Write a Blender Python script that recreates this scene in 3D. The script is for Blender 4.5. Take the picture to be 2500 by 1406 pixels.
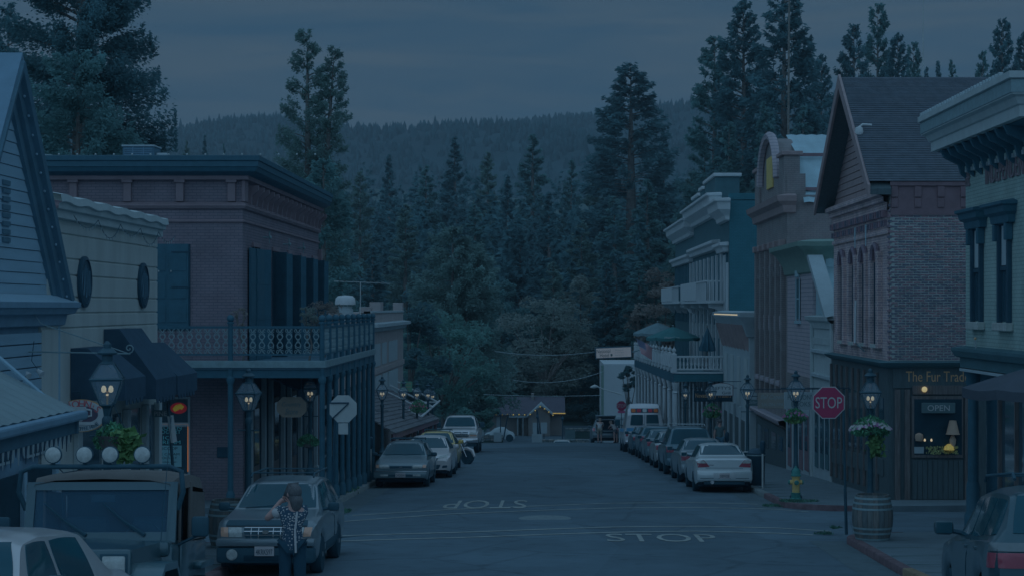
import bpy, bmesh, math, random
import numpy as np
from mathutils import Vector, Matrix
from mathutils.bvhtree import BVHTree
for _o in list(bpy.data.objects): bpy.data.objects.remove(_o, do_unlink=True)
SC = bpy.context.scene
COL = SC.collection
# ------------------------------------------------------------------ camera
F, CX, HY = 4500.0, 1335.0, 750.0          # focal length, vanishing column and horizon row, in photo pixels
cam = bpy.data.cameras.new('camera'); camo = bpy.data.objects.new('camera', cam); COL.objects.link(camo)
cam.sensor_width = 36.0; cam.lens = 36.0*F/2500.0
cam.shift_x = (1250-CX)/2500.0; cam.shift_y = (HY-703)/2500.0
cam.clip_start = 0.5; cam.clip_end = 9000
camo.location = (0, 0, 0); camo.rotation_euler = (math.radians(90), 0, 0)
SC.camera = camo
# ------------------------------------------------------------------ world: even dusk cloud over a low-sun sky
SUN_EL, SUN_AZ = math.radians(70), math.radians(200)
w = bpy.data.worlds.new('World'); SC.world = w; w.use_nodes = True
nt = w.node_tree; nt.nodes.clear()
def N(t, **k):
    n = nt.nodes.new(t)
    for a, b in k.items(): setattr(n, a, b)
    return n
out = N('ShaderNodeOutputWorld'); bg = N('ShaderNodeBackground'); bg.inputs['Strength'].default_value = 1.0
sky = N('ShaderNodeTexSky'); sky.sky_type = 'NISHITA'; sky.sun_disc = False
sky.sun_elevation = SUN_EL; sky.sun_rotation = SUN_AZ
skm = N('ShaderNodeMix', data_type='RGBA', blend_type='MULTIPLY'); skm.inputs[0].default_value = 1
skm.inputs[7].default_value = (0.012, 0.014, 0.016, 1); nt.links.new(sky.outputs[0], skm.inputs[6])
tc = N('ShaderNodeTexCoord'); mp = N('ShaderNodeMapping'); mp.inputs['Scale'].default_value = (4.5, 4.5, 34)
nt.links.new(tc.outputs['Generated'], mp.inputs[0])
nz = N('ShaderNodeTexNoise'); nz.inputs['Scale'].default_value = 1.7; nz.inputs['Detail'].default_value = 6; nz.inputs['Roughness'].default_value = .55
nz.inputs['Distortion'].default_value = .6
nt.links.new(mp.outputs[0], nz.inputs['Vector'])
rp = N('ShaderNodeValToRGB'); e = rp.color_ramp.elements
e[0].position = .33; e[0].color = (.0300, .0820, .143, 1); e[1].position = .66; e[1].color = (.0670, .1090, .150, 1)
nt.links.new(nz.outputs['Fac'], rp.inputs[0])
mx = N('ShaderNodeMix', data_type='RGBA'); mx.inputs[0].default_value = .93
nt.links.new(skm.outputs[2], mx.inputs[6]); nt.links.new(rp.outputs[0], mx.inputs[7])
nt.links.new(mx.outputs[2], bg.inputs['Color']); nt.links.new(bg.outputs[0], out.inputs[0])
# ------------------------------------------------------------------ sun: weak, very soft last light behind the camera
sl = bpy.data.lights.new('sun', 'SUN'); so = bpy.data.objects.new('sun', sl); COL.objects.link(so)
sl.energy = 0.74; sl.angle = math.radians(140); sl.color = (.36, .66, 1.0)
so.rotation_euler = (math.radians(90)-SUN_EL, 0, math.radians(180)-SUN_AZ)
SC.view_settings.view_transform = 'Standard'; SC.view_settings.look = 'None'
SC.view_settings.exposure = 0; SC.view_settings.gamma = 1
# ------------------------------------------------------------------ helpers
rng = random.Random(7); npr = np.random.default_rng(7)
def lin(c): c /= 255.0; return c/12.92 if c <= .04045 else ((c+.055)/1.055)**2.4
WHITE = [lin(60), lin(87), lin(109)]
def A(r, g, b, k=1.0):                      # albedo of a surface that shows as r,g,b under this dusk light (white shows as 60,87,109)
    return tuple(min(.86, max(.012, k*.8*lin(v)/w_)) for v, w_ in zip((r, g, b), WHITE))
MATS = {}
def mat(key, rgb=None, rough=.7, metal=0., var=.12, scale=3., bump=.0, spec=.3, brick=None, emit=0., coat=0., stretch=None, alpha=1.):
    if key in MATS: return MATS[key]
    m = bpy.data.materials.new(key); m.use_nodes = True; t = m.node_tree; b = t.nodes['Principled BSDF']
    def n(tp): return t.nodes.new(tp)
    b.inputs['Roughness'].default_value = rough; b.inputs['Metallic'].default_value = metal
    b.inputs['Specular IOR Level'].default_value = spec
    if coat: b.inputs['Coat Weight'].default_value = coat; b.inputs['Coat Roughness'].default_value = .08
    c = n('ShaderNodeTexCoord'); vec = c.outputs['Object']
    if stretch:
        mm = n('ShaderNodeMapping'); mm.inputs['Scale'].default_value = stretch; t.links.new(vec, mm.inputs[0]); vec = mm.outputs[0]
    nzz = n('ShaderNodeTexNoise'); nzz.inputs['Scale'].default_value = scale; nzz.inputs['Detail'].default_value = 5
    nzz.inputs['Roughness'].default_value = .65
    t.links.new(vec, nzz.inputs['Vector'])
    mr = n('ShaderNodeMapRange'); mr.inputs[1].default_value = .3; mr.inputs[2].default_value = .7
    mr.inputs[3].default_value = 1-var; mr.inputs[4].default_value = 1+var
    t.links.new(nzz.outputs['Fac'], mr.inputs[0])
    if brick:
        bw, bh, mort, c2 = brick
        sp = n('ShaderNodeSeparateXYZ'); t.links.new(c.outputs['Object'], sp.inputs[0])
        ad = n('ShaderNodeMath'); t.links.new(sp.outputs[0], ad.inputs[0]); t.links.new(sp.outputs[1], ad.inputs[1])
        cb = n('ShaderNodeCombineXYZ'); t.links.new(ad.outputs[0], cb.inputs[0]); t.links.new(sp.outputs[2], cb.inputs[1])
        bt = n('ShaderNodeTexBrick'); bt.inputs['Scale'].default_value = 1; bt.inputs['Brick Width'].default_value = bw; bt.inputs['Row Height'].default_value = bh
        bt.inputs['Mortar Size'].default_value = bh*.13; bt.inputs['Mortar Smooth'].default_value = .3
        bt.inputs['Color1'].default_value = (*rgb, 1); bt.inputs['Color2'].default_value = (*c2, 1); bt.inputs['Mortar'].default_value = (*mort, 1)
        t.links.new(cb.outputs[0], bt.inputs['Vector']); src = bt.outputs['Color']
        bp = n('ShaderNodeBump'); bp.inputs['Strength'].default_value = .5; bp.inputs['Distance'].default_value = .015; bp.invert = True
        t.links.new(bt.outputs['Fac'], bp.inputs['Height']); t.links.new(bp.outputs[0], b.inputs['Normal'])
    else:
        rg = n('ShaderNodeRGB'); rg.outputs[0].default_value = (*rgb, 1); src = rg.outputs[0]
        if bump:
            bp = n('ShaderNodeBump'); bp.inputs['Strength'].default_value = bump; bp.inputs['Distance'].default_value = .02
            n2 = n('ShaderNodeTexNoise'); n2.inputs['Scale'].default_value = scale*9; n2.inputs['Detail'].default_value = 3; t.links.new(vec, n2.inputs['Vector'])
            t.links.new(n2.outputs['Fac'], bp.inputs['Height']); t.links.new(bp.outputs[0], b.inputs['Normal'])
    mu = n('ShaderNodeMix'); mu.data_type = 'RGBA'; mu.blend_type = 'MULTIPLY'; mu.inputs[0].default_value = 1
    t.links.new(src, mu.inputs[6]); t.links.new(mr.outputs[0], mu.inputs[7]); t.links.new(mu.outputs[2], b.inputs['Base Color'])
    if emit: b.inputs['Emission Color'].default_value = (*rgb, 1); b.inputs['Emission Strength'].default_value = emit
    if alpha < 1: b.inputs['Alpha'].default_value = alpha
    MATS[key] = m; return m
def S(Y): return F/Y
def P(px, py, Y): return ((px-CX)*Y/F, Y, (HY-py)*Y/F)
def WX(px, py, X):                            # point of the plane X=const seen at px,py
    s = (px-CX)/X; return (X, F/s, (HY-py)/s)
_pr = [(-30, .9), (0, -1.7), (8, -2.55), (14, -3.1), (18, -3.4), (24, -4.04), (31, -4.60), (36, -4.75), (45, -5.06), (55.6, -5.52), (93.75, -7.42), (128.6, -9.43), (134, -9.95), (141, -11.2), (150, -11.0), (170, -11.3), (230, -10)]
_px = np.array([a for a, b in _pr]); _pz = np.array([b for a, b in _pr])
_yy = np.arange(-30, 231, .5); _zz = np.interp(_yy, _px, _pz)
for _ in range(3):
    _z2 = _zz.copy(); _z2[2:-2] = (_zz[:-4]+_zz[1:-3]+_zz[2:-2]+_zz[3:-1]+_zz[4:])/5; _zz = _z2
def zr(Y): return float(np.interp(Y, _yy, _zz))
def slope(Y): return math.atan((zr(Y+2)-zr(Y-2))/4)
def G(px, py):                                # point of the road seen at px,py
    lo, hi = 5., 132.
    for _ in range(50):
        m = (lo+hi)/2
        if (HY-py)*m/F > zr(m): lo = m
        else: hi = m
    return ((px-CX)*lo/F, lo, zr(lo))
def root_loc(o):
    while o.parent: o = o.parent
    return Vector(o.location)
def props(o, label=None, cat=None, group=None, kind=None):
    if label: o['label'] = label
    if cat: o['category'] = cat
    if group: o['group'] = group
    if kind: o['kind'] = kind
    return o
def thing(name, label, cat, loc=(0, 0, 0), group=None):
    o = bpy.data.objects.new(name, None); COL.objects.link(o); o.location = loc; o.empty_display_size = .1
    return props(o, label, cat, group)
def link(name, me, parent=None, **kw):
    o = bpy.data.objects.new(name, me); COL.objects.link(o)
    if parent is not None: o.parent = parent
    return props(o, **kw)
def sharp(me, ang=40):
    me.shade_smooth()
    try: me.set_sharp_from_angle(angle=math.radians(ang))
    except Exception: pass
def npmesh(name, v, f4, mtl, smooth=False):   # fast mesh from numpy verts and equal-sized faces
    me = bpy.data.meshes.new(name); v = np.asarray(v, dtype=np.float32); f4 = np.asarray(f4, dtype=np.int32)
    k = f4.shape[1]
    me.vertices.add(len(v)); me.vertices.foreach_set('co', v.ravel())
    me.loops.add(f4.size); me.loops.foreach_set('vertex_index', f4.ravel())
    me.polygons.add(len(f4)); me.polygons.foreach_set('loop_start', np.arange(0, f4.size, k, dtype=np.int32))
    me.update(calc_edges=True); me.materials.append(mtl)
    if smooth: me.shade_smooth()
    return me
class MB:
    def __init__(s): s.v = []; s.f = []
    def add(s, vs, fs):
        o = len(s.v); s.v += [tuple(p) for p in vs]; s.f += [tuple(i+o for i in f) for f in fs]; return s
    def box(s, x0, x1, y0, y1, z0, z1, bev=0.):
        x0, x1 = min(x0, x1), max(x0, x1); y0, y1 = min(y0, y1), max(y0, y1); z0, z1 = min(z0, z1), max(z0, z1)
        if bev <= 0:
            return s.add([(x0,y0,z0),(x1,y0,z0),(x1,y1,z0),(x0,y1,z0),(x0,y0,z1),(x1,y0,z1),(x1,y1,z1),(x0,y1,z1)],
                [(0,3,2,1),(4,5,6,7),(0,1,5,4),(1,2,6,5),(2,3,7,6),(3,0,4,7)])
        b = min(bev, (x1-x0)*.45, (y1-y0)*.45, (z1-z0)*.45); bm = bmesh.new(); bmesh.ops.create_cube(bm, size=1)
        for v in bm.verts: v.co = ((x0+x1)/2+v.co.x*(x1-x0), (y0+y1)/2+v.co.y*(y1-y0), (z0+z1)/2+v.co.z*(z1-z0))
        bmesh.ops.bevel(bm, geom=bm.edges[:], offset=b, segments=2, affect='EDGES', profile=.5)
        bm.verts.index_update(); s.add([v.co[:] for v in bm.verts], [[v.index for v in f.verts] for f in bm.faces]); bm.free(); return s
    def cyl(s, p0, p1, r0, r1=None, n=10, cap=True):
        r1 = r0 if r1 is None else r1; p0 = Vector(p0); p1 = Vector(p1); d = (p1-p0).normalized()
        a = d.orthogonal().normalized(); b = d.cross(a); vs = []
        for p, r in ((p0, r0), (p1, r1)):
            for i in range(n):
                t = 2*math.pi*i/n; vs.append(p+a*math.cos(t)*r+b*math.sin(t)*r)
        fs = [(i, (i+1) % n, n+(i+1) % n, n+i) for i in range(n)]
        if cap: fs += [tuple(range(n-1, -1, -1)), tuple(range(n, 2*n))]
        return s.add(vs, fs)
    def tube(s, pts, r, n=6, closed=False):
        pts = [Vector(p) for p in pts]; m = len(pts); vs = []; a = None
        for i, p in enumerate(pts):
            d = (pts[(i+1) % m]-pts[i-1]) if closed else (pts[min(i+1, m-1)]-pts[max(i-1, 0)])
            d.normalize(); a = d.orthogonal() if a is None else a-d*a.dot(d)
            a.normalize(); b = d.cross(a); rr = r[i] if isinstance(r, (list, tuple)) else r
            for k in range(n):
                t = 2*math.pi*k/n; vs.append(p+a*math.cos(t)*rr+b*math.sin(t)*rr)
        fs = []
        for i in range(m if closed else m-1):
            j = (i+1) % m
            for k in range(n): fs.append((i*n+k, i*n+(k+1) % n, j*n+(k+1) % n, j*n+k))
        if not closed: fs += [tuple(range(n-1, -1, -1)), tuple(range((m-1)*n, m*n))]
        return s.add(vs, fs)
    def lathe(s, prof, c=(0, 0, 0), n=16, axis='z', sq=None):
        vs = []
        for r, h in prof:
            for k in range(n):
                t = 2*math.pi*(k+(.5 if sq else 0))/n; x, y = r*math.cos(t), r*math.sin(t)
                q = {'z': (x, y, h), 'y': (x, h, y), 'x': (h, x, y)}[axis]; vs.append((q[0]+c[0], q[1]+c[1], q[2]+c[2]))
        m = len(prof); fs = [(i*n+k, i*n+(k+1) % n, (i+1)*n+(k+1) % n, (i+1)*n+k) for i in range(m-1) for k in range(n)]
        fs += [tuple(range(n-1, -1, -1)), tuple(range((m-1)*n, m*n))]
        return s.add(vs, fs)
    def prism(s, poly, d):                      # closed polygon (3d points) pushed along d
        n = len(poly); d = Vector(d); vs = [Vector(p) for p in poly]+[Vector(p)+d for p in poly]
        fs = [tuple(range(n-1, -1, -1)), tuple(range(n, 2*n))]+[(i, (i+1) % n, n+(i+1) % n, n+i) for i in range(n)]
        return s.add(vs, fs)
    def grid(s, pts):                           # rows of points
        m, n = len(pts), len(pts[0]); vs = [p for r in pts for p in r]
        return s.add(vs, [(i*n+j, i*n+j+1, (i+1)*n+j+1, (i+1)*n+j) for i in range(m-1) for j in range(n-1)])
    def ball(s, c, r, n=10, m=6, sz=1.):
        return s.lathe([(max(.001, r*math.sin(math.pi*i/m)), -r*sz*math.cos(math.pi*i/m)) for i in range(m+1)], c, n)
    def mesh(s, name, mtl, smooth=0, fix=True, off=(0, 0, 0)):
        me = bpy.data.meshes.new(name)
        me.from_pydata([(v[0]-off[0], v[1]-off[1], v[2]-off[2]) for v in s.v], [], s.f)
        if fix:
            bm = bmesh.new(); bm.from_mesh(me); bmesh.ops.recalc_face_normals(bm, faces=bm.faces[:]); bm.to_mesh(me); bm.free()
        me.materials.append(mtl)
        if smooth: sharp(me, smooth)
        return me
    def build(s, name, mtl, parent=None, smooth=0, base=None, fix=True, **kw):
        off = root_loc(parent) if parent is not None else (base or (0, 0, 0))
        o = link(name, s.mesh(name, mtl, smooth, fix, off), parent, **kw)
        if parent is None and base: o.location = base
        return o
def copy_tree(o, parent=None):
    c = o.copy(); COL.objects.link(c); c.parent = parent
    for ch in o.children: copy_tree(ch, c)
    return c
def B(x0, x1, y0, y1, z0, z1, bev=0.): return MB().box(x0, x1, y0, y1, z0, z1, bev)
_txt = {}
def textmesh(body, size=1., ext=.0, font=None, shear=0., space=1.):
    cu = bpy.data.curves.new('t', 'FONT'); cu.body = body; cu.size = size; cu.extrude = ext; cu.align_x = 'CENTER'; cu.align_y = 'CENTER'
    cu.shear = shear; cu.space_character = space; cu.resolution_u = 3
    o = bpy.data.objects.new('t', cu); COL.objects.link(o); bpy.context.view_layer.update()
    me = bpy.data.meshes.new_from_object(o); bpy.data.objects.remove(o, do_unlink=True); bpy.data.curves.remove(cu)
    return me
def text(body, mtl, origin, xdir, ydir, width=None, height=None, parent=None, name='lettering', ext=.004, shear=0., bold=0., **kw):
    me = textmesh(body, 1., 0., shear=shear); n = len(me.vertices); co = np.empty(n*3, np.float32); me.vertices.foreach_get('co', co); co = co.reshape(-1, 3)
    mn, mxx = co.min(0), co.max(0); c = (mn+mxx)/2; d = mxx-mn
    if width is None: width = height*d[0]/d[1]
    if height is None: height = width*d[1]/d[0]
    u = (co[:, 0]-c[0])/d[0]*width; v = (co[:, 1]-c[1])/d[1]*height
    xd = np.array(Vector(xdir).normalized()); yd = np.array(Vector(ydir).normalized()); nd = np.cross(xd, yd)
    off = np.array(root_loc(parent)) if parent is not None else np.zeros(3)
    q = np.array(origin)+u[:, None]*xd+v[:, None]*yd+nd*.003-off
    me.vertices.foreach_set('co', q.astype(np.float32).ravel()); me.update()
    bm = bmesh.new(); bm.from_mesh(me)
    if bold:
        pass
    r = bmesh.ops.extrude_face_region(bm, geom=bm.faces[:])
    vs = [g for g in r['geom'] if isinstance(g, bmesh.types.BMVert)]
    bmesh.ops.translate(bm, verts=vs, vec=Vector(nd*ext)); bmesh.ops.recalc_face_normals(bm, faces=bm.faces[:]); bm.to_mesh(me); bm.free()
    me.materials.clear(); me.materials.append(mtl)
    return link(name, me, parent, **kw)
# ------------------------------------------------------------------ ground, road, pavements
M_road = mat('asphalt', A(30, 57, 79, .60), .9, var=.16, scale=.55, bump=.6, spec=.2)
def _road_wear(m):
    t = m.node_tree; b = t.nodes['Principled BSDF']; lk = b.inputs['Base Color'].links[0]; src = lk.from_socket; n = t.nodes.new
    c = n('ShaderNodeTexCoord'); nz_ = n('ShaderNodeTexNoise'); nz_.inputs['Scale'].default_value = .5; nz_.inputs['Detail'].default_value = 4; t.links.new(c.outputs['Object'], nz_.inputs['Vector'])
    ad = n('ShaderNodeMix'); ad.data_type = 'VECTOR'; ad.inputs[0].default_value = .35; t.links.new(c.outputs['Object'], ad.inputs[4]); t.links.new(nz_.outputs['Color'], ad.inputs[5])
    v = n('ShaderNodeTexVoronoi'); v.feature = 'DISTANCE_TO_EDGE'; v.inputs['Scale'].default_value = .42; t.links.new(ad.outputs[1], v.inputs['Vector'])
    r = n('ShaderNodeMapRange'); r.inputs[1].default_value = .006; r.inputs[2].default_value = .022; r.inputs[3].default_value = .84; r.inputs[4].default_value = 1; t.links.new(v.outputs['Distance'], r.inputs[0])
    v2 = n('ShaderNodeTexVoronoi'); v2.inputs['Scale'].default_value = .16; mp_ = n('ShaderNodeMapping'); mp_.inputs['Scale'].default_value = (1, .35, 1); t.links.new(c.outputs['Object'], mp_.inputs[0]); t.links.new(mp_.outputs[0], v2.inputs['Vector'])
    sp = n('ShaderNodeSeparateColor'); t.links.new(v2.outputs['Color'], sp.inputs[0]); r2 = n('ShaderNodeMapRange'); r2.inputs[3].default_value = .84; r2.inputs[4].default_value = 1.12; t.links.new(sp.outputs[0], r2.inputs[0])
    n3 = n('ShaderNodeTexNoise'); n3.inputs['Scale'].default_value = 2.3; n3.inputs['Detail'].default_value = 6; t.links.new(c.outputs['Object'], n3.inputs['Vector']); r3 = n('ShaderNodeMapRange'); r3.inputs[1].default_value = .58; r3.inputs[2].default_value = .72; r3.inputs[3].default_value = 1; r3.inputs[4].default_value = .8; t.links.new(n3.outputs['Fac'], r3.inputs[0])
    a = n('ShaderNodeMath'); a.operation = 'MULTIPLY'; t.links.new(r.outputs[0], a.inputs[0]); t.links.new(r2.outputs[0], a.inputs[1]); a2 = n('ShaderNodeMath'); a2.operation = 'MULTIPLY'; t.links.new(a.outputs[0], a2.inputs[0]); t.links.new(r3.outputs[0], a2.inputs[1])
    mu = n('ShaderNodeMix'); mu.data_type = 'RGBA'; mu.blend_type = 'MULTIPLY'; mu.inputs[0].default_value = 1; t.links.new(src, mu.inputs[6]); t.links.new(a2.outputs[0], mu.inputs[7]); t.links.new(mu.outputs[2], b.inputs['Base Color'])
_road_wear(M_road)
M_walk = mat('concrete', A(34, 60, 80, .66), .9, var=.14, scale=1.6, bump=.3, spec=.2)
M_gut = mat('gutter_concrete', A(33, 60, 80, .55), .9, var=.15, scale=2, bump=.3, spec=.2)
M_kerb = mat('kerb_concrete', A(42, 68, 86, .62), .9, var=.2, scale=4, bump=.3)
M_kred = mat('kerb_red_paint', A(39, 48, 64, .58), .9, var=.3, scale=5, bump=.3)
M_kyel = mat('kerb_yellow_paint', A(50, 64, 66, .62), .9, var=.3, scale=5, bump=.3)
M_line = mat('road_paint', A(52, 80, 98, .66), .9, var=.3, scale=3, bump=.2)
M_soil = mat('soil', A(20, 48, 60, .6), .95, var=.3, scale=.4)
KL, KR = -5.5, 6.1
YN_L, YF_L, YN_R, YF_R = 36.4, 45.4, 38.6, 46.2
def terr(x, y):                                # the land beyond the town
    z = zr(min(y, 170))-.25
    if y > 170: z += (y-170)*.035+max(0, y-420)*.08
    return z
ys = [-20+4*i for i in range(50)]+[180+20*i for i in range(12)]+[440+60*i for i in range(20)]
gm = MB(); gm.grid([[(x, y, terr(x, y)) for x in (-900, -300, -100, -40, -16, -9, 0, 9, 16, 40, 100, 300, 900)] for y in ys])
gm.build('ground', M_soil, smooth=60, label='dark earth under the town and the woods behind it', kind='structure')
rd = MB(); yy = [-10+1.5*i for i in range(107)]
rd.grid([[(x, y, zr(y)+(.05-.05*((x-.3)/5.8)**2)*1.0) for x in [KL-.02+i*(KR-KL+.04)/10 for i in range(11)]] for y in yy])
rd.build('road', M_road, smooth=60, label='worn grey asphalt street running downhill between the shops', kind='structure')
for nm, x0, x1, y0, y1 in (('side_street', -60, KL-.02, YN_L, YF_L), ('side_street', KR+.02, 60, YN_R, YF_R)):
    sm = MB(); sm.grid([[(x, y, zr(y)-.002) for x in np.linspace(x0, x1, 9)] for y in np.linspace(y0-1.5, y1+1.5, 9)])
    sm.build(nm, M_road, smooth=60, label='asphalt side street crossing at the painted stop lines', kind='structure')
lot = MB(); lot.grid([[(x, y, zr(y)-.1) for x in np.linspace(-45, 45, 7)] for y in np.linspace(131, 176, 20)])
lot.build('parking_lot', M_road, smooth=60, label='asphalt lot and cross road below the end of the street', kind='structure')
def inset(y, y0, y1, r):
    d = 0
    for t in (y-y0, y1-y):
        if t < r: d = max(d, r-math.sqrt(max(0, r*r-(r-t)**2)))
    return d
def block(label, xe, sg, y0, y1, far, r, kinds):
    yv = sorted(set([round(v, 3) for v in list(np.linspace(y0, y0+r, 9))+list(np.linspace(y1-r, y1, 7))+list(np.arange(y0+r, y1-r, 1.2))]))
    e = [(xe+sg*inset(y, y0, y1, r), y) for y in yv]
    top = [[(x+sg*.16, y, zr(y)+.135), (x+sg*1.6, y, zr(y)+.15), (x+sg*3.2, y, zr(y)+.165), (far, y, zr(y)+.18)] for x, y in e]
    pm = MB(); pm.grid(top)
    for j in (0, -1):                           # end faces towards the side streets
        row = top[j]; pm.grid([row, [(p[0], p[1], p[2]-.6) for p in row]])
    po = pm.build('pavement', M_walk, smooth=30, label=label, kind='structure')
    jm = MB()
    for y in np.arange(y0+1.2, min(y1-1, y0+34), 1.5):     # slab joints as recessed dark grooves cut proud of nothing: thin strips of grit
        jm.box(xe+sg*.2, xe+sg*2.7, y-.008, y+.008, zr(y)+.1, zr(y)+.141+.004*1)
    jm.build('joint', M_soil, po, kind='stuff')
    for a, b, m_ in kinds:                       # kerb stones as one run for each paint colour
        i0 = max(0, next(i for i, q in enumerate(e) if q[1] >= a-.01)-(1 if a > y0 else 0)); seg = [q for q in e[i0:] if q[1] <= b+.01]; km = MB(); rows = []
        for x, y in seg:
            z = zr(y); rows.append([(x, y, z-.2), (x, y, z+.125), (x+sg*.02, y, z+.143), (x+sg*.17, y, z+.143), (x+sg*.17, y, z-.2)])
        km.grid(rows); km.build('kerb', m_, po, smooth=50)
    return po
PL = block('concrete pavement under the iron balcony of the brick corner building', KL, -1, YF_L, 130, -30, 1.6, [(YF_L, 48.6, M_kred), (48.5, 130, M_kerb)])
PN = block('concrete pavement in front of the coffee house', KL, -1, 4, YN_L, -30, 1.6, [(4, 28, M_kyel), (28, YN_L, M_kred)])
PR = block('concrete pavement with the hydrant in front of the old brick shop', KR, 1, YF_R, 130, 40, 2.0, [(YF_R, 52.5, M_kred), (52.4, 130, M_kerb)])
PQ = block('concrete pavement with the wine barrel at the street corner', KR, 1, 4, YN_R, 40, 1.2, [(4, 32.2, M_kyel), (32.1, YN_R, M_kred)])
for sg, xe, y0, y1 in ((-1, KL, YF_L+.5, 60), (1, KR, YF_R+.5, 56), (1, KR, 18, YN_R-.3), (-1, KL, 16, YN_L-.3)):
    g = MB(); g.grid([[(xe-sg*d, y, zr(y)+.004+(.05-.05*((xe-sg*d-.3)/5.8)**2)) for d in (.01, .35, .7)] for y in np.arange(y0, y1, 1.)])
    g.build('gutter', M_gut, smooth=60, label='pale concrete gutter strip along the kerb', kind='structure')
def crown(x): return .05-.05*((x-.3)/5.8)**2
def roadline(pts, wd, nm='road_marking', lab=''):
    m = MB(); rows = []; pts = [G(*p) for p in pts]; q = []
    for a, b in zip(pts[:-1], pts[1:]):
        for t in np.linspace(0, 1, 9)[:-1]: q.append((a[0]+(b[0]-a[0])*t, a[1]+(b[1]-a[1])*t))
    q.append(pts[-1][:2])
    for x, y in q: rows.append([(x, y-wd/2, zr(y-wd/2)+crown(x)+.006), (x, y+wd/2, zr(y+wd/2)+crown(x)+.006)])
    m.grid(rows); return m.build(nm, M_line, smooth=60, label=lab, kind='structure')
LN = [([(800, 1276), (1100, 1258), (1500, 1244), (1700, 1241), (1900, 1243), (2000, 1250)], 'upper painted line of the crossing under the inverted word'),
      ([(860, 1259), (1100, 1247), (1500, 1232), (1700, 1229), (1850, 1231)], 'thin painted line touching the inverted word'),
      ([(806, 1323), (1150, 1316), (1500, 1304), (1700, 1300), (1900, 1303), (1985, 1306)], 'painted limit line right above the upright word'),
      ([(806, 1310), (1150, 1303), (1500, 1291), (1700, 1288), (1900, 1290), (2030, 1296)], 'second painted line behind the limit line')]
for p, l in LN: roadline(p, .17, lab=l)
def roadtext(px0, px1, py0, py1, flip, lab):
    a, b = G(px0, (py0+py1)/2), G(px1, (py0+py1)/2); yb, yt = G(px0, py1)[1], G(px0, py0)[1]
    cx, cy = (a[0]+b[0])/2, (yb+yt)/2; sgn = -1 if flip else 1
    o = text('STOP', M_line, (0, 0, 0), (1, 0, 0), (0, 1, 0), width=b[0]-a[0], height=yt-yb, ext=.002, name='road_lettering', label=lab, kind='structure')
    me = o.data
    bm = bmesh.new(); bm.from_mesh(me); bmesh.ops.bisect_plane(bm, geom=bm.verts[:]+bm.edges[:]+bm.faces[:], plane_co=(0, 0, 0), plane_no=(0, 1, 0)); bm.to_mesh(me); bm.free()
    for v in me.vertices:
        x, y = cx+sgn*v.co.x, cy+sgn*v.co.y; v.co = (x, y, zr(y)+crown(x)+.007+v.co.z*.3)
roadtext(1480, 1750, 1308, 1327, False, 'worn white word on the asphalt before the limit line')
roadtext(1085, 1286, 1225, 1245, True, 'white word painted upside down beyond the crossing')
# manhole and patches
mm = MB(); c = G(1330, 1270); mm.lathe([(.62, -.02), (.62, .009), (.5, .011), (.001, .011)], (c[0], c[1], zr(c[1])+crown(c[0])), 24)
mm.build('manhole_cover', mat('worn_iron', A(40, 68, 88, .6), .6, var=.2, scale=8), smooth=40, label='flat round cover in the asphalt between the painted lines', cat='manhole')
# weeds by the kerbs
M_weed = mat('weed_green', A(18, 52, 56, .8), .8, var=.4, scale=6)
def weeds(px, py, rx, ry, n, lab):
    c = G(px, py); v = []; f = []
    for i in range(n):
        a = rng.uniform(0, 6.28); r = math.sqrt(rng.random()); x = c[0]+rx*r*math.cos(a); y = c[1]+ry*r*math.sin(a); h = rng.uniform(.02, .07); t = rng.uniform(0, 6.28)
        dx, dy = .02*math.cos(t), .02*math.sin(t); lx, ly = rng.uniform(-.06, .06), rng.uniform(-.06, .06)
        z = zr(y)+(.14 if (x < KL or x > KR) else .02); k = len(v); v += [(x-dx, y-dy, z), (x+dx, y+dy, z), (x+lx, y+ly, z+h)]; f.append((k, k+1, k+2))
    me = npmesh('weeds', v, f, M_weed); link('weeds', me, None, label=lab, cat='weeds', kind='stuff')
weeds(838, 1250, .18, .8, 260, 'low green weeds in the gutter by the red kerb end')
weeds(850, 1208, .25, 2.2, 260, 'straggling weeds along the kerb of the balcony pavement')
weeds(885, 1168, .3, 1.5, 200, 'weeds at the foot of the balcony posts')
weeds(1930, 1236, .75, .5, 520, 'tuft of green grass in the gutter below the hydrant')
weeds(2020, 1304, .3, .25, 160, 'small weeds at the tip of the red kerb by the barrel')
# ------------------------------------------------------------------ hills far behind
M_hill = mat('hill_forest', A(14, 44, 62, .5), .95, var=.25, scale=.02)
def ridge(px):
    xs = [-400, 0, 380, 450, 560, 680, 800, 880, 980, 1100, 1200, 1300, 1420, 1480, 1560, 1680, 1850, 2100, 2500, 3000]
    yz = [300, 320, 336, 330, 322, 318, 330, 342, 344, 328, 310, 300, 306, 312, 296, 280, 262, 250, 240, 230]
    return float(np.interp(px, xs, yz))
HYD = 1500.
def hillz(x, y):
    px = CX+x*F/HYD; top = (HY-ridge(px)-9)*HYD/F; t = (y-520)/(HYD-520)
    t = max(0, min(1, t)); base = terr(x, 520); return base+(top-base)*(t*t*(3-2*t)*.75+t*.25)
hm = MB(); hm.grid([[(x, y, hillz(x, y)+7*math.sin(x*.021+y*.013)*min(1, (y-520)/200)) for x in np.linspace(-760, 700, 60)] for y in list(np.linspace(521, HYD, 26))+[1700]])
for i in range(60): pass
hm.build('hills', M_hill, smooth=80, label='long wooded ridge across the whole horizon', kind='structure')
M_con = [mat('conifer_a', A(24, 54, 69, 1.3), .85, var=.35, scale=.5), mat('conifer_b', A(21, 50, 67, 1.25), .85, var=.35, scale=.5), mat('conifer_c', A(28, 55, 68, 1.3), .85, var=.35, scale=.4)]
M_far = mat('far_conifer', A(15, 46, 64, .6), .9, var=.3, scale=.05)
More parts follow.
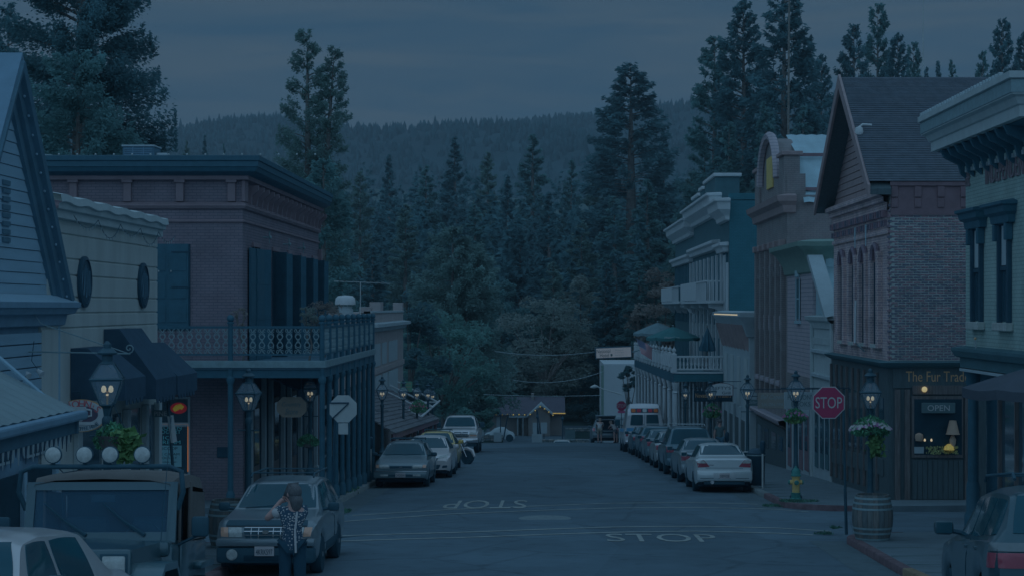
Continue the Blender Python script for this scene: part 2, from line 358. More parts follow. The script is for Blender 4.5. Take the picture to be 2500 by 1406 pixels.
def tuftcones(pts, m_, seed):                     # many small ragged conifers as one mass
    r = np.random.default_rng(seed); V = []; Fc = []
    for x, y, z, h, w_ in pts:
        k = len(V); n = 7; V.append((x, y, z+h)); a0 = r.uniform(0, 6)
        for lv, (hh, rr) in enumerate(((.62, .42), (.3, .75), (.02, 1.))):
            for i in range(n):
                a = a0+lv*.4+6.283*i/n; q = rr*w_*r.uniform(.55, 1.15); V.append((x+q*math.cos(a), y+q*math.sin(a), z+h*(hh+r.uniform(-.05, .05))))
        for i in range(n):
            j = (i+1) % n; Fc.append((k, k+1+i, k+1+j))
            for lv in (0, 1):
                a, b = k+1+lv*n, k+1+(lv+1)*n; Fc += [(a+i, b+i, b+j), (a+i, b+j, a+j)]
    return npmesh('far_woods', V, Fc, m_)
pts = []
for i in range(9000):
    y = 560+950*math.sqrt(rng.random()); x = rng.uniform(-1, 1)*(y*.36)-.02*y
    if rng.random() < .16: y = HYD-rng.uniform(0, 60)
    h = rng.uniform(5, 9.5); pts.append((x, y, hillz(x, y)+7*math.sin(x*.021+y*.013)*min(1, (y-520)/200)-1.5, h*(1.5 if rng.random() < .05 else 1), h*.36))
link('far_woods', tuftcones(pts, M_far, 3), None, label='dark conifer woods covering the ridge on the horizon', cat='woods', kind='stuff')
# ------------------------------------------------------------------ trees
def conifer(h, R, nb, dens, leaf, seed, power=.8, low=.12, droop=.25, gap=.15, clump=0, tip=.0):
    """numpy leaf sprays on whorled limbs: returns trunk MB and leaf arrays (unit: metres, base at 0)"""
    r = np.random.default_rng(seed); C = []; limbs = []
    for i in range(nb):
        t = low+(1-low)*(i+r.uniform(0, 1))/nb; az = r.uniform(0, 6.283)
        if r.random() < gap*(1-t): continue
        L = R*((1-t)**power)*r.uniform(.6, 1.18)+.12*R*tip+.15
        z0 = t*h; up = (t-.35)*.7-droop*r.uniform(.4, 1.2)
        n = max(3, int(dens*L))
        u = r.uniform(.12, 1, n)**.75 if not clump else np.clip(r.normal(.78, .2, n), .15, 1.05)
        wob = r.normal(0, .09+.10*u*L*.35, n); ca, sa = math.cos(az), math.sin(az)
        x = ca*u*L-sa*wob; y = sa*u*L+ca*wob; z = z0+up*u*L+.16*L*u*u+r.normal(0, .05+.06*L, n)
        C.append(np.stack([x, y, z], 1)); limbs.append((z0, az, L, up))
    C = np.concatenate(C); n = len(C)
    sz = leaf*r.uniform(.6, 1.35, n)
    rad = np.stack([C[:, 0], C[:, 1], np.zeros(n)], 1); rad /= np.linalg.norm(rad, axis=1)[:, None]+1e-6
    d1 = rad+r.normal(0, .55, (n, 3)); d1[:, 2] -= .25; d1 /= np.linalg.norm(d1, axis=1)[:, None]
    d2 = np.cross(d1, r.normal(0, 1, (n, 3))); d2 /= np.linalg.norm(d2, axis=1)[:, None]+1e-6
    a = d1*sz[:, None]; b = d2*(sz*.42)[:, None]
    V = np.stack([C-a*.5, C+b*.6, C+a*.7, C-b*.6], 1).reshape(-1, 3); Fq = np.arange(n*4).reshape(-1, 4)
    return V, Fq, limbs
def translucent(ms, f=.5):                       # leaves let light through
    for m in ms:
        t = m.node_tree; b = t.nodes['Principled BSDF']; src = b.inputs['Base Color'].links[0].from_socket; o = t.nodes['Material Output']
        tr = t.nodes.new('ShaderNodeBsdfTranslucent'); t.links.new(src, tr.inputs[0]); mx_ = t.nodes.new('ShaderNodeMixShader'); mx_.inputs[0].default_value = f
        t.links.new(b.outputs[0], mx_.inputs[1]); t.links.new(tr.outputs[0], mx_.inputs[2]); t.links.new(mx_.outputs[0], o.inputs['Surface'])
translucent(M_con)
M_bark = mat('bark', A(34, 50, 62, .8), .95, var=.35, scale=3, bump=.5)
M_barkp = mat('bark_pale', A(38, 56, 68, .8), .95, var=.3, scale=3, bump=.5)
def tree_meshes(h, R, nb, dens, leaf, seed, m_, tr=.03, **k):
    V, Fq, limbs = conifer(h, R, nb, dens, leaf, seed, **k)
    cm = npmesh('crown', V, Fq, m_)
    t = MB(); r = h*tr*.5; t.tube([(0, 0, -.3), (.05*r, 0, h*.25), (-.05*r, .04, h*.6), (0, 0, h*.97)], [r*1.25, r, r*.6, .02], 8)
    for z0, az, L, up in limbs[::2]:
        ca, sa = math.cos(az), math.sin(az); rr = max(.015, r*.18)
        t.tube([(0, 0, z0), (ca*L*.5, sa*L*.5, z0+up*L*.5+.04*L), (ca*L*.9, sa*L*.9, z0+up*L*.9+.13*L)], [rr, rr*.6, .008], 4)
    return cm, t.mesh('trunk', M_bark, 40)
def plant_tree(name, label, ms, loc, sc, rz, group=None, cat='tree'):
    o = thing(name, label, cat, loc, group); o.rotation_euler.z = rz; o.scale = (sc[0], sc[0], sc[1])
    link('crown', ms[0], o); link('trunk', ms[1], o); return o
# prototypes are 30 m tall
PT = {
 'fir': tree_meshes(30, 4.6, 190, 60, .36, 11, M_con[1], power=.85, low=.06),
 'fir2': tree_meshes(30, 4.2, 180, 60, .36, 12, M_con[0], power=.72, low=.05, gap=.25),
 'fir3': tree_meshes(30, 5.2, 190, 56, .36, 13, M_con[2], power=.65, low=.05, gap=.2),
 'pine': tree_meshes(30, 4.4, 260, 48, .30, 14, M_con[1], power=.62, low=.16, gap=.2, clump=1, droop=.05, tip=.2),
 'pine2': tree_meshes(30, 4.0, 230, 48, .30, 15, M_con[0], power=.6, low=.16, gap=.28, clump=1, droop=.0, tip=.2),
 'pine3': tree_meshes(30, 4.8, 280, 48, .30, 16, M_con[1], power=.66, low=.16, gap=.18, clump=1, droop=.1, tip=.15),
}
def tree_at(kind, px, py, Y, halfw, name, label, group, gz=None):
    x, y, zt = P(px, py, Y); g = terr(x, y) if gz is None else gz; h = zt-g
    base = {'fir': 4.6, 'fir2': 4.2, 'fir3': 5.2, 'pine': 4.4, 'pine2': 4.0, 'pine3': 4.8}[kind]
    return plant_tree(name, label, PT[kind], (x, y, g), (halfw*(2.05 if kind[0]=='p' else 1.3)*Y/F/base, h/30), rng.uniform(0, 6.28), group)
# forest wall across the end of the street (individual trees)
GW = 'conifers of the wood behind the end of the street'
LW = 'dense green conifer in the wood closing the end of the street'
front = [(1110, 335, 300, 75), (1300, 330, 300, 80), (1190, 372, 280, 60), (950, 378, 320, 55), (1040, 405, 260, 65), (880, 420, 250, 60), (1240, 430, 240, 60), (1395, 392, 300, 55),
         (1450, 430, 250, 70), (1340, 470, 220, 70), (1160, 500, 215, 75), (990, 500, 215, 75), (840, 520, 205, 70), (1080, 545, 200, 65), (1420, 540, 200, 75), (1270, 560, 195, 70),
         (1500, 480, 215, 80), (1690, 420, 230, 70), (1620, 312, 240, 62), (1580, 440, 205, 80), (1660, 520, 190, 75), (910, 600, 185, 75), (1190, 620, 185, 70), (1350, 640, 182, 70),
         (1480, 640, 180, 75), (1560, 640, 178, 70), (1040, 660, 180, 60), (500, 330, 330, 30), (547, 352, 330, 22), (455, 345, 330, 30), (1760, 440, 210, 75), (1840, 400, 210, 80), (780, 470, 215, 60), (820, 430, 260, 50), (700, 440, 240, 60)]
ks = ['fir', 'fir2', 'fir3']
for i, (px, py, Y, hw) in enumerate(front): tree_at(ks[i*7 % 3], px, py, Y, hw, 'fir_tree', LW, GW)
pts = []
for i in range(300):
    y = rng.uniform(185, 520); px = rng.uniform(380, 2700); x = (px-CX)*y/F; top = 490-70*(y-185)/335+rng.uniform(-45, 60)+(-120 if px > 1800 else 0)
    z = terr(x, y); h = (HY-top)*y/F-z
    if h > 5: pts.append((x, y, z, h, max(1.5, h*.14)))
V = []; FF = []
for i, (x, y, z, h, w_) in enumerate(pts):
    v, f, _ = (lambda t: t)(conifer(h, w_*1.35, 40, 13, .85, 100+i % 9)); k = sum(len(a) for a in V); V.append(v+np.array([x, y, z])); FF.append(f+k)
link('woods', npmesh('woods', np.concatenate(V), np.concatenate(FF), M_con[1]), None, label='dense conifer wood filling the valley behind the street', cat='woods', kind='stuff')
# tall single trees
tree_at('pine3', 1540, 160, 235, 95, 'pine_tree', 'tall pine standing alone above the ridge beyond the green hotel', None)
GR = 'pines on the slope above the shops'
tall = [('pine2', 1745, 93, 185, 62, 'slim pine with open branches beside the taller pair behind the arched brick building'), ('pine', 1815, 8, 180, 72, 'tall pine beside the topmost pine behind the arched brick building'),
        ('pine3', 1915, -40, 175, 90, 'topmost pine behind the arched brick gable, its tip cut off by the picture'), ('pine', 2005, 140, 190, 45, 'shorter pine right beside the topmost pine'),
        ('pine3', 2085, 65, 200, 60, 'broad pine rising over the ridge end of the shingle roof'), ('pine2', 2143, 15, 205, 50, 'narrow pine with a long tip above the shingle roof'),
        ('pine', 2192, 88, 200, 50, 'pine close beside the narrow long-tipped pine'), ('pine2', 2230, 108, 220, 36, 'small pine next to the radio mast above the shingle roof'),
        ('fir', 2290, 150, 230, 48, 'short fir peeping over the shingle roof ridge'), ('fir2', 2325, 148, 240, 48, 'short pointed fir above the far end of the shingle roof'), ('fir', 2262, 165, 240, 45, 'lowest fir top behind the shingle roof ridge'),
        ('pine3', 2447, 52, 160, 52, 'dark pine over the bracketed cornice of the pale green building'), ('pine', 2500, 85, 165, 45, 'pine cut by the picture edge above the bracketed cornice'), ('pine2', 2400, 130, 175, 30, 'slight pine beside the dark pine over the cornice')]
for k, px, py, Y, hw, lb in tall: tree_at(k, px, py, Y, hw, 'pine_tree', lb, GR)
for px, py, Y, hw in ((1960, 260, 170, 90), (1870, 250, 168, 90), (1780, 300, 172, 90), (2060, 250, 190, 90), (1720, 330, 190, 60), (2150, 200, 210, 80), (2240, 170, 230, 70), (1905, 330, 150, 80), (2010, 300, 160, 80)):
    tree_at(ks[px % 3], px, py, Y, hw, 'fir_tree', 'dense lower conifer filling in below the pines behind the shops', 'conifers below the pines behind the shops')
# the sparse two-stemmed cedar and the big near redwood
def special(name, label, px, ytop, Y, parts, m_, leaf, dens, nb, seed, gap, halfw, power=.7, tr=.028, droop=.2, clump=0):
    x, y, zt = P(px, ytop, Y); g = terr(x, y); o = thing(name, label, 'tree', (x, y, g)); V = []; Fc = []; t = MB()
    for i, (dx, top, hw, low) in enumerate(parts):
        h = (HY-top)*Y/F-g; v, f, limbs = conifer(h, hw*1.0*Y/F, nb, dens, leaf, seed+i, power=power, low=low, gap=gap, droop=droop, clump=clump, tip=.25)
        ox = dx*Y/F; zz = np.clip(v[:, 2]/h, 0, 1); v = v.copy(); v[:, 0] += ox*np.clip((zz-.3)*1.6, 0, 1); k = sum(len(a) for a in V); V.append(v); Fc.append(f+k)
        r = h*tr*.5; bend = lambda z: (ox*min(1, max(0, (z/h-.3)*1.6)), 0, z)
        t.tube([bend(-.2), bend(h*.3), bend(h*.55), bend(h*.8), bend(h*.97)], [r*1.3, r, r*.75, r*.4, .02], 8)
        for z0, az, L, up in limbs[::2]:
            b = bend(z0); rr = max(.012, r*.16); t.tube([b, (b[0]+math.cos(az)*L*.9, math.sin(az)*L*.9, z0+up*L*.9+.13*L)], [rr, .006], 4)
    link('crown', npmesh('crown', np.concatenate(V), np.concatenate(Fc), m_), o); t2 = t.mesh('trunk', M_bark, 40); link('trunk', t2, o); return o
special('cedar_tree', 'sparse two-topped cedar rising behind the brick corner building', 755, 78, 120, [(-5, 78, 118, .2), (60, 120, 96, .28)], M_con[2], .17, 110, 190, 41, .38, 0, power=.56, clump=1, droop=.1)
special('cedar_tree', 'fuller green tree below the sparse cedar behind the brick corner building', 790, 400, 112, [(0, 395, 110, .05)], M_con[0], .22, 95, 140, 45, .1, 0, power=.45)
special('redwood_tree', 'huge dark redwood towering behind the coffee house and brick building', 195, -160, 82, [(5, -190, 250, .14)], M_con[1], .155, 210, 290, 51, .12, 0, power=.36, tr=.045, clump=1, droop=.22)
special('redwood_tree', 'lower spreading conifer beside the huge redwood', 20, 20, 88, [(0, 15, 120, .1)], M_con[1], .17, 130, 150, 55, .3, 0, power=.6, clump=1)
special('redwood_tree', 'dense conifer filling the foot of the huge redwood', 190, 180, 76, [(0, 150, 205, .05)], M_con[0], .165, 150, 200, 57, .1, 0, power=.35)
# broadleaf trees by the end of the street
M_lf = [mat('leaf_green', A(25, 56, 68, 1.3), .8, var=.35, scale=.7), mat('leaf_olive', A(32, 54, 66, 1.3), .8, var=.35, scale=.7), mat('leaf_rust', A(38, 54, 66, 1.3), .8, var=.3, scale=.7), mat('leaf_dark', A(20, 48, 64, 1.15), .8, var=.35, scale=.7)]
translucent(M_lf)
def broadleaf(name, label, px, pt, pb, Y, halfw, m_, seed, leaf=.3, ncl=60, per=150, group=None, gz=None, flat=.35):
    r = np.random.default_rng(seed); x, y, zt = P(px, pt, Y); g = terr(x, y) if gz is None else gz; zb = (HY-pb)*Y/F-g; h = zt-g; R = halfw*Y/F
    o = thing(name, label, 'tree', (x, y, g), group); C = []; t = MB(); cc = []
    t.tube([(0, 0, -.2), (.1, 0, h*.3), (0, .1, h*.55)], [h*.022, h*.017, h*.01], 8)
    for i in range(ncl):
        u = r.normal(0, 1, 3); u /= np.linalg.norm(u); q = r.uniform(.45, 1)**.5
        c = np.array([u[0]*R*q, u[1]*R*q, (zb+h)/2+u[2]*(h-zb)/2*q]); cc.append(c); rr = R*r.uniform(.16, .34)
        d = r.normal(0, 1, (per, 3)); d /= np.linalg.norm(d, axis=1)[:, None]; d *= (r.uniform(.5, 1, per)**.5*rr)[:, None]; d[:, 2] *= .62; d[:, 2] -= flat*np.hypot(d[:, 0], d[:, 1])*.5
        C.append(c+d)
    for c in cc[::4]: t.tube([(0, 0, h*.3), (c[0]*.5, c[1]*.5, (h*.35+c[2])/2), tuple(c)], [h*.008, h*.006, .02], 5)
    C = np.concatenate(C); n = len(C); sz = leaf*r.uniform(.5, 1.3, n)
    a = r.normal(0, 1, (n, 3)); a[:, 2] = a[:, 2]*.5-.3; a /= np.linalg.norm(a, axis=1)[:, None]; b = np.cross(a, r.normal(0, 1, (n, 3))); b /= np.linalg.norm(b, axis=1)[:, None]
    a *= sz[:, None]; b *= (sz*.45)[:, None]
    V = np.stack([C-a*.5, C+b*.5, C+a*.6, C-b*.5], 1).reshape(-1, 3)
    link('crown', npmesh('crown', V, np.arange(n*4).reshape(-1, 4), m_), o); link('trunk', t.mesh('trunk', M_bark, 40), o); return o
special('cedar_tree', 'broad cedar with drooping boughs above the end of the shop row', 1105, 560, 156, [(0, 560, 165, .24), (60, 620, 130, .26)], M_con[2], .24, 90, 170, 71, .12, 0, power=.5, droop=.38)
special('cedar_tree', 'lower drooping cedar between the broad cedar and the cabin', 1225, 690, 182, [(0, 690, 120, .1)], M_con[0], .26, 80, 130, 75, .15, 0, power=.5, droop=.38)
BL = [('leafy tree leaning out over the pickup truck', 1080, 760, 1010, 140, 120, 0, 55),
      ('low bushy tree beside the cabin roof', 1158, 930, 1055, 152, 55, 0, 36), ('olive green oak behind the cabin chimney', 1330, 720, 980, 176, 120, 1, 60),
      ('rust tinged oak between the cabin and the hotel sign', 1420, 680, 1000, 185, 95, 1, 55), ('brownish tree thinning out beside the green hotel', 1610, 660, 900, 178, 85, 2, 45),
      ('dark tree behind the white end wall', 1480, 760, 1000, 180, 70, 3, 40), ('dark tree filling the gap left of the cabin', 1240, 800, 1040, 182, 110, 3, 55),
      ('dark leafy tree overhanging the shop lanterns', 1000, 740, 1010, 128, 95, 3, 50), ('dark tree above the stone wall by the open car', 1390, 900, 1060, 190, 70, 3, 36)]
for i, (lb, px, pt, pb, Y, hw, mi, nc) in enumerate(BL): broadleaf('leafy_tree', lb, px, pt, pb, Y, hw, M_lf[mi], 200+i, .34, nc, 170)
# ------------------------------------------------------------------ building materials
M_brk = mat('painted_red_brick', A(38, 51, 69, .95), .85, var=.16, scale=1.2, brick=(.22, .075, A(30, 45, 64, .85), A(36, 50, 68, .9)))
M_brkp = mat('painted_red_trim', A(40, 52, 69, .95), .85, var=.12, scale=2, bump=.2)
M_dkg = mat('dark_green_paint', A(12, 44, 66, .8), .55, var=.12, scale=4, spec=.4)
M_blk = mat('black_paint', A(9, 38, 60, .6), .5, var=.1, scale=5, spec=.4)
M_iron = mat('iron_railing', A(36, 66, 86, .9), .5, var=.15, scale=6, spec=.5)
M_cream = mat('cream_stucco', A(46, 70, 86, 1.2), .9, var=.11, scale=1.1, bump=.25, stretch=(1, 1.6, .45))
M_creamt = mat('cream_trim', A(50, 78, 98, 1.0), .8, var=.08, scale=3)
M_grey = mat('grey_blue_board', A(38, 70, 96, 1.05), .75, var=.08, scale=1.5, stretch=(1, .3, 4))
M_grey2 = mat('grey_blue_trim', A(30, 60, 86, 1.0), .7, var=.1, scale=3)
M_greyd = mat('grey_dark_trim', A(20, 48, 70, 1.0), .7, var=.12, scale=3)
M_awn = mat('navy_awning_cloth', A(14, 38, 60, .7), .9, var=.12, scale=5)
M_metal = mat('metal_roof', A(44, 75, 96, .66), .45, metal=.2, var=.12, scale=1, spec=.5)
M_white = mat('white_paint', A(58, 86, 108, 1.0), .7, var=.06, scale=2)
M_wht2 = mat('pale_grey_paint', A(46, 74, 95, 1.0), .75, var=.08, scale=2)
M_glass = mat('window_glass', A(14, 44, 66, .5), .06, var=.1, scale=1, spec=.8)
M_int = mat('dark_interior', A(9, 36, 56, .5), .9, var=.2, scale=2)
M_wood = mat('varnished_wood', A(30, 44, 56, .9), .6, var=.3, scale=4, stretch=(6, 6, .6))
M_sign = mat('dark_signboard', A(24, 50, 66, .9), .7, var=.1, scale=3)
M_gold = mat('gold_lettering', A(62, 66, 62, 1.1), .6, var=.1, scale=4)
M_red = mat('sign_red', A(78, 34, 62, 1.4), .6, var=.05, scale=3)
M_ltr = mat('pale_lettering', A(58, 84, 104, .9), .7, var=.05, scale=3)
M_blkltr = mat('dark_lettering', A(16, 40, 60, .7), .7, var=.05, scale=3)
M_bulb = mat('warm_bulb', (1.0, .80, .50), .5, emit=.42, var=.0)
M_bulb2 = mat('gas_mantle', (.9, .82, .58), .5, emit=.34, var=.0)
M_orange = mat('orange_neon', (.9, .32, .12), .5, emit=.22, var=.0)
def part(parent, name, m_, x0, x1, y0, y1, z0, z1, bev=0., **kw): return B(x0, x1, y0, y1, z0, z1, bev).build(name, m_, parent, **kw)
def sweep(mb, prof, path):                      # profile (d outward, z) along a polyline of (x,y,nx,ny) with outward normals
    mb.grid([[(x+nx*d, y+ny*d, z) for d, z in prof] for x, y, nx, ny in path])
    return mb
# ================================================================== brick corner building with iron balcony
def left_brick():
    y0, y1, xw = 48.2, 64.2, -7.95; gz = zr(48)-.3
    R = thing('brick_building', 'dark red painted brick corner building with iron balcony and black cornice', 'building', (xw, y0, gz))
    part(R, 'wall', M_brk, -26, xw, y0, y1, gz-2, 3.35)
    # string courses and frieze
    z = lambda py, Y=y0: (HY-py)*Y/F
    path = [(-26, y0, 0, -1), (xw, y0, .7071*1.414, -.7071*1.414), (xw, y1, 1, 0)]
    def band(nm, m_, prof): return sweep(MB(), prof, path).build(nm, m_, R, smooth=30)
    band('string_course', M_brkp, [(0, z(545)), (.05, z(542)), (.05, z(538)), (0, z(536))])
    band('string_course', M_brkp, [(0, z(512)), (.06, z(510)), (.10, z(503)), (.06, z(499)), (.06, z(495)), (0, z(493))])
    band('frieze', M_brkp, [(0, z(441)), (.16, z(440)), (.20, z(422)), (0, z(421))])
    band('cornice', M_dkg, [(.18, 3.42), (.25, 3.44), (.40, 3.52), (.44, 3.62), (.47, 3.64), (.47, 3.78), (.51, 3.80), (.51, 3.92), (.0, 3.97)])
    part(R, 'roof', M_greyd, -26, xw, y0, y1, 3.4, 3.93)
    for px in (180, 312, 440, 566): 
        x = (px-CX)*y0/F; part(R, 'pilaster', M_brkp, x-.1, x+.1, y0-.09, y0+.05, z(493), z(441), .01); part(R, 'capital', M_brkp, x-.14, x+.14, y0-.15, y0, z(447), z(439.5), .01)
    part(R, 'corner_pilaster', M_brkp, xw-.02, xw+.07, y0-.07, y0+.45, z(493), z(441), .01)
    n = 17
    for i in range(n):
        y = y0+.75+(y1-y0-.9)*i/(n-1); b = MB()
        b.prism([(xw, y-.07, 2.72), (xw+.1, y-.07, 2.72), (xw+.14, y-.07, 2.95), (xw+.3, y-.07, 3.1), (xw+.3, y-.07, 3.22), (xw, y-.07, 3.22)], (0, .14, 0)); b.build('bracket', M_brkp, R)
    part(R, 'corner_chimney_pipe', M_brkp, xw, xw+.14, y1-.25, y1-.05, -5, 2.0, .02)
    # bulb string on the cornice edge
    for i in range(20): MB().ball((-15+i*.395*1.2, y0-.49, 3.95), .028, 6, 4).build('bulb', M_creamt, R)
    # shutters on the end wall
    def leaf(p, nm, m_, yaw=0, w_=.44, h=2.2, loc=(0, 0, 0)):
        b = MB(); b.box(0, w_, -.022, .022, 0, h, .006); 
        for a, c in ((.08, .3), (.36, .62), (.68, .93)): b.box(.05, w_-.05, -.034, -.022, h*a, h*c, .004); b.box(.05, w_-.05, .022, .034, h*a, h*c, .004)
        o = link(nm, b.mesh(nm, m_), p); o.location = Vector(loc)-root_loc(p); o.rotation_euler.z = yaw; return o
    xs = (383-CX)*y0/F
    part(R, 'door_frame', M_blk, xs-.6, (465-CX)*y0/F, y0-.03, y0+.02, z(806), z(596), .01)
    for k, px in ((.43, 372), (.62, 408)):
        x = (px-CX)*y0/F; leaf(R, 'shutter', M_dkg, 0, .40 if px < 400 else .57, 2.22, (x, y0-.05, z(803)))
    for px in (389, 419): part(R, 'shutter_latch', M_creamt, (px-CX)*y0/F-.015, (px-CX)*y0/F+.015, y0-.1, y0-.08, z(664), z(660))
    for py in (614, 699): part(R, 'hinge', M_blk, (420-CX)*y0/F, (464-CX)*y0/F, y0-.1, y0-.084, z(py+3), z(py))
    # street side openings with shutters standing open
    for i, yc in enumerate((50.3, 53.9, 57.0, 60.0, 62.9)):
        f = part(R, 'french_window', M_int, xw-.02, xw+.012, yc-.5, yc+.5, -1.45, 1.55, label=None)
        part(f, 'window_frame', M_blk, xw, xw+.05, yc-.55, yc-.47, -1.45, 1.62); part(f, 'window_frame', M_blk, xw, xw+.05, yc+.47, yc+.55, -1.45, 1.62); part(f, 'lintel', M_brkp, xw, xw+.06, yc-.65, yc+.65, 1.62, 1.74, .01)
        if i == 0:
            leaf(R, 'shutter', M_dkg, math.radians(90), .9, 3.0, (xw+.06, yc-1.35, -1.42)); leaf(R, 'shutter', M_dkg, math.radians(86), .9, 3.0, (xw+.09, yc-.42, -1.42)); leaf(R, 'shutter', M_dkg, math.radians(60), .45, 3.0, (xw+.06, yc+.5, -1.42))
        else:
            leaf(R, 'shutter', M_dkg, math.radians(-35), .5, 3.0, (xw+.06, yc-.5, -1.42)); leaf(R, 'shutter', M_dkg, math.radians(50), .5, 3.0, (xw+.06, yc+.5, -1.42))
    for px, py in ((642, 580), (691, 597), (727, 606)):
        p = WX(px, py, xw); b = MB(); b.cyl(p, (p[0]+.18, p[1], p[2]+.0), .02, n=6); b.cyl((p[0]+.18, p[1], p[2]+.17), (p[0]+.18, p[1], p[2]-.17), .025, .01, 6); b.ball((p[0]+.2, p[1], p[2]), .05, 8, 5); b.build('wall_bracket', M_iron, R, smooth=40)
    # ground floor: ice cream window
    wx0, wx1 = (372-CX)*y0/F, (465-CX)*y0/F
    win = part(R, 'shop_window', M_wht2, wx0, wx1, y0-.06, y0, z(1246), z(968), .01)
    part(win, 'pane', M_glass, wx0+.06, wx1-.06, y0-.075, y0-.062, z(1032), z(973)); part(win, 'pane', M_glass, wx0+.06, wx1-.06, y0-.075, y0-.062, z(1240), z(1041))
    part(win, 'transom', M_creamt, wx0, wx1, y0-.1, y0-.06, z(1040), z(1030), .01)
    M_oy = mat('bean_yellow', (.80, .62, .10), .5, emit=.07, var=.1); M_or = mat('oval_red', (.72, .06, .09), .5, emit=.05, var=.05)
    c = P(438, 995, y0); o = MB(); o.lathe([(.001, 0), (.215, 0), (.215, .03), (.001, .03)], (0, 0, 0), 24, 'y'); 
    o.v = [(c[0]+x, y0-.12+y, c[2]+zz*.68) for x, y, zz in o.v]; ov = o.build('oval_sign', M_or, R, smooth=40, label='red oval sign with a yellow bean shape')
    o = MB(); o.tube([(c[0]-.12, y0-.13, c[2]-.05), (c[0]-.03, y0-.13, c[2]+.02), (c[0]+.05, y0-.13, c[2]+.05), (c[0]+.12, y0-.13, c[2]+.0)], [.055, .075, .07, .055], 8); o.build('bean', M_oy, ov, smooth=60)
    M_tq = mat('lettering_teal', A(30, 84, 104, 1.2), .7, var=.05); M_bd = mat('pale_blue_board', A(40, 82, 106, 1.0), .7, var=.06)
    for tx, py, wd in (('FROZEN', 1043, .66), ('YOGURT', 1053, .62), ('ICE', 1067, .3), ('CREAM', 1078, .6)):
        text(tx, M_tq, (P(414, py, y0)[0], y0-.08, z(py)), (1, 0, 0), (0, 0, 1), width=wd, height=.095, parent=win)
    bd = part(win, 'board', M_bd, (378-CX)*y0/F, (445-CX)*y0/F, y0-.1, y0-.085, z(1138), z(1086)); 
    for tx, py, wd, hh in (('1 SCOOP', 1093, .5, .075), ('ICE CREAM', 1107, .6, .06), ('YOGURT', 1116, .48, .06), ('FLAVORS & CONES', 1126, .44, .03)): text(tx, M_blkltr, (P(412, py, y0)[0], y0-.101, z(py)), (1, 0, 0), (0, 0, 1), width=wd, height=hh, parent=win)
    MB().tube([(wx1-.05, y0-.09, z(1150)), (wx1-.05, y0-.09, z(1034)), (wx0+.1, y0-.09, z(1034))], .012, 5).build('neon_tube', M_orange, win)
    part(R, 'wall_notice', M_blk, P(530, 1100, y0)[0], P(556, 1100, y0)[0], y0-.04, y0, z(1116), z(1090), .01)
    # street side shop front: pilasters, dark doors and a cloth valance
    part(R, 'shop_front', M_int, xw-.02, xw+.02, y0+.3, y1-.2, gz-.5, -1.7)
    for yc in (49.0, 51.3, 52.6, 55.0, 56.4, 58.8, 60.4, 62.8):
        part(R, 'iron_pilaster', M_wht2, xw, xw+.14, yc-.09, yc+.09, zr(yc)+.15, -1.75, .015)
        part(R, 'pilaster_base', M_wht2, xw, xw+.18, yc-.13, yc+.13, zr(yc)+.1, zr(yc)+.5, .02)
    for yc in (50.1, 53.8, 57.6, 61.6):
        d = part(R, 'door', M_wood, xw, xw+.06, yc-.55, yc+.55, zr(yc)+.16, -2.6, .01); part(d, 'pane', M_glass, xw+.062, xw+.072, yc-.4, yc+.4, zr(yc)+1.0, -2.75)
    b = MB(); b.prism([(xw+.02, 50.5, -1.75), (xw+1.15, 50.5, -2.25), (xw+1.15, 50.5, -2.6), (xw+1.12, 50.5, -2.6), (xw+1.12, 50.5, -2.28), (xw+.02, 50.5, -1.8)], (0, 8.6, 0)); b.build('valance', M_awn, R)
    # balcony
    bx, by, by1 = -5.67, 46.5, 60.0; zf0, zf1 = -1.62, -1.42
    bal = MB(); bal.box(-20, bx+.06, by-.06, y0, zf0+.06, zf1); bal.box(xw, bx+.06, y0-.02, by1, zf0+.061, zf1-.001); bo = bal.build('balcony_floor', M_greyd, R)
    part(bo, 'fascia', M_iron, -20, bx+.1, by-.1, by-.06, zf0+.10, zf1+.08, .01); part(bo, 'fascia', M_iron, bx+.06, bx+.1, by-.058, by1, zf0+.10, zf1+.08, .01)
    part(bo, 'beam', M_dkg, -20, bx, by-.02, by+.14, zf0-.16, zf0+.058, .01); part(bo, 'beam', M_dkg, bx-.14, bx+.02, by+.142, by1, zf0-.16, zf0+.058, .01)
    zb, zt = -1.19, -.50
    rl = MB(); rl.box(-20, bx, by-.025, by+.025, zt-.03, zt+.03); rl.box(bx-.025, bx+.025, by+.027, by1, zt-.03, zt+.03); rl.build('top_rail', M_dkg, bo)
    rl = MB(); rl.box(-20, bx, by-.02, by+.02, zb-.02, zb+.02); rl.box(bx-.02, bx+.02, by+.022, by1, zb-.02, zb+.02); rl.build('bottom_rail', M_dkg, bo)
    # cast ornament column: two rings, linked scrolls
    om = MB(); H = zt-zb-.05
    def ring(cx, cz, r, t=.011, a0=0, a1=6.2832, n=14): om.tube([(cx+r*math.cos(a0+(a1-a0)*i/n), 0, cz+r*math.sin(a0+(a1-a0)*i/n)) for i in range(n+1)], t, 5)
    for cz in (.225*H/.64, .43*H/.64): ring(0, cz, .062)
    for sgn in (-1, 1):
        om.tube([(sgn*.075, 0, 0), (sgn*.02, 0, .07), (0, 0, .11), (-sgn*.06, 0, .15), (-sgn*.075, 0, .22), (-sgn*.03, 0, .30), (sgn*.03, 0, .36), (sgn*.075, 0, .44), (sgn*.055, 0, .50), (-sgn*.02, 0, .56), (-sgn*.08, 0, H)], .010, 5)
        ring(sgn*.058, .055, .035, .009, .5, 5.5, 9); ring(sgn*.058, H-.055, .035, .009, .5, 5.5, 9)
    om = om.mesh('ornament', M_iron, 60); rl0 = root_loc(R)
    x = bx-.15; 
    while x > -14.2:
        o = link('ornament', om, bo); o.location = Vector((x, by, zb+.02))-rl0; x -= .228
    y = by+.14
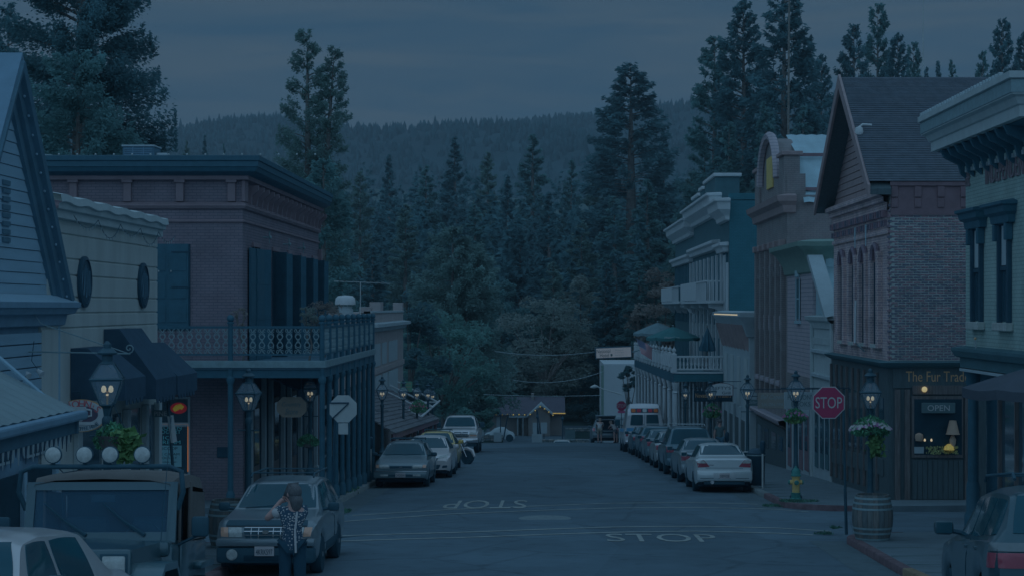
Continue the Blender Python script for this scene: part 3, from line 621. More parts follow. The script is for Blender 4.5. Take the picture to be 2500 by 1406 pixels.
    while y < by1:
        o = link('ornament', om, bo); o.location = Vector((bx, y, zb+.02))-rl0; o.rotation_euler.z = math.pi/2; y += .228
    posts = [(-7.98, by), (-12.6, by)]+[(bx, by+.01+1.5*i) for i in range(10)]
    pm = {}
    for i, (x, y) in enumerate(posts):
        b = MB(); g = zr(y)+.14; b.cyl((x, y, g), (x, y, zt+.12), .075, .062, 10); b.lathe([(.11, g), (.11, g+.28), (.08, g+.36)], (x, y, 0), 10); b.lathe([(.08, zf0-.3), (.11, zf0-.2), (.08, zf0-.12)], (x, y, 0), 10)
        b.lathe([(.09, zt+.08), (.09, zt+.13), (.04, zt+.15)], (x, y, 0), 10); po = b.build('post', M_dkg, R, smooth=40); MB().ball((x, y, zt+.22), .095, 12, 8).build('ball_finial', M_dkg, po, smooth=60)
    # things on the balcony: iron table and chairs
    return R
left_brick()
def air_unit():
    Y = 52; x0, _, z1 = P(299, 356, Y); x1, _, z0 = P(376, 392, Y); R = thing('air_conditioner', 'grey rooftop cooling unit with louvred sides above the black cornice', 'air conditioner', ((x0+x1)/2, Y, z0))
    part(R, 'case', M_greyd, x0, x1, Y, Y+.9, z0-.05, z1-.03, .02); part(R, 'lid', M_wht2, x0-.03, x1+.03, Y-.03, Y+.93, z1-.03, z1+.02, .02)
    for i in range(6): part(R, 'louvre', M_grey2, x0+.05, x1-.05, Y-.015, Y+.001, z0+.03+i*.055, z0+.05+i*.055)
    for k in (1, 2): part(R, 'seam', M_grey2, x0+(x1-x0)*k/3-.01, x0+(x1-x0)*k/3+.01, Y-.02, Y, z0, z1-.03)
    b = MB(); q = P(392, 385, Y); b.box(q[0]-.15, q[0]+.17, Y+.1, Y+.5, z0-.05, z0+.22, .04); b.build('roof_vent', M_wht2, None, base=(q[0], Y, z0-.05), label='small pale roof vent beside the rooftop cooling unit', cat='vent')
air_unit()
b = MB(); q = [P(70, 360, 54), P(118, 374, 54)]; b.prism([(q[0][0]-3, 54, q[0][2]-.0), (q[1][0]+.1, 54, q[1][2]-.05), (q[1][0]+.1, 54, q[1][2]-.35), (q[0][0]-3, 54, q[0][2]-.5)], (0, 5, 0))
b.build('roof_hatch', M_wht2, None, base=(q[0][0], 54, 3.5), label='pale sloping roof hood behind the black cornice', cat='roof hood')
# ================================================================== coffee house (cream stucco)
def coffee_house():
    xw, y0, y1 = -7.95, 29.0, 37.6; gz = zr(33)-.4; R = thing('coffee_house', 'cream stucco coffee house with grooved front and scalloped parapet', 'building', (xw, y1, gz))
    prof = [0, .02, .05, .10, .16, .20, .20]
    zz = lambda py, px: WX(px, py, xw)[2]
    part(R, 'wall', M_cream, -22, xw-.012, y0, y1-.012, gz-1.5, 1.55)
    # stucco courses with recessed grooves between, each a slab
    edges = [1.22, .82, .62, .27, -.06, -.30, -1.2, -2.7]
    gl = [1.20, .80, .53, .17, -.095, -.34]
    zs = [1.45]+gl+[-5.2]
    for a, b_ in zip(zs[:-1], zs[1:]):
        part(R, 'stucco_course', M_cream, xw-.03, xw+.012, y0+.3 if a > -.3 else y0, y1-.01, b_+.012, a-.012, .012)
    cp = MB(); n = 40; pts = []
    for i in range(n+1):
        t = i/n; y = y0+.4+(y1+.1-y0-.4)*t; wv = .02*math.sin(t*38); pts.append([(xw-.02, y, 1.42), (xw+.1, y, 1.44), (xw+.1, y, 1.56), (xw+.16, y, 1.58), (xw+.17, y, 1.66+wv), (xw+.22, y, 1.68+wv), (xw+.2, y, 1.8+wv), (xw+.02, y, 1.83+wv), (xw-.3, y, 1.8)])
    cp.grid(pts); cp.grid([[(p[0]-.0, y1+.1, p[2]) for p in pts[-1]], [(-22, y1+.1, p[2]) for p in pts[-1]]]); cp.build('parapet_cap', M_creamt, R, smooth=35)
    # icicle lights under the cap
    for seg in range(5):
        ya = y0+1.2+seg*1.65; b = MB(); pts = [(xw+.2, ya+1.65*t, 1.5-.28*4*t*(1-t)*(.6+.4*(seg % 2))) for t in np.linspace(0, 1, 9)]; b.tube(pts, .006, 4); so_ = b.build('light_string', M_blk, R)
        for p in pts[1:-1]: MB().cyl((p[0], p[1], p[2]), (p[0], p[1]+.01, p[2]-.05), .013, .006, 5).build('bulb', M_wht2, so_)
    # two oval plaques
    for px, py, hw, hh in ((201, 688, .30, 62), (345, 697, .30, 55)):
        c = WX(px, py, xw); s = (px-CX)/xw; o = MB(); o.lathe([(.001, 0), (1, 0), (1, .05), (.86, .07), (.84, .045), (.001, .045)], (0, 0, 0), 32, 'x'); o.v = [(xw+.015+x, c[1]+a*.42, c[2]+b_*hh/s) for x, a, b_ in o.v]
        pl = o.build('oval_plaque', M_blk, R, smooth=40)
        for k in range(5):
            a = (k-2)*.14; o = MB(); o.tube([(xw+.065, c[1]+a+.05*math.sin(q*2+k), c[2]+q*.3) for q in np.linspace(-.9+abs(a), .9-abs(a), 7)], .018, 5); o.build('carving', M_greyd, pl)
    # awnings: two stepped navy cloth hoods over the doors
    def hood(ya, yb, zt, d, drop, lab):
        b = MB(); b.prism([(xw+.02, ya, zt), (xw+.3, ya, zt), (xw+d, ya, zt-drop), (xw+d, ya, zt-drop-.35), (xw+.02, ya, zt-drop-.35)], (0, yb-ya, 0)); o = b.build('awning', M_awn, R, smooth=0)
        for i in range(int((yb-ya)/.28)):
            y = ya+.02+i*.28; c_ = MB(); c_.prism([(xw+d-.004, y, zt-drop-.34), (xw+d-.004, y+.26, zt-drop-.34), (xw+d-.004, y+.2, zt-drop-.43), (xw+d-.004, y+.06, zt-drop-.43)], (.012, 0, 0)); c_.build('scallop', M_awn, o)
    hood(30.7, 32.3, -.68, .92, .52, ''); hood(33.0, 34.8, -.39, .95, .9, ''); hood(34.95, 36.9, -.70, .95, .6, '')
    for yc in (31.0, 33.1, 34.6, 36.2, 37.4): part(R, 'pilaster', M_creamt, xw+.012, xw+.12, yc-.13, yc+.13, zr(yc)+.1, -1.9, .02)
    for ya, yb in ((31.3, 32.8), (33.4, 34.3), (34.9, 35.9), (36.5, 37.2)):
        d = part(R, 'shop_window', M_glass, xw+.012, xw+.03, ya, yb, zr(ya)+.7, -1.95)
    return R
coffee_house()
def coffee_sign():
    Y = 30.6; c = P(197, 1014, Y); R = thing('coffee_sign', 'oval hanging sign with a white cup and red name in front of the coffee house', 'sign', (c[0], Y, c[2]-.4))
    s = S(Y); a, b_ = 62/s, 40/s
    o = MB(); o.lathe([(.001, 0), (1, 0), (1, .05), (.001, .05)], (0, 0, 0), 40, 'y'); o.v = [(c[0]+x*a, Y+y, c[2]+z*b_) for x, y, z in o.v]; o.build('board', M_gold, R, smooth=40)
    o = MB(); o.lathe([(.001, 0), (1, 0), (1, .01), (.001, .01)], (0, 0, 0), 40, 'y'); o.v = [(c[0]+x*a*.95, Y-.012+y, c[2]+z*b_*.95) for x, y, z in o.v]; o.build('face', M_white, R, smooth=40)
    o = MB(); o.lathe([(.001, 0), (1, 0), (1, .006), (.001, .006)], (0, 0, 0), 40, 'y'); o.v = [(c[0]+x*a*.62+.03, Y-.02+y, c[2]+.02+z*b_*.52) for x, y, z in o.v]; o.build('dark_oval', mat('coffee_brown', A(26, 36, 56), .7), R, smooth=40)
    o = MB(); o.prism([(c[0]-.14, Y-.03, c[2]+.15), (c[0]+.1, Y-.03, c[2]+.15), (c[0]+.08, Y-.03, c[2]-.04), (c[0]+.02, Y-.03, c[2]-.09), (c[0]-.06, Y-.03, c[2]-.09), (c[0]-.12, Y-.03, c[2]-.04)], (0, .008, 0)); o.build('cup', M_white, R)
    o = MB(); o.tube([(c[0]+.09, Y-.03, c[2]+.11), (c[0]+.18, Y-.03, c[2]+.09), (c[0]+.18, Y-.03, c[2]+.0), (c[0]+.08, Y-.03, c[2]-.02)], .018, 6); o.build('cup_handle', M_white, R)
    o = MB(); o.box(c[0]-.2, c[0]+.24, Y-.03, Y-.022, c[2]-.15, c[2]-.10); o.build('saucer', M_white, R)
    M_mar = mat('maroon', A(66, 44, 60), .7)
    for i, ch in enumerate("JOHN'S"):                       # name set along the arch
        t = math.radians(122-i*18); x, z = c[0]+math.cos(t)*a*.80, c[2]+math.sin(t)*b_*.74; text(ch, M_mar, (x, Y-.014, z), (math.sin(t), 0, -math.cos(t)*.6), (math.cos(t)*.6, 0, math.sin(t)), height=.115 if ch != "'" else .04, parent=R)
    for i, ch in enumerate('GOURMET COFFEE HOUSE'):
        if ch == ' ': continue
        t = math.radians(216+i*5.6); x, z = c[0]+math.cos(t)*a*.84, c[2]+math.sin(t)*b_*.78; text(ch, M_greyd, (x, Y-.014, z), (-math.sin(t), 0, math.cos(t)*.6), (-math.cos(t)*.6, 0, -math.sin(t)), height=.06, parent=R)
    MB().tube([(c[0], Y+.02, c[2]+b_), (c[0], Y+.02, c[2]+b_+.12), (-7.9, Y+.02, c[2]+b_+.12)], .012, 5).build('hanger', M_blk, R)
coffee_sign()
# ================================================================== grey gabled shop
def grey_shop():
    xw, y1 = -7.95, 30.1; ya = 27.25; gz = zr(28)-.4
    R = thing('gabled_shop', 'pale grey clapboard shop with a steep gable and metal porch roof', 'building', (xw, ya, gz))
    zap, ze = 3.62, .12; hw = y1-ya; y0 = ya-hw
    body = MB(); body.prism([(xw-.05, y0, gz-1), (xw-.05, y1-.05, gz-1), (xw-.05, y1-.05, ze), (xw-.05, ya, zap-.05), (xw-.05, y0, ze)], (-14, 0, 0)); body.build('wall', M_grey2, R)
    step = .175; z = ze+.06                        # clapboards of the gable, one by one
    while z < zap-.25:
        half = hw*(1-(z+step-ze)/(zap-ze))-.12; h2 = hw*(1-(z-ze)/(zap-ze))-.12
        b = MB(); b.prism([(xw-.045, ya-h2, z), (xw-.045, ya+h2, z), (xw-.045, ya+half, z+step-.01), (xw-.045, ya-half, z+step-.01)], (.035, 0, 0)); b.v = [(x+(.012 if zz < z+.05 and x > xw-.03 else 0), y, zz) for x, y, zz in b.v]; b.build('clapboard', M_grey, R); z += step
    z = -.38
    for i in range(6):
        part(R, 'clapboard', M_grey, xw-.045, xw+.0, y0, y1-.14, z-.175, z-.012, .006); z -= .182
    part(R, 'corner_board', M_grey, xw-.06, xw+.02, y1-.14, y1-.04, -2.6, -.1, .01)
    eave = MB(); sweep(eave, [(0, -.30), (.07, -.28), (.10, -.12), (.2, -.10), (.24, -.02), (.28, 0), (.28, .08), (.06, .14), (-.1, .2)], [(xw, y0-1, 1, 0), (xw, y1-.02, 1, 1), (xw-3, y1-.02, 0, 1)]); eave.build('cornice', M_grey2, R, smooth=35)
    fr = MB(); fr.grid([[(xw+.02, y0, ze+.08), (xw+.02, y1+.1, ze+.08)], [(xw+.27, y0, .082), (xw+.27, y1+.2, .082)]]); fr.build('skirt_roof', M_grey, R)
    rk = MB()                                          # moulded rake board
    d = Vector((0, hw, ze-zap)).normalized(); nrm = Vector((0, -d.z, d.y))
    prof = [(-.02, -.42), (.05, -.40), (.05, -.24), (.12, -.22), (.14, -.10), (.22, -.08), (.24, .02), (.20, .05), (-.4, .06)]
    for sg in (1, -1):
        rows = []
        for t in (0, 1.0):
            p = Vector((xw, ya, zap))+Vector((0, sg*hw*t, (ze-zap)*t)); rows.append([(p.x+a, p.y+sg*nrm.y*b_, p.z+nrm.z*b_) for a, b_ in prof])
        rk.grid(rows)
    rk.build('rake_board', M_greyd, R, smooth=30)
    for i in range(13):
        t = (i+.5)/13; p = Vector((xw+.16, ya, zap))+Vector((0, hw*t, (ze-zap)*t))-nrm*.12; MB().ball(tuple(p), .022, 6, 4).build('rake_bulb', M_grey, R)
    rf = MB(); rf.prism([(xw+.2, ya, zap+.06), (xw+.2, y1+.1, ze-.05), (xw+.2, y1+.1, ze+.02), (xw+.2, ya, zap+.14)], (-14, 0, 0)); rf.prism([(xw+.2, ya, zap+.06), (xw+.2, y0-.1, ze-.05), (xw+.2, y0-.1, ze+.02), (xw+.2, ya, zap+.14)], (-14, 0, 0)); rf.build('roof', M_grey2, R)
    for i in range(8): part(R, 'vent_louvre', M_greyd, xw-.0, xw+.02, ya-.35, ya+.02, .95+i*.12, 1.02+i*.12)
    # shop windows under the porch
    for yc in (25.0, 26.8, 28.6):
        f = part(R, 'window', M_wht2, xw-.03, xw+.04, yc-.5, yc+.5, -2.3, -1.55, .01); part(f, 'pane', M_glass, xw+.042, xw+.05, yc-.42, yc-.02, -2.25, -1.6); part(f, 'pane', M_glass, xw+.042, xw+.05, yc+.02, yc+.42, -2.25, -1.6)
    part(R, 'shop_front', M_int, xw-.02, xw+.02, y0-2, y1-.2, gz-.3, -2.5)
    for yc in (27.8, 29.6): part(R, 'pilaster', M_grey, xw+.02, xw+.1, yc-.07, yc+.07, gz-.2, -2.45, .01)
    # metal porch roof with ribs, gutter and tie rods
    X0, X1 = xw, -5.95; yA, yB = 12, 23.4; za = -.30; zb = -1.30
    pr = MB(); n = 60
    pr.grid([[(X0+(X1-X0)*t, yA+(yB-yA)*i/n, za+(zb-za)*t+(.018 if i % 2 else 0)) for t in (0, .5, 1)] for i in range(n+1)]); po = pr.build('porch_roof', M_metal, R)
    part(po, 'gutter', M_grey2, X1-.03, X1+.12, yA, yB+.05, zb-.12, zb-.005, .03); part(po, 'fascia', M_greyd, X1-.1, X1-.04, yA, yB, zb-.3, zb-.03, .01)
    part(po, 'end_board', M_greyd, X0, X1, yB-.01, yB+.05, zb-.3, zb-.02, .01)
    for i in range(46):
        y = yB-.1-i*.1; MB().prism([(X1-.06, y, zb-.3), (X1-.06, y-.085, zb-.3), (X1-.06, y-.05, zb-.3-.1-.05*(i % 3))], (.008, 0, 0)).build('fringe', M_wht2 if i % 2 else M_awn, po)
    for a, c in (((4, 840), (172, 985)), ):
        p, q = (xw+.02, 23.25, .25), (X1-.2, 23.25, zb+.02); MB().tube([p, q], .028, 6).build('tie_rod', M_grey, R)
    return R
grey_shop()
def bracket_light():                          # arm with scroll and two spot lamps on the grey shop
    xw = -7.93; R = thing('sign_bracket', 'long scrolled iron bracket with two spot lamps on the grey shop', 'bracket', (xw, 28.2, -1.0)); Y = 28.2
    z = lambda py: (HY-py)*Y/F
    x = lambda px: (px-CX)*Y/F
    MB().tube([(xw, Y, z(858)), (x(318), Y, z(863))], .012, 6).build('arm', M_iron, R)
    MB().tube([(xw-.0, Y, z(745)), (x(100), Y, z(790)), (x(255), Y, z(842)), (x(312), Y, z(862))], .009, 6).build('stay', M_iron, R)
    c = (x(315), z(850)); MB().tube([(c[0]+.075*(1-k/16)*math.cos(-1.5+k*.6), Y, c[1]+.075*(1-k/16)*math.sin(-1.5+k*.6)) for k in range(15)], .01, 6).build('scroll', M_iron, R)
    for px, py in ((65, 912), (97, 908)):
        MB().tube([(x(px-14), Y, z(832)), (x(px-20), Y, z(880)), (x(px), Y, z(py))], .006, 5).build('lamp_cord', M_blk, R); b = MB(); b.cyl((x(px)-.03, Y-.02, z(py)+.03), (x(px)+.05, Y-.06, z(py)-.03), .03, .055, 10); b.build('spot_lamp', M_white, R, smooth=40)
bracket_light()
# ------------------------------------------------------------------ right side of the street
XR = 9.0
M_bk = [mat('old_brick_'+k, A(*c, 1.0), .9, var=.22, scale=9, bump=.4) for k, c in (('red', (42, 50, 68)), ('brown', (35, 47, 66)), ('dark', (29, 45, 65)))]
M_mort = mat('lime_mortar', A(50, 76, 93, .95), .95, var=.2, scale=5, bump=.4)
M_brk2 = mat('weathered_brick', A(46, 58, 74, 1.3), .9, var=.28, scale=1.5, brick=(.21, .068, A(54, 70, 84, 1.3), A(38, 51, 69, 1.3)))
M_brk3 = mat('brown_brick', A(43, 62, 78, .8), .9, var=.15, scale=1.5, brick=(.22, .075, A(38, 57, 73, .75), A(45, 62, 78, .8)))
M_pale = mat('pale_green_brick', A(38, 66, 80, 1.25), .85, var=.12, scale=1.5, brick=(.22, .075, A(34, 61, 75, 1.15), A(40, 67, 81, 1.25)))
M_redw = mat('red_board', A(40, 49, 66, .8), .8, var=.12, scale=3)
M_shin = mat('shingle_roof', A(29, 50, 70, .6), .9, var=.18, scale=3, brick=(.3, .12, A(27, 48, 67, .58), A(30, 50, 69, .6)))
M_clap = mat('brown_clapboard', A(44, 57, 72), .8, var=.12, scale=3)
M_dkw = mat('dark_shopfront', A(20, 40, 54, .9), .65, var=.2, scale=4, stretch=(5, 5, .6))
M_teal = mat('teal_brick', A(14, 52, 72, .8), .85, var=.10, scale=1.5, brick=(.22, .075, A(10, 46, 67, .8), A(15, 53, 74, .8)))
M_hgrey = mat('hotel_grey_green', A(21, 52, 71, .7), .8, var=.1, scale=2)
M_hwh = mat('hotel_white', A(56, 84, 106), .75, var=.06, scale=2)
M_mauve = mat('mauve_board', A(50, 68, 88), .8, var=.08, scale=2, brick=(9, .14, A(40, 58, 78), A(50, 68, 88)))
M_gcorn = mat('green_cornice', A(36, 66, 78, .85), .75, var=.1, scale=3)
M_copp = mat('weathered_tin', A(46, 80, 104), .5, var=.12, scale=1.2, metal=.2)
M_flagr, M_flagw, M_flagb = mat('flag_red', A(72, 46, 68), .85), mat('flag_white', A(60, 84, 104), .85), mat('flag_blue', A(22, 42, 76), .85)
def fur_shop():
    y0, y1 = 48.4, 57.8; ym = (y0+y1)/2; gz = zr(50)-.2; z = lambda py: (HY-py)*y0/F
    R = thing('old_brick_shop', 'old exposed brick shop with shingle gable roof and dark wooden shopfront', 'building', (XR, y0, gz))
    part(R, 'wall', M_mort, XR+.015, 20, y0-.02, y1, gz-1.5, 3.2)
    wl = part(R, 'street_wall', M_brk2, XR, XR+.2, y0+.05, y1, -1.5, 2.75)
    # end wall laid brick by brick
    bw, bh = .2, .0665; cnt = 0; shp = [B(-bw/2+.006, bw/2-.006, -.03, .03, -bh/2+.012, bh/2-.012, .006).mesh('brick', m_) for m_ in M_bk]; rest = [MB(), MB(), MB()]
    zb, zt = z(885), z(526); rows = int((zt-zb)/bh); r0 = root_loc(R)
    for i in range(rows):
        zz = zt-(i+.5)*bh; k = 0; x = XR+.02+(bw/2 if i % 2 else 0); header = (i % 6 == 5)
        step = bw/2 if header else bw
        while x < 11.3:
            xc = x+step/2; j = rng.choices((0, 1, 2), (4, 3, 2) if zz > 1.2 else (2, 4, 3))[0]; dy = rng.uniform(-.008, .008); sx = .5 if header else rng.uniform(.93, 1.0)
            if cnt < 300 and not (rng.random() < .04):
                o = link('brick', shp[j], wl); o.location = Vector((xc, y0+dy, zz+rng.uniform(-.004, .004)))-r0; o.scale.x = sx; o.rotation_euler.y = rng.uniform(-.02, .02); cnt += 1
            else:
                h = bw/2*sx-.010; rest[j].box(xc-h, xc+h, y0-.03+dy, y0+.03+dy, zz-bh/2+.012, zz+bh/2-.012)
            x += step
    for j in range(3): rest[j].build('brickwork', M_bk[j], wl, kind='stuff')
    # corner quoins of ragged brick on the street side edge, corbel table, windows
    for i in range(30):
        zz = -1.4+i*.137; part(wl, 'quoin_brick', M_bk[i % 3], XR-.03, XR+.05, y0-.035, y0+(.2 if i % 2 else .1), zz+.06, zz+.12)
    cor = MB(); sweep(cor, [(0, 2.52), (.06, 2.55), (.06, 2.75), (.16, 2.78), (.16, 2.9), (.28, 2.95), (.28, 3.06), (.2, 3.1), (0, 3.12)], [(XR, y0+.02, 1, 0), (XR, y1, 1, 0)])
    cor.v = [(2*XR-x, y, zz) for x, y, zz in cor.v]; cor.build('corbel_cornice', M_brk2, R, smooth=20)
    for i in range(26): y = y0+.3+i*.355; part(R, 'dentil', M_bk[i % 3], XR-.14, XR, y, y+.16, 2.38, 2.56); 
    for i in range(26): y = y0+.3+i*.355; part(R, 'dentil', M_bk[(i+1) % 3], XR-.08, XR, y+.08, y+.24, 2.14, 2.30)
    part(R, 'string_course', M_brk2, XR-.06, XR, y0+.05, y1, 1.93, 2.04, .01)
    for k, px in enumerate((2063, 2091, 2117, 2146)):
        yc = WX(px, 700, XR)[1]+.25; f = part(R, 'tall_window', M_int, XR-.012, XR+.1, yc-.32, yc+.32, -1.0, 1.22)
        part(f, 'window_frame', M_blk, XR-.03, XR+.02, yc-.38, yc-.32, -1.0, 1.22); part(f, 'window_frame', M_blk, XR-.03, XR+.02, yc+.32, yc+.38, -1.0, 1.22); part(f, 'meeting_rail', M_blk, XR-.03, XR-.01, yc-.31, yc+.31, .08, .14)
        for sg in (-1, 1): part(f, 'pier', M_brk2, XR-.13, XR+.001, yc+sg*.56-.16, yc+sg*.56+.16, -1.1, 1.5, .01)
        a = MB(); a.tube([(XR-.08, yc+.42*math.cos(t), 1.28+.42*math.sin(t)) for t in np.linspace(0, math.pi, 9)], .07, 5); a.build('arch_hood', M_bk[1], f)
        part(f, 'sill', M_mort, XR-.14, XR, yc-.4, yc+.4, -1.1, -1.0, .01)
    for yy, zz in ((51.6, 2.0), (53.4, 2.0)): MB().cyl((XR-.07, yy, zz+.3), (XR-.07, yy, zz-.3), .03, .015, 6).build('anchor_star', M_copp, R)
    # banner arm
    MB().tube([(XR-.3, 51.9, .2), (XR-.32, 51.9, -1.0)], .035, 6).build('banner_pole', M_white, R); MB().tube([(XR-.3, 51.9, -1.0), (XR-.05, 51.9, -1.25)], .02, 6).build('banner_arm', M_iron, R)
    # red boarded strip with raised blocks
    part(R, 'red_panel', M_redw, XR+.02, 14, y0-.05, y0+.02, z(526), z(445))
    part(R, 'red_fascia', M_redw, XR-.0, 14, y0-.11, y0-.052, z(455), z(444), .01)
    for px in (2183, 2240, 2296, 2352):
        x = P(px, 0, y0)[0]; part(R, 'panel_block', M_redw, x-.09, x+.09, y0-.1, y0-.052, z(482), z(456), .01); part(R, 'panel_block', M_redw, x-.085, x+.085, y0-.08, y0-.052, z(507), z(484), .01)
    # gable roof: ridge runs away from the street
    zr_, ze = 6.62, 3.30; xo = XR-.55
    rf = MB(); 
    for ya_, sg in ((y0-.12, -1), (y1+.12, 1)):
        d = Vector((0, ya_-ym, ze-zr_)); n = int(d.length/.12)
        for i in range(n):                        # shingle courses as overlapping steps
            a = Vector((0, ym, zr_))+d*(i/n); b_ = Vector((0, ym, zr_))+d*((i+1.12)/n); up = Vector((0, sg*.57, .82))
            p = [a, b_+up*.0+up*.014, b_+up*.004, a-up*.03]; rf.prism([(xo, q.y, q.z) for q in p], (9, 0, 0))
    rf.build('shingle_roof', M_shin, R)
    for sg, ye in ((-1, y0-.2), (1, y1+.2)):      # rake boards at the street gable
        b = MB(); b.prism([(xo-.06, ym, zr_+.08), (xo-.06, ye, ze+.02-.12), (xo-.06, ye, ze-.42), (xo-.06, ym, zr_-.32)], (.07, 0, 0)); rb = b.build('rake_board', M_clap, R)
        b = MB(); b.prism([(xo+.012, ym, zr_-.02), (xo+.012, ye, ze-.2), (xo+.012, ye, ze-.36), (xo+.012, ym, zr_-.2)], (.55, 0, 0)); b.build('soffit', M_dkw, rb)
    hw = y1-ym; h = zr_-ze; zz = 3.14; st = .2
    while zz < zr_-.5:
        a, b2 = hw*(1-(zz-3.0)/(zr_-3.0)), hw*(1-(zz+st-3.0)/(zr_-3.0)); b = MB(); b.prism([(XR+.05, ym-a, zz), (XR+.05, ym+a, zz), (XR+.05, ym+b2, zz+st-.012), (XR+.05, ym-b2, zz+st-.012)], (-.05, 0, 0)); b.v = [(x-(.02 if q < zz+.05 and x < XR+.02 else 0), y, q) for x, y, q in b.v]
        b.build('clapboard', M_clap, R); zz += st
    part(R, 'gable_back', M_dkw, XR+.04, XR+.2, ym-1.6, ym+1.6, 3.1, 4.6)
    part(R, 'gable_slot', M_redw, XR-.06, XR-.0, ym-.35, ym-.05, 4.2, 5.3, .01)
    # shopfront
    lw = part(R, 'shopfront', M_dkw, XR-.0, 16, y0-.04, y0+.02, gz-.3, z(892)); part(R, 'shopfront_side', M_dkw, XR-.05, XR+.01, y0-.041, y1, gz-1.0, z(892)); 
    pc = MB(); sweep(pc, [(0, -1.6), (.08, -1.58), (.22, -1.5), (.26, -1.44), (0, -1.40)], [(16, y0-.04, 0, -1), (XR-.05, y0-.04, -1, -1), (XR-.05, y1, -1, 0)]); pc.build('shop_cornice', M_hgrey, R, smooth=30)
    sb = part(R, 'name_board', M_dkw, XR+.08, 12.5, y0-.075, y0-.042, z(947), z(897), .01)
    text('The Fur Trader', M_gold, (P(2293, 0, y0)[0], y0-.077, z(918)), (1, 0, 0), (0, 0, 1), width=1.78, height=.27, parent=sb)
    fx = lambda px: P(px, 0, y0)[0]
    wn = part(R, 'shop_window', M_wood, fx(2224), fx(2350), y0-.1, y0-.045, z(1116), z(966), .01); part(wn, 'interior', M_int, fx(2230), fx(2346), y0-.108, y0-.102, z(1108), z(973))
    part(R, 'transom_light', M_wood, fx(2226), fx(2350), y0-.09, y0-.045, z(962), z(940), .01); MB().ball((fx(2254), y0-.16, z(949)), .075, 12, 8).build('globe_lamp', mat('globe_warm', (1., .78, .38), .5, emit=.34, var=0), R, smooth=60)
    for px in (2190, 2214, 2360): part(R, 'pilaster', M_wood, fx(px)-.07, fx(px)+.07, y0-.1, y0-.045, gz+.1, z(950), .015)
    for i in range(10): x = fx(2226)+i*.135; part(R, 'wainscot_board', M_dkw, x, x+.125, y0-.075, y0-.045, gz+.45, z(1122), .008)
    part(R, 'plinth', M_dkw, XR-.06, 14, y0-.14, y0-.045, gz+.05, gz+.42, .01)
    # display: lamps, shades, flowers
    def disp(nm, m_, px, py, prof, sm=50): o = MB(); o.lathe(prof, (fx(px), y0-.2, z(py)), 14); return o.build(nm, m_, wn, smooth=sm)
    M_sh = mat('lamp_shade', A(54, 66, 72), .8); M_shy = mat('tiffany_shade', (.85, .62, .16), .6, emit=.16, var=.5, scale=20)
    disp('lamp_shade', M_sh, 2322, 1058, [(.19, 0), (.17, .03), (.09, .36), (.08, .36)]); disp('lamp_foot', M_sh, 2322, 1080, [(.05, -.1), (.08, 0), (.09, .1), (.03, .22)])
    disp('tiffany_lamp', M_shy, 2313, 1096, [(.14, 0), (.12, .09), (.05, .15), (.01, .16)]); disp('white_hat', M_sh, 2240, 1074, [(.09, 0), (.11, .1), (.1, .17), (.04, .2), (.01, .21)])
    disp('candle', M_bulb, 2254, 1075, [(.02, 0), (.03, .03), (.01, .07)]); disp('candle', M_bulb, 2270, 1075, [(.02, 0), (.03, .03), (.01, .07)])
    part(wn, 'notice', M_wht2, fx(2230), fx(2253), y0-.13, y0-.11, z(1105), z(1089))
    vv = MB()
    for i in range(160): x = rng.uniform(fx(2258), fx(2335)); q = rng.uniform(z(1106), z(1088)); a = rng.uniform(0, 6.28); r_ = .03; vv.add([(x+r_*math.cos(a+k*2.1), y0-.18+rng.uniform(-.03, .03), q+r_*math.sin(a+k*2.1)) for k in range(3)], [(0, 1, 2)])
    vv.build('dried_flowers', mat('dried_flower', A(46, 70, 60), .8, var=.6, scale=12), wn, kind='stuff', fix=False)
    # side shopfront panels along the street
    for i in range(9):
        y = y0+.5+i*1.0; part(R, 'side_panel', M_dkw, XR-.09, XR-.052, y, y+.8, zr(y)+.75, zr(y)+1.2, .01); part(R, 'side_pane', M_glass, XR-.075, XR-.052, y+.04, y+.76, zr(y)+1.35, -2.4); part(R, 'mullion', M_wood, XR-.12, XR-.052, y+.84, y+.95, zr(y)+.3, -1.75, .01)
    return R
fur_shop()
def hung(nm, label, cat, px, py, Y, w_, h, m_, lines, ltr, rod=True):
    c = P(px, py, Y); R = thing(nm, label, cat, (c[0], Y, c[2]-h/2)); B(c[0]-w_/2, c[0]+w_/2, Y-.025, Y+.025, c[2]-h/2, c[2]+h/2, .012).build('board', m_, R)
    for tx, dz, tw, th, sh in lines: text(tx, ltr, (c[0], Y-.027, c[2]+dz), (1, 0, 0), (0, 0, 1), width=tw, height=th, shear=sh, parent=R)
    if rod:
        for sx in (-1, 1): MB().cyl((c[0]+sx*w_*.35, Y, c[2]+h/2), (c[0]+sx*w_*.35, Y, c[2]+h/2+.12), .008, n=5).build('hanger', M_blk, R)
        MB().cyl((c[0]-w_*.6, Y, c[2]+h/2+.12), (max(c[0]+w_*.6, XR) if c[0] > 0 else c[0]+w_*.6, Y, c[2]+h/2+.12), .015, n=6).build('arm', M_blk, R)
    return R
hung('open_sign', 'small wooden OPEN board hanging in the dark shop window', 'sign', 2291, 995, 48.16, .88, .27, M_sign, [('OPEN', 0, .58, .15, 0)], M_ltr, False)
def camera_dome():
    p = P(2097, 322, 50.4); R = thing('security_camera', 'white dome camera hanging from the shingle gable edge', 'camera', p)
    b = MB(); b.lathe([(.05, .13), (.1, .11), (.12, .0), (.10, -.1), (.09, -.11)], p, 14); b.build('housing', M_white, R, smooth=50); MB().ball((p[0], p[1], p[2]-.11), .085, 12, 6, .8).build('dome', M_blk, R, smooth=60)
    MB().tube([(p[0], p[1], p[2]+.12), (p[0]+.1, p[1], p[2]+.2), (p[0]+.35, p[1], p[2]+.18)], .03, 6).build('arm', M_white, R)
camera_dome()
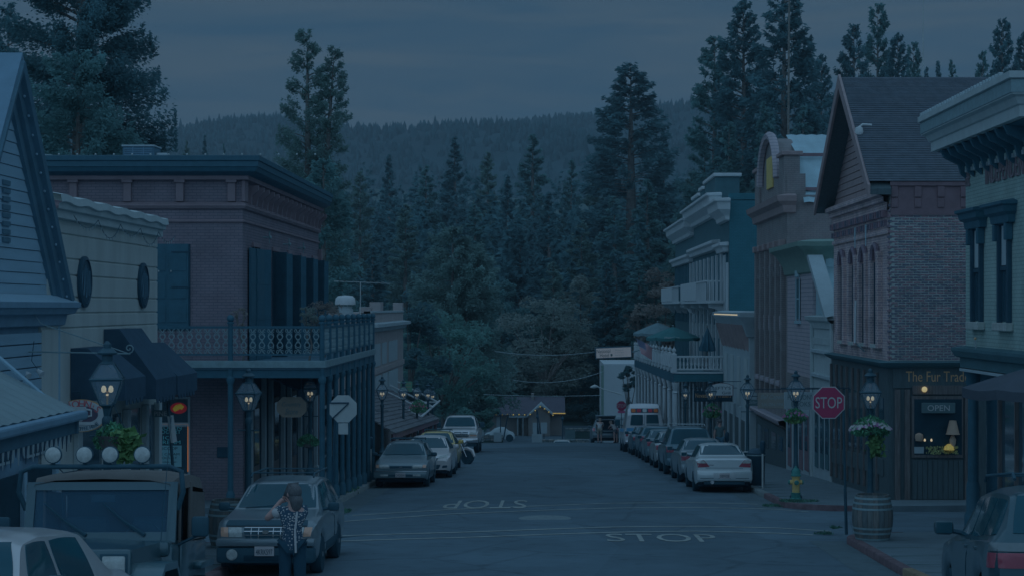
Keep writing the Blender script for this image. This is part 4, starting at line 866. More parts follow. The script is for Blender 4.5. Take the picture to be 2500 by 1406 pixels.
# ================================================================== pale green brick building at the near corner
def independence():
    y0, y1 = 33.9, 39.6; gz = zr(37)-.2; R = thing('pale_green_building', 'pale green painted brick building with deep bracketed cornice', 'building', (XR, y1, gz))
    part(R, 'wall', M_pale, XR, 18, y0-.6, y1, -1.0, 4.2); part(R, 'shop_wall', M_int, XR+.9, 18, y0-.6, y1-.3, gz-1, -1.0)
    pth = [(18, y1, 0, 1), (XR, y1, -1, 1), (XR, y0-.6, -1, -1), (18, y0-.6, 0, -1)]
    c = MB(); sweep(c, [(.0, 3.42), (.12, 3.44), (.12, 3.56), (.5, 3.62)], pth); c.build('bed_mould', M_dkg, R, smooth=30)
    c = MB(); sweep(c, [(.50, 3.63), (.62, 3.64), (.62, 3.84), (.66, 3.86), (.72, 3.98), (.80, 4.02), (.8, 4.28), (.86, 4.3), (.86, 4.42), (0, 4.5)], pth); c.build('cornice', M_creamt, R, smooth=30)
    c = MB(); sweep(c, [(.805, 4.04), (.815, 4.05), (.815, 4.27), (.805, 4.28)], pth); c.build('cornice_band', M_iron, R)
    for i in range(30): y = y1+.7-i*.24; part(R, 'crest_bead', M_wht2, XR-.84, XR-.76, y-.05, y+.05, 4.42, 4.5, .015)
    for i in range(9):
        y = y1-.15-i*.68; b = MB(); b.prism([(XR-.02, y-.06, 3.0), (XR-.14, y-.06, 3.1), (XR-.2, y-.06, 3.3), (XR-.5, y-.06, 3.45), (XR-.58, y-.06, 3.61), (XR-.02, y-.06, 3.61)], (0, .12, 0)); b.build('bracket', M_dkg, R)
    for i in range(22): y = y1-.1-i*.26; part(R, 'dentil', M_wht2, XR-.1, XR-.0, y-.09, y+.0, 3.12, 3.2); 
    part(R, 'dentil_shelf', M_pale, XR-.07, XR, y0-.6, y1, 3.2, 3.26)
    for ch in R.children:
        if ch.name.split('.')[0] in ('bed_mould', 'cornice', 'cornice_band', 'crest_bead', 'bracket', 'dentil', 'dentil_shelf'): ch.location.z -= .26
    text('THE', M_brkp, (XR-.004, WX(2364, 0, XR)[1], WX(2364, 435, XR)[2]), (0, -1, 0), (0, 0, 1), width=.42*1.0, height=.36, parent=R, ext=.03)
    text('INDEPENDENT', M_brkp, (XR-.004, 36.05, WX(2450, 415, XR)[2]), (0, -1, 0), (0, 0, 1), width=3.3, height=.40, parent=R, ext=.03)
    for yc in (38.4, 36.1):
        s = F/yc; f = part(R, 'sash_window', M_glass, XR-.01, XR+.05, yc-.33, yc+.33, -.28, 1.65)
        for sg in (-1, 1): part(f, 'window_jamb', M_blk, XR-.09, XR+.0, yc+sg*.38-.06, yc+sg*.38+.06, -.3, 1.7, .01)
        part(f, 'meeting_rail', M_blk, XR-.05, XR-.01, yc-.33, yc+.33, .72, .8); part(f, 'blind', M_wht2, XR-.02, XR-.012, yc-.3, yc+.3, .82, 1.6); part(f, 'sill', M_mort, XR-.16, XR, yc-.55, yc+.55, -.46, -.3, .02)
        hd = MB(); sweep(hd, [(0, 1.62), (.14, 1.64), (.16, 1.78), (.24, 1.84), (.26, 1.95), (.32, 1.98), (.32, 2.04), (0, 2.1)], [(XR, yc+.55, 0, 1), (XR, yc+.55, -1, 1), (XR, yc-.55, -1, -1), (XR, yc-.55, 0, -1)]); hd.build('window_hood', M_dkg, f, smooth=25)
        for sg in (-1, 1): part(f, 'hood_bracket', M_dkg, XR-.16, XR, yc+sg*.46-.07, yc+sg*.46+.07, 1.3, 1.63, .02)
    # shop cornice, beam, corner column and glass front
    c = MB(); sweep(c, [(0, -1.3), (.1, -1.28), (.1, -1.08), (.2, -1.04), (.26, -.92), (.26, -.86), (0, -.82)], pth); c.build('shop_cornice', M_hgrey, R, smooth=25)
    part(R, 'shop_trim', M_wht2, XR-.14, XR+.1, y0-.6, y1, -1.36, -1.30, .01)
    co = MB(); x, y = XR+.12, y1-.18; g = zr(y)+.14; co.cyl((x, y, g), (x, y, -1.36), .12, .11, 14); co.lathe([(.19, g), (.19, g+.3), (.15, g+.36), (.15, g+.9), (.13, g+1.0)], (x, y, 0), 14); co.lathe([(.12, -1.7), (.17, -1.6), (.15, -1.5), (.2, -1.4), (.2, -1.36)], (x, y, 0), 14); co.build('corner_column', M_dkg, R, smooth=40)
    for i in range(4):
        ya_ = y1-.5-i*1.35; part(R, 'shop_pane', M_glass, XR+.32, XR+.34, ya_-1.25, ya_, zr(ya_)+.75, -1.75); part(R, 'mullion', M_wood, XR+.25, XR+.37, ya_-1.33, ya_-1.26, zr(ya_)+.2, -1.4)
    part(R, 'stall_riser', M_dkw, XR+.24, XR+.4, y0-.5, y1-.4, gz-.2, gz+.95)
    part(R, 'fascia', M_dkg, XR+.22, XR+.42, y0-.5, y1-.4, -1.76, -1.36)
    q = P(2490, 1085, 37); part(R, 'poster', mat('poster_blue', A(20, 62, 92), .7), XR+.29, XR+.318, 35.2, 35.9, -3.1, -2.5)
    return R
independence()
def flagpole(nm, lab, p0, p1, corner, wv, hv, drape):
    R = thing(nm, lab, 'flag', p0); MB().cyl(p0, p1, .018, .014, 6).build('pole', M_white, R); MB().ball(p1, .03, 8, 5).build('knob', M_gold, R)
    n, m = 10, 13; u = Vector(wv); v = Vector(hv); c = Vector(corner)
    def pt(a, b): 
        q = c+u*a+v*b; return (q.x+.05*math.sin(a*5+b*2), q.y+.10*math.sin(a*7+b*3), q.z-drape*a*a)
    for k in range(13):
        t = MB(); a0 = .42 if k < 7 else 0; t.grid([[pt(a0+(1-a0)*i/n, j/13.) for i in range(n+1)] for j in (k, k+1)]); t.build('stripe', M_flagr if k % 2 == 0 else M_flagw, R, smooth=60, fix=False)
    t = MB(); t.grid([[pt(.42*i/6, 7/13.*j/4) for i in range(7)] for j in range(5)]); cn = t.build('canton', M_flagb, R, smooth=60, fix=False)
    st = MB()
    for i in range(6):
        for j in range(5):
            q = Vector(pt(.42*(i+.5)/6, 7/13*(j+.5)/5)); r_ = abs(u.length)*.018
            for sy in (-.012, .012): st.add([(q.x+r_*math.cos(k*1.2566+1.57), q.y+sy, q.z+r_*math.sin(k*1.2566+1.57)) for k in range(5)], [(0, 1, 2, 3, 4)])
    st.build('stars', M_flagw, cn, fix=False, kind='stuff')
pb, pt_ = P(2450, 905, 38.4), P(2381, 826, 38.0)
flagpole('flag', 'striped flag hanging limp from a pole on the pale green building', (XR-.02, 38.4, pb[2]), (pt_[0], 38.0, pt_[2]), P(2416, 872, 38.2), (.32, .05, -.42), (.05, .0, -.62), .12)
def patio_umbrella(lab, c, R0, zt, zb, m_, closed=False, nrib=8, grp=None, foot=None, writing=None):
    R = thing('patio_umbrella', lab, 'umbrella', (c[0], c[1], foot), grp); x, y = c
    MB().cyl((x, y, foot), (x, y, zt+.05), .025, n=8).build('pole', M_wood, R)
    MB().lathe([(.25, foot), (.25, foot+.06), (.05, foot+.12)], (x, y, 0), 12).build('base', M_blk, R)
    cn = MB(); n = nrib*4; rows = []
    for t in np.linspace(.02, 1, 7):
        row = []
        for k in range(n+1):
            a = 2*math.pi*k/n; sc = 1-.07*abs(math.sin(nrib*a/2))**1.0*t if not closed else 1-.45*abs(math.sin(nrib*a/2))*t; rr = R0*t*sc; row.append((x+rr*math.cos(a), y+rr*math.sin(a), zt+(zb-zt)*(t**1.12 if not closed else t)-.04*abs(math.sin(nrib*a/2))*t))
        rows.append(row)
    rows.append([(p[0], p[1], p[2]-.16) for p in rows[-1]]); cn.grid(rows); co = cn.build('canopy', m_, R, smooth=25)
    MB().ball((x, y, zt+.06), .04, 8, 5).build('finial', M_wht2, R)
    if not closed:
        for k in range(nrib): a = 2*math.pi*(k)/nrib; MB().cyl((x, y, zt-.06), (x+R0*.97*math.cos(a), y+R0*.97*math.sin(a), zb-.03), .008, n=4).build('rib', M_wood, R)
    if writing: text(writing, M_ltr, (x-.15, y-R0*.93, zb+.02), (1, 0, 0), (0, .25, 1), width=.8, height=.13, parent=R, name='lettering')
    return R
M_umb = mat('plum_cloth', A(24, 42, 60, .6), .9, var=.1); M_umg = mat('green_cloth', A(16, 54, 70, .8), .9, var=.1); M_umb2 = mat('blue_grey_cloth', A(34, 64, 84, .8), .9, var=.1)
patio_umbrella('plum patio umbrella open over the corner pavement', ((2530-CX)*31/F, 31), 1.25, (HY-893)*31/F, (HY-945)*31/F, M_umb, foot=zr(31)+.15)
# ================================================================== small shops
def shops():
    # pale false-front next to the old brick shop
    y0, y1 = 57.8, 62.4; gz = zr(60)-.3; R = thing('false_front_shop', 'cream false-front shop squeezed beside the old brick shop', 'building', (XR, y0, gz))
    part(R, 'wall', M_creamt, XR, 16, y0+.02, y1-.02, gz-1, -.35)
    c = MB(); sweep(c, [(0, -.7), (.06, -.68), (.1, -.5), (.22, -.42), (.26, -.3), (0, -.26)], [(XR, y1, -1, 1), (XR, y0, -1, -1)]); c.build('cornice', M_creamt, R, smooth=25)
    for z0 in (-1.5, -2.3): part(R, 'moulding', M_wht2, XR-.12, XR, y0+.3, y1-.3, z0, z0+.12, .02)
    for i in range(14): part(R, 'frieze_block', M_creamt, XR-.06, XR, y0+.4+i*.28, y0+.55+i*.28, -1.2, -1.0)
    for yc in (y0+.12, y1-.15): part(R, 'pilaster', M_creamt, XR-.1, XR, yc-.12, yc+.12, gz, -.5, .02)
    b = MB(); b.prism([(XR+.1, y0+.1, -.35), (XR+.1, y1, -.35), (XR+.1, y1-.2, 1.4)], (6, 0, 0)); b.build('gable', M_copp, R)
    b = MB(); b.prism([(XR-.25, y0-.05, -.4), (XR-.25, y0+.45, -.32), (XR-.25, y1-.15, 1.75), (XR-.25, y1-.6, 1.75)], (.5, 0, 0)); b.build('slanted_board', M_wht2, R)
    part(R, 'shop_front', M_wht2, XR-.03, XR+.02, y0+.3, y1-.3, gz, -2.9)
    for yc in (58.9, 60.0, 61.2): d = part(R, 'door', M_hgrey, XR-.06, XR-.031, yc-.35, yc+.35, zr(yc)+.5, -3.2, .01); part(d, 'pane', M_glass, XR-.07, XR-.061, yc-.26, yc+.26, zr(yc)+1.0, -3.3)
    # mauve shop with green cornice
    y0, y1 = 62.4, 69.0; gz = zr(66)-.3; R = thing('mauve_shop', 'narrow mauve boarded shop under a flared green cornice', 'building', (XR, y0, gz))
    part(R, 'wall', M_mauve, XR, 16, y0, y1-.02, -2.4, 1.9); part(R, 'lower_wall', M_brk3, XR-.05, 16, y0+.002, y1-.022, gz-1, -2.4)
    c = MB(); sweep(c, [(0, 1.15), (.1, 1.2), (.16, 1.5), (.4, 1.9), (.6, 2.05), (.62, 2.2), (0, 2.3)], [(XR+1, y1, 0, 1), (XR, y1, -1, 1), (XR, y0, -1, -1), (XR+2.2, y0, 0, -1)]); c.build('cornice', M_gcorn, R, smooth=25)
    rf = MB(); n = 24; rf.grid([[(XR+.4+t*4, y0-.1+.0*i, 2.25-t*.0-u*1.8) for t in np.linspace(0, 1, n)] for u in (0, 1)]); rf.v = [(x, y-.03*(i % 2)-(.0 if z > 1 else .35), z) for i, (x, y, z) in enumerate(rf.v)]; rf.build('tin_roof', M_copp, R)
    yc = 65.8; f = part(R, 'window', M_glass, XR-.03, XR+.01, yc-.4, yc+.4, -.4, 1.0); part(f, 'window_frame', M_copp, XR-.06, XR-.031, yc-.52, yc-.4, -.5, 1.05); part(f, 'window_frame', M_copp, XR-.06, XR-.031, yc+.4, yc+.52, -.5, 1.05); part(f, 'sill', M_copp, XR-.1, XR, yc-.55, yc+.55, -.58, -.48); part(f, 'window_hood', M_copp, XR-.12, XR, yc-.3, yc+.3, 1.06, 1.5, .03); part(f, 'meeting_rail', M_copp, XR-.05, XR-.031, yc-.4, yc+.4, .28, .33)
    part(R, 'shop_front', M_wht2, XR-.08, XR-.052, y0+.3, y1-.3, gz, -3.4)
    for yc in (63.2, 64.6, 66.0, 67.6): d = part(R, 'door', M_redw, XR-.11, XR-.081, yc-.45, yc+.45, zr(yc)+.3, -3.7, .01); part(d, 'pane', M_glass, XR-.12, XR-.111, yc-.33, yc+.33, zr(yc)+1.0, -3.8)
    # brown brick with arched gable
    y0, y1 = 69.0, 79.0; ym = 74; gz = zr(74)-.3; R = thing('arched_brick_building', 'tall brown brick building with a rounded parapet and yellow shutter', 'building', (XR, y0, gz))
    part(R, 'wall', M_brk3, XR, 15, y0, y1, gz-1, 4.2)
    pa = [(XR, y0+.1, 4.2), (XR, y1-.1, 4.2), (XR, y1-.1, 5.0), (XR, y1-1.6, 5.0)]+[(XR, ym-2.6*math.cos(t)*-1, 5.0+1.75*math.sin(t)) for t in np.linspace(.0, math.pi, 15)]+[(XR, y0+1.6, 5.0), (XR, y0+.1, 5.0)]
    MB().prism(pa, (.7, 0, 0)).build('parapet', M_brk3, R)
    b = MB(); b.tube([(XR-.1, ym+2.7*math.cos(t), 5.0+1.85*math.sin(t)) for t in np.linspace(0, math.pi, 17)], .18, 6); b.build('arch_coping', M_mauve, R, smooth=50)
    for yc in (y0+.9, y1-.9): part(R, 'parapet_pier', M_brk3, XR-.1, XR+.5, yc-.75, yc+.75, 4.2, 5.7, .03); part(R, 'pier_cap', M_clap, XR-.2, XR+.6, yc-.85, yc+.85, 5.7, 5.85, .02)
    part(R, 'yellow_shutter', mat('yellow_paint', A(66, 78, 60), .7, var=.1), XR-.08, XR-.0, ym-.9, ym+.9, 4.75, 6.0, .02)
    c = MB(); sweep(c, [(0, 3.5), (.15, 3.55), (.2, 3.8), (.4, 3.95), (.45, 4.15), (0, 4.25)], [(XR, y1+.2, -1, 0), (XR, y0, -1, -1), (XR+.3, y0, 0, -1)]); c.build('cornice', M_clap, R, smooth=25)
    for i in range(6):
        y = y0+.7+i*1.72; part(R, 'pilaster', M_brk3, XR-.16, XR, y-.2, y+.2, -3.6, 2.3, .01); part(R, 'capital', M_clap, XR-.24, XR, y-.28, y+.28, 2.3, 2.55, .02)
        if i < 5:
            f = part(R, 'tall_window', M_int, XR-.012, XR+.05, y+.4, y+1.3, -2.8, 1.2); part(f, 'sill', M_mauve, XR-.2, XR, y+.3, y+1.4, -3.0, -2.8, .02); part(f, 'spandrel', M_mauve, XR-.05, XR, y+.4, y+1.3, -.9, -.3, .01)
            MB().tube([(XR-.04, y+.85+.45*math.cos(t), 1.2+.4*math.sin(t)) for t in np.linspace(0, math.pi, 8)], .07, 5).build('arch', M_brk3, f)
    rb = MB(); zt, zm, zl = 6.75, 5.2, 3.2
    nn = 40
    for a, c_, k in (((y0+2.9), (y0+1.3), 0), ):
        rows = []
        for (yy_, zz_) in ((ym, 6.9), (y0+1.9, 5.9), (y0+.4, 4.5), (y0-.2, 3.9)): rows.append([(XR+.6+t*8, yy_, zz_+(.03 if i % 2 else 0)) for i, t in enumerate(np.linspace(0, 1, nn))])
        rb.grid(rows)
    rb.build('tin_roof', M_copp, R)
    for z0, yy_ in ((5.75, y0+1.6), (4.35, y0+.2)): part(R, 'snow_rail', M_redw, XR+.6, XR+8, yy_-.05, yy_+.05, z0+.02, z0+.14)
    part(R, 'eave_gutter', M_clap, XR+1.5, XR+8, y0-.25, y0-.05, 3.75, 3.95, .03)
    part(R, 'shop_front', M_dkw, XR-.05, XR, y0+.2, y1-.2, gz, -4.6); c = MB(); sweep(c, [(0, -4.5), (.3, -4.4), (.35, -4.25), (0, -4.2)], [(XR, y1, -1, 0), (XR, y0, -1, 0)]); c.build('shop_cornice', M_mauve, R)
    for yc in (70.5, 72.6, 75, 77.4): part(R, 'shop_pane', M_glass, XR-.07, XR-.051, yc-.7, yc+.7, zr(yc)+.8, -4.9)
    # low white shop beside the hotel
    y0, y1 = 79.0, 90.8; gz = zr(85)-.3; R = thing('white_shop', 'low off-white shop with a bracketed parapet beside the green hotel', 'building', (XR, y0, gz))
    part(R, 'wall', M_wht2, XR-.3, 16, y0+.02, y1-.02, gz-1, -.35)
    c = MB(); sweep(c, [(0, -1.3), (.1, -1.25), (.3, -.7), (.5, -.4), (.5, -.22), (0, -.15)], [(XR-.3, y1, -1, 1), (XR-.3, y0, -1, -1), (XR+3, y0, 0, -1)]); c.build('cornice', M_wht2, R, smooth=25)
    for i in range(9): y = y0+.5+i*1.35; b = MB(); b.prism([(XR-.3, y, -1.9), (XR-.42, y, -1.8), (XR-.72, y, -.75), (XR-.3, y, -.75)], (0, .16, 0)); b.build('bracket', M_clap, R)
    MB().tube([(XR-.78, y1-.5, -.32), (XR-.78, y0+.3, -.32)], .035, 5).build('light_tube', M_bulb, R)
    for yc in (80.5, 83.5, 86.5, 89.4): part(R, 'door', M_creamt, XR-.34, XR-.301, yc-.6, yc+.6, -4.4, -2.2, .02)
    part(R, 'shop_front', M_dkw, XR-.34, XR-.29, y0+.2, y1-.2, gz, -5.0)
    for i in range(5): part(R, 'white_post', M_wht2, XR-.42, XR-.3, 79.6+i*2.6, 79.9+i*2.6, gz, -4.4, .02)
shops()
# ================================================================== hotel
def hotel():
    y0, y1 = 91.0, 129.0; gz = zr(110)-2; R = thing('green_hotel', 'three-storey green brick hotel with white cornices and balconies', 'building', (XR, y0, gz))
    part(R, 'side_wall', M_teal, XR+.02, 17, y0, y1, gz-2, 5.3); part(R, 'front_wall', M_hgrey, XR-.0, XR+.2, y0+.02, y1, gz-2, 5.2)
    b = MB(); b.prism([(XR, y0, 5.28), (17, y0, 5.28), (17, y0, 4.4), (14, y0, 5.2), (XR+1, y0, 5.62), (XR, y0, 5.62)], (0, .4, 0)); b.build('side_parapet', M_teal, R)
    def corn(nm, m_, prof, a, b_): c = MB(); sweep(c, prof, [(XR, b_, 0, 1), (XR, b_, -1, 1), (XR, a, -1, -1), (XR, a, 0, -1)]); c.build(nm, m_, R, smooth=25)
    for a, b_, dz in ((95.5, 113, .45), (91, 95.4, -.1), (113.1, 129, 0)):
        corn('cornice', M_hwh, [(0, 4.35+dz), (.2, 4.4+dz), (.25, 4.6+dz), (.6, 4.9+dz), (.65, 5.25+dz), (.8, 5.3+dz), (.8, 5.42+dz), (0, 5.5+dz)], a, b_)
        corn('window_cornice', M_hwh, [(0, 2.75+dz*.5), (.25, 2.8+dz*.5), (.3, 3.0+dz*.5), (.45, 3.1+dz*.5), (.45, 3.25+dz*.5), (0, 3.3+dz*.5)], a+.6, b_-.4)
    for a, b_, zt in ((97.5, 104, 6.9), (108, 112.5, 6.5), (105, 107, 6.7)): part(R, 'parapet_block', M_hgrey, XR-.1, XR+1.2, a, b_, 5.3, zt, .05); part(R, 'parapet_cap', M_hwh, XR-.2, XR+1.3, a-.15, b_+.15, zt, zt+.18, .03)
    M_shd = mat('hotel_shutter', A(15, 46, 66, .9), .7, var=.15)
    for i in range(15):
        y = y0+1.5+i*2.5
        for zb, zt in ((-.9, 2.75), (-5.0 if i else -4.8, -1.6)):
            f = part(R, 'tall_window', M_glass, XR-.02, XR+.0, y-.4, y+.4, max(zb, -4.9), zt); part(f, 'shutter', M_shd, XR-.09, XR-.0, y-.85, y-.42, max(zb, -4.9), zt, .01); part(f, 'shutter', M_shd, XR-.09, XR-.0, y+.42, y+.85, max(zb, -4.9), zt, .01)
        if i < 9: part(R, 'white_pilaster', M_hwh, XR-.2, XR, y+1.12, y+1.38, -4.6, 2.7, .02)
    for yy_ in (91.3, 92.0, 92.8): part(R, 'white_pilaster', M_hwh, XR-.12, XR, yy_-.14, yy_+.14, -4.6, 2.6 if yy_ > 91.5 else 2.2, .02)
    # upper balconies with solid white fronts
    for a, b_, zf, zt in ((92.5, 110, .40, 1.35), (112, 128.5, .42, 1.3)):
        bo = part(R, 'balcony_floor', M_hwh, XR-1.0, XR, a, b_, zf-.2, zf-.05, .02); part(bo, 'front_panel', M_hwh, XR-1.03, XR-.97, a+ (b_-a)*.35, b_, zf-.04, zt, .01); part(bo, 'top_rail', M_hwh, XR-1.05, XR-.95, a, a+(b_-a)*.35, zt-.08, zt, .01); part(bo, 'end_rail', M_hwh, XR-.96, XR, a, a+.06, zt-.08, zt)
        for i in range(14): y = a+.2+i*(b_-a)*.35/14; part(bo, 'lattice_bar', M_hwh, XR-1.02, XR-.98, y, y+.12, zf-.05, zt-.08); 
        for i in range(5): part(bo, 'end_bar', M_hwh, XR-.85+i*.18, XR-.79+i*.18, a+.01, a+.05, zf-.05, zt-.08)
        for k in range(4):
            y = a+.3+k*(b_-a-.6)/3; b = MB(); b.prism([(XR, y, zf-.2), (XR-.9, y, zf-.2), (XR-.85, y, zf-.4), (XR-.45, y, zf-.5), (XR-.3, y, zf-.75), (XR, y, zf-.8)], (0, .15, 0)); b.build('scroll_bracket', M_hwh, bo)
    # porch balcony over the pavement
    bx = 6.28; z = lambda py: (HY-py)*y0/F
    zf = lambda y: -3.2-(y-91)*.012; y2 = 131
    bo = MB(); bo.prism([(bx, y0, zf(91)-.18), (XR, y0, zf(91)-.18), (XR, y0, zf(91)), (bx, y0, zf(91))], (0, y2-y0, -.48)); dk = bo.build('porch_floor', M_hgrey, R)
    b = MB(); b.prism([(bx-.06, y0-.06, zf(91)-.5), (bx, y0-.06, zf(91)-.5), (bx, y0-.06, zf(91)-.05), (bx-.06, y0-.06, zf(91)-.05)], (0, y2-y0, -.48)); b.build('fascia', M_dkg, dk); part(dk, 'fascia', M_teal, bx, XR, y0-.06, y0-.002, zf(91)-.45, zf(91)-.06); part(dk, 'deck_edge', M_hwh, bx-.08, XR, y0-.1, y0-.0, zf(91)-.058, zf(91)+.03, .01)
    zt0 = z(868); zb0 = z(902)
    part(dk, 'top_rail', M_hwh, bx, XR-.1, y0-.05, y0+.05, zt0-.1, zt0, .015); part(dk, 'bottom_rail', M_hwh, bx, XR-.1, y0-.05, y0+.05, zb0-.02, zb0+.06, .015)
    bal = MB(); H = zt0-.1-zb0-.06; bal.lathe([(.05, 0), (.05, .05), (.03, .08), (.062, .25*H+.05), (.055, .4*H), (.028, .75*H), (.05, H-.05), (.05, H)], (0, 0, 0), 10); bm_ = bal.mesh('baluster', M_hwh, 50); r0 = root_loc(R)
    for i in range(13): o = link('baluster', bm_, dk); o.location = Vector((bx+.3+i*.185, y0, zb0+.06))-r0
    part(dk, 'newel_post', M_hwh, bx-.13, bx+.13, y0-.13, y0+.13, zb0-.15, zt0+.1, .02); MB().lathe([(.12, 0), (.05, .05), (.11, .15), (.1, .22), (.02, .3), (.01, .38)], (bx, y0, zt0+.1), 10).build('finial', M_hwh, dk, smooth=50)
    for k in range(14):
        a = y0+.15+k*(y2-y0-.15)/14; b_ = y0+.15+(k+1)*(y2-y0-.15)/14; d0, d1 = zf(a)+3.2, zf(b_)+3.2
        b = MB(); 
        b.prism([(bx-.03, a, zb0+.1+d0), (bx-.03, b_, zb0+.1+d1), (bx-.03, b_, zt0+d1), (bx-.03, a, zt0+d0)], (.06, 0, 0)); b.build('rail_panel', M_hwh, dk)
        part(dk, 'rail_post', M_hwh, bx-.1, bx+.1, b_-.1, b_+.1, zb0-.1+d1, zt0+.12+d1, .02); MB().lathe([(.12, 0), (.05, .05), (.11, .15), (.1, .22), (.02, .3), (.01, .36)], (bx, b_, zt0+.12+d1), 8).build('finial', M_hwh, dk, smooth=50)
        part(dk, 'dentil', M_hwh, bx-.1, bx-.03, a+.4, a+1.0, zf(a)-.02, zf(a)+.14)
    for k in range(11):
        y = y0+.02+k*(y2-y0-.3)/10; g = zr(y)+.14; t = zf(y)-.5; b = MB(); b.cyl((bx+.08, y, g), (bx+.08, y, t), .12, .095, 10); b.lathe([(.17, g), (.17, g+.4), (.13, g+.48)], (bx+.08, y, 0), 10); b.lathe([(.1, t-.55), (.15, t-.5), (.1, t-.42), (.13, t-.3), (.2, t-.05), (.2, t)], (bx+.08, y, 0), 10); b.build('porch_column', M_hwh, R, smooth=40)
        if k < 10: b = MB(); b.prism([(bx+.05, y, t), (bx+.05, y+.6, t), (bx+.05, y+.12, t-.5)], (.06, 0, 0)); b.build('column_bracket', M_hwh, R)
    part(R, 'ground_front', M_dkw, XR-.06, XR-.002, y0+.1, y1, gz-1, -3.8)
    for k in range(12): y = y0+1+k*3.1; part(R, 'entry_post', M_wht2, XR-.16, XR-.061, y, y+.4, gz-1, -4.2, .02); part(R, 'ground_pane', M_glass, XR-.08, XR-.061, y+.6, y+2.6, zr(y)+.8, -4.5)
    return R
hotel()
zdk = -3.25
patio_umbrella('green and blue patio umbrella behind the other open one on the hotel porch', ((1606-CX)*112/F, 112), 1.5, (HY-787)*112/F, (HY-812)*112/F, M_umb2, foot=-3.45)
patio_umbrella('green lettered patio umbrella open on the hotel porch', ((1643-CX)*103/F, 103), 1.5, (HY-797)*103/F, (HY-823)*103/F, M_umg, foot=-3.34, writing='Heineken')
patio_umbrella('furled dark green umbrella on the hotel porch by the wall', ((1727-CX)*94/F, 94), .42, (HY-796)*94/F, (HY-848)*94/F, M_dkg, True, foot=-3.24)
patio_umbrella('furled bluish umbrella standing under the open porch umbrellas', ((1600-CX)*118/F, 118), .4, (HY-812)*118/F, (HY-836)*118/F, M_umb2, True, foot=-3.5)
p0 = P(1590, 872, 110); p1 = P(1549, 822, 109)
flagpole('flag', 'striped flag slanting from the white hotel porch rail', (6.3, 110, p0[2]), p1, P(1553, 826, 109), (1.15, .3, -.55), (.25, .1, -.85), .12)
# ------------------------------------------------------------------ vehicles
M_tyre = mat('tyre_rubber', A(10, 38, 58, .55), .85, var=.15, scale=8)
M_rim = mat('alloy_rim', A(48, 74, 94, .9), .35, metal=.5, var=.1, scale=5)
M_trim = mat('black_plastic', A(12, 40, 60, .7), .6, var=.1, scale=6)
M_chrome = mat('chrome', A(56, 82, 104), .15, metal=.9, var=.05)
M_lens = mat('headlight_lens', A(52, 78, 96), .12, var=.25, scale=14, spec=.8)
M_lensd = mat('smoked_lens', A(34, 58, 76, .7), .15, var=.15, spec=.5)
M_amber = mat('amber_lens', A(66, 62, 66, 1.2), .2, var=.1, spec=.6)
M_tail = mat('tail_lens', A(50, 32, 50, .85), .15, var=.12, spec=.6)
M_cgl = mat('car_glass', A(8, 46, 68, .5), .05, var=.1, scale=1.5, spec=.25)
M_under = mat('underbody', A(8, 34, 54, .5), .9)
M_plate = mat('plate_white', A(56, 78, 98), .6, var=.05)
def paint(nm, c, k=1.0): return mat('paint_'+nm, A(*c, k), .28, metal=.25, var=.05, scale=2, spec=.5, coat=.6)
def wheel_mesh(r, wd, kind='spoke', m_rim=None):
    t = MB(); t.lathe([(r*.64, -wd/2), (r*.93, -wd/2), (r, -wd*.32), (r*1.0, wd*.32), (r*.93, wd/2), (r*.64, wd/2), (r*.62, wd*.2), (r*.62, -wd*.2)], (0, 0, 0), 28, 'x')
    m = MB(); m.lathe([(r*.66, -wd*.42), (r*.66, -wd*.5), (r*.58, -wd*.46), (r*.58, -wd*.2), (.02, -wd*.2)], (0, 0, 0), 24, 'x')
    if kind == 'spoke':
        for k in range(5):
            a = k*1.2566; ca, sa = math.cos(a), math.sin(a); b = MB(); b.box(-wd*.48, -wd*.25, -.03*r/.3, .03*r/.3, .02, r*.62, .006); m.add([(x, y*ca-z*sa, y*sa+z*ca) for x, y, z in b.v], b.f)
    else: m.lathe([(r*.5, -wd*.2), (r*.5, -wd*.40), (r*.3, -wd*.44), (r*.12, -wd*.5), (.01, -wd*.5)], (0, 0, 0), 20, 'x')
    m.lathe([(r*.14, -wd*.2), (r*.14, -wd*.52), (.01, -wd*.53)], (0, 0, 0), 12, 'x')
    return t.mesh('tyre', M_tyre, 40), m.mesh('rim', m_rim or M_rim, 40)
WH = {}
def smoothv(v, n):
    v = np.array(v, float)
    for _ in range(n): v[1:-1] = (v[:-2]+2*v[1:-1]+v[2:])/4
    return v
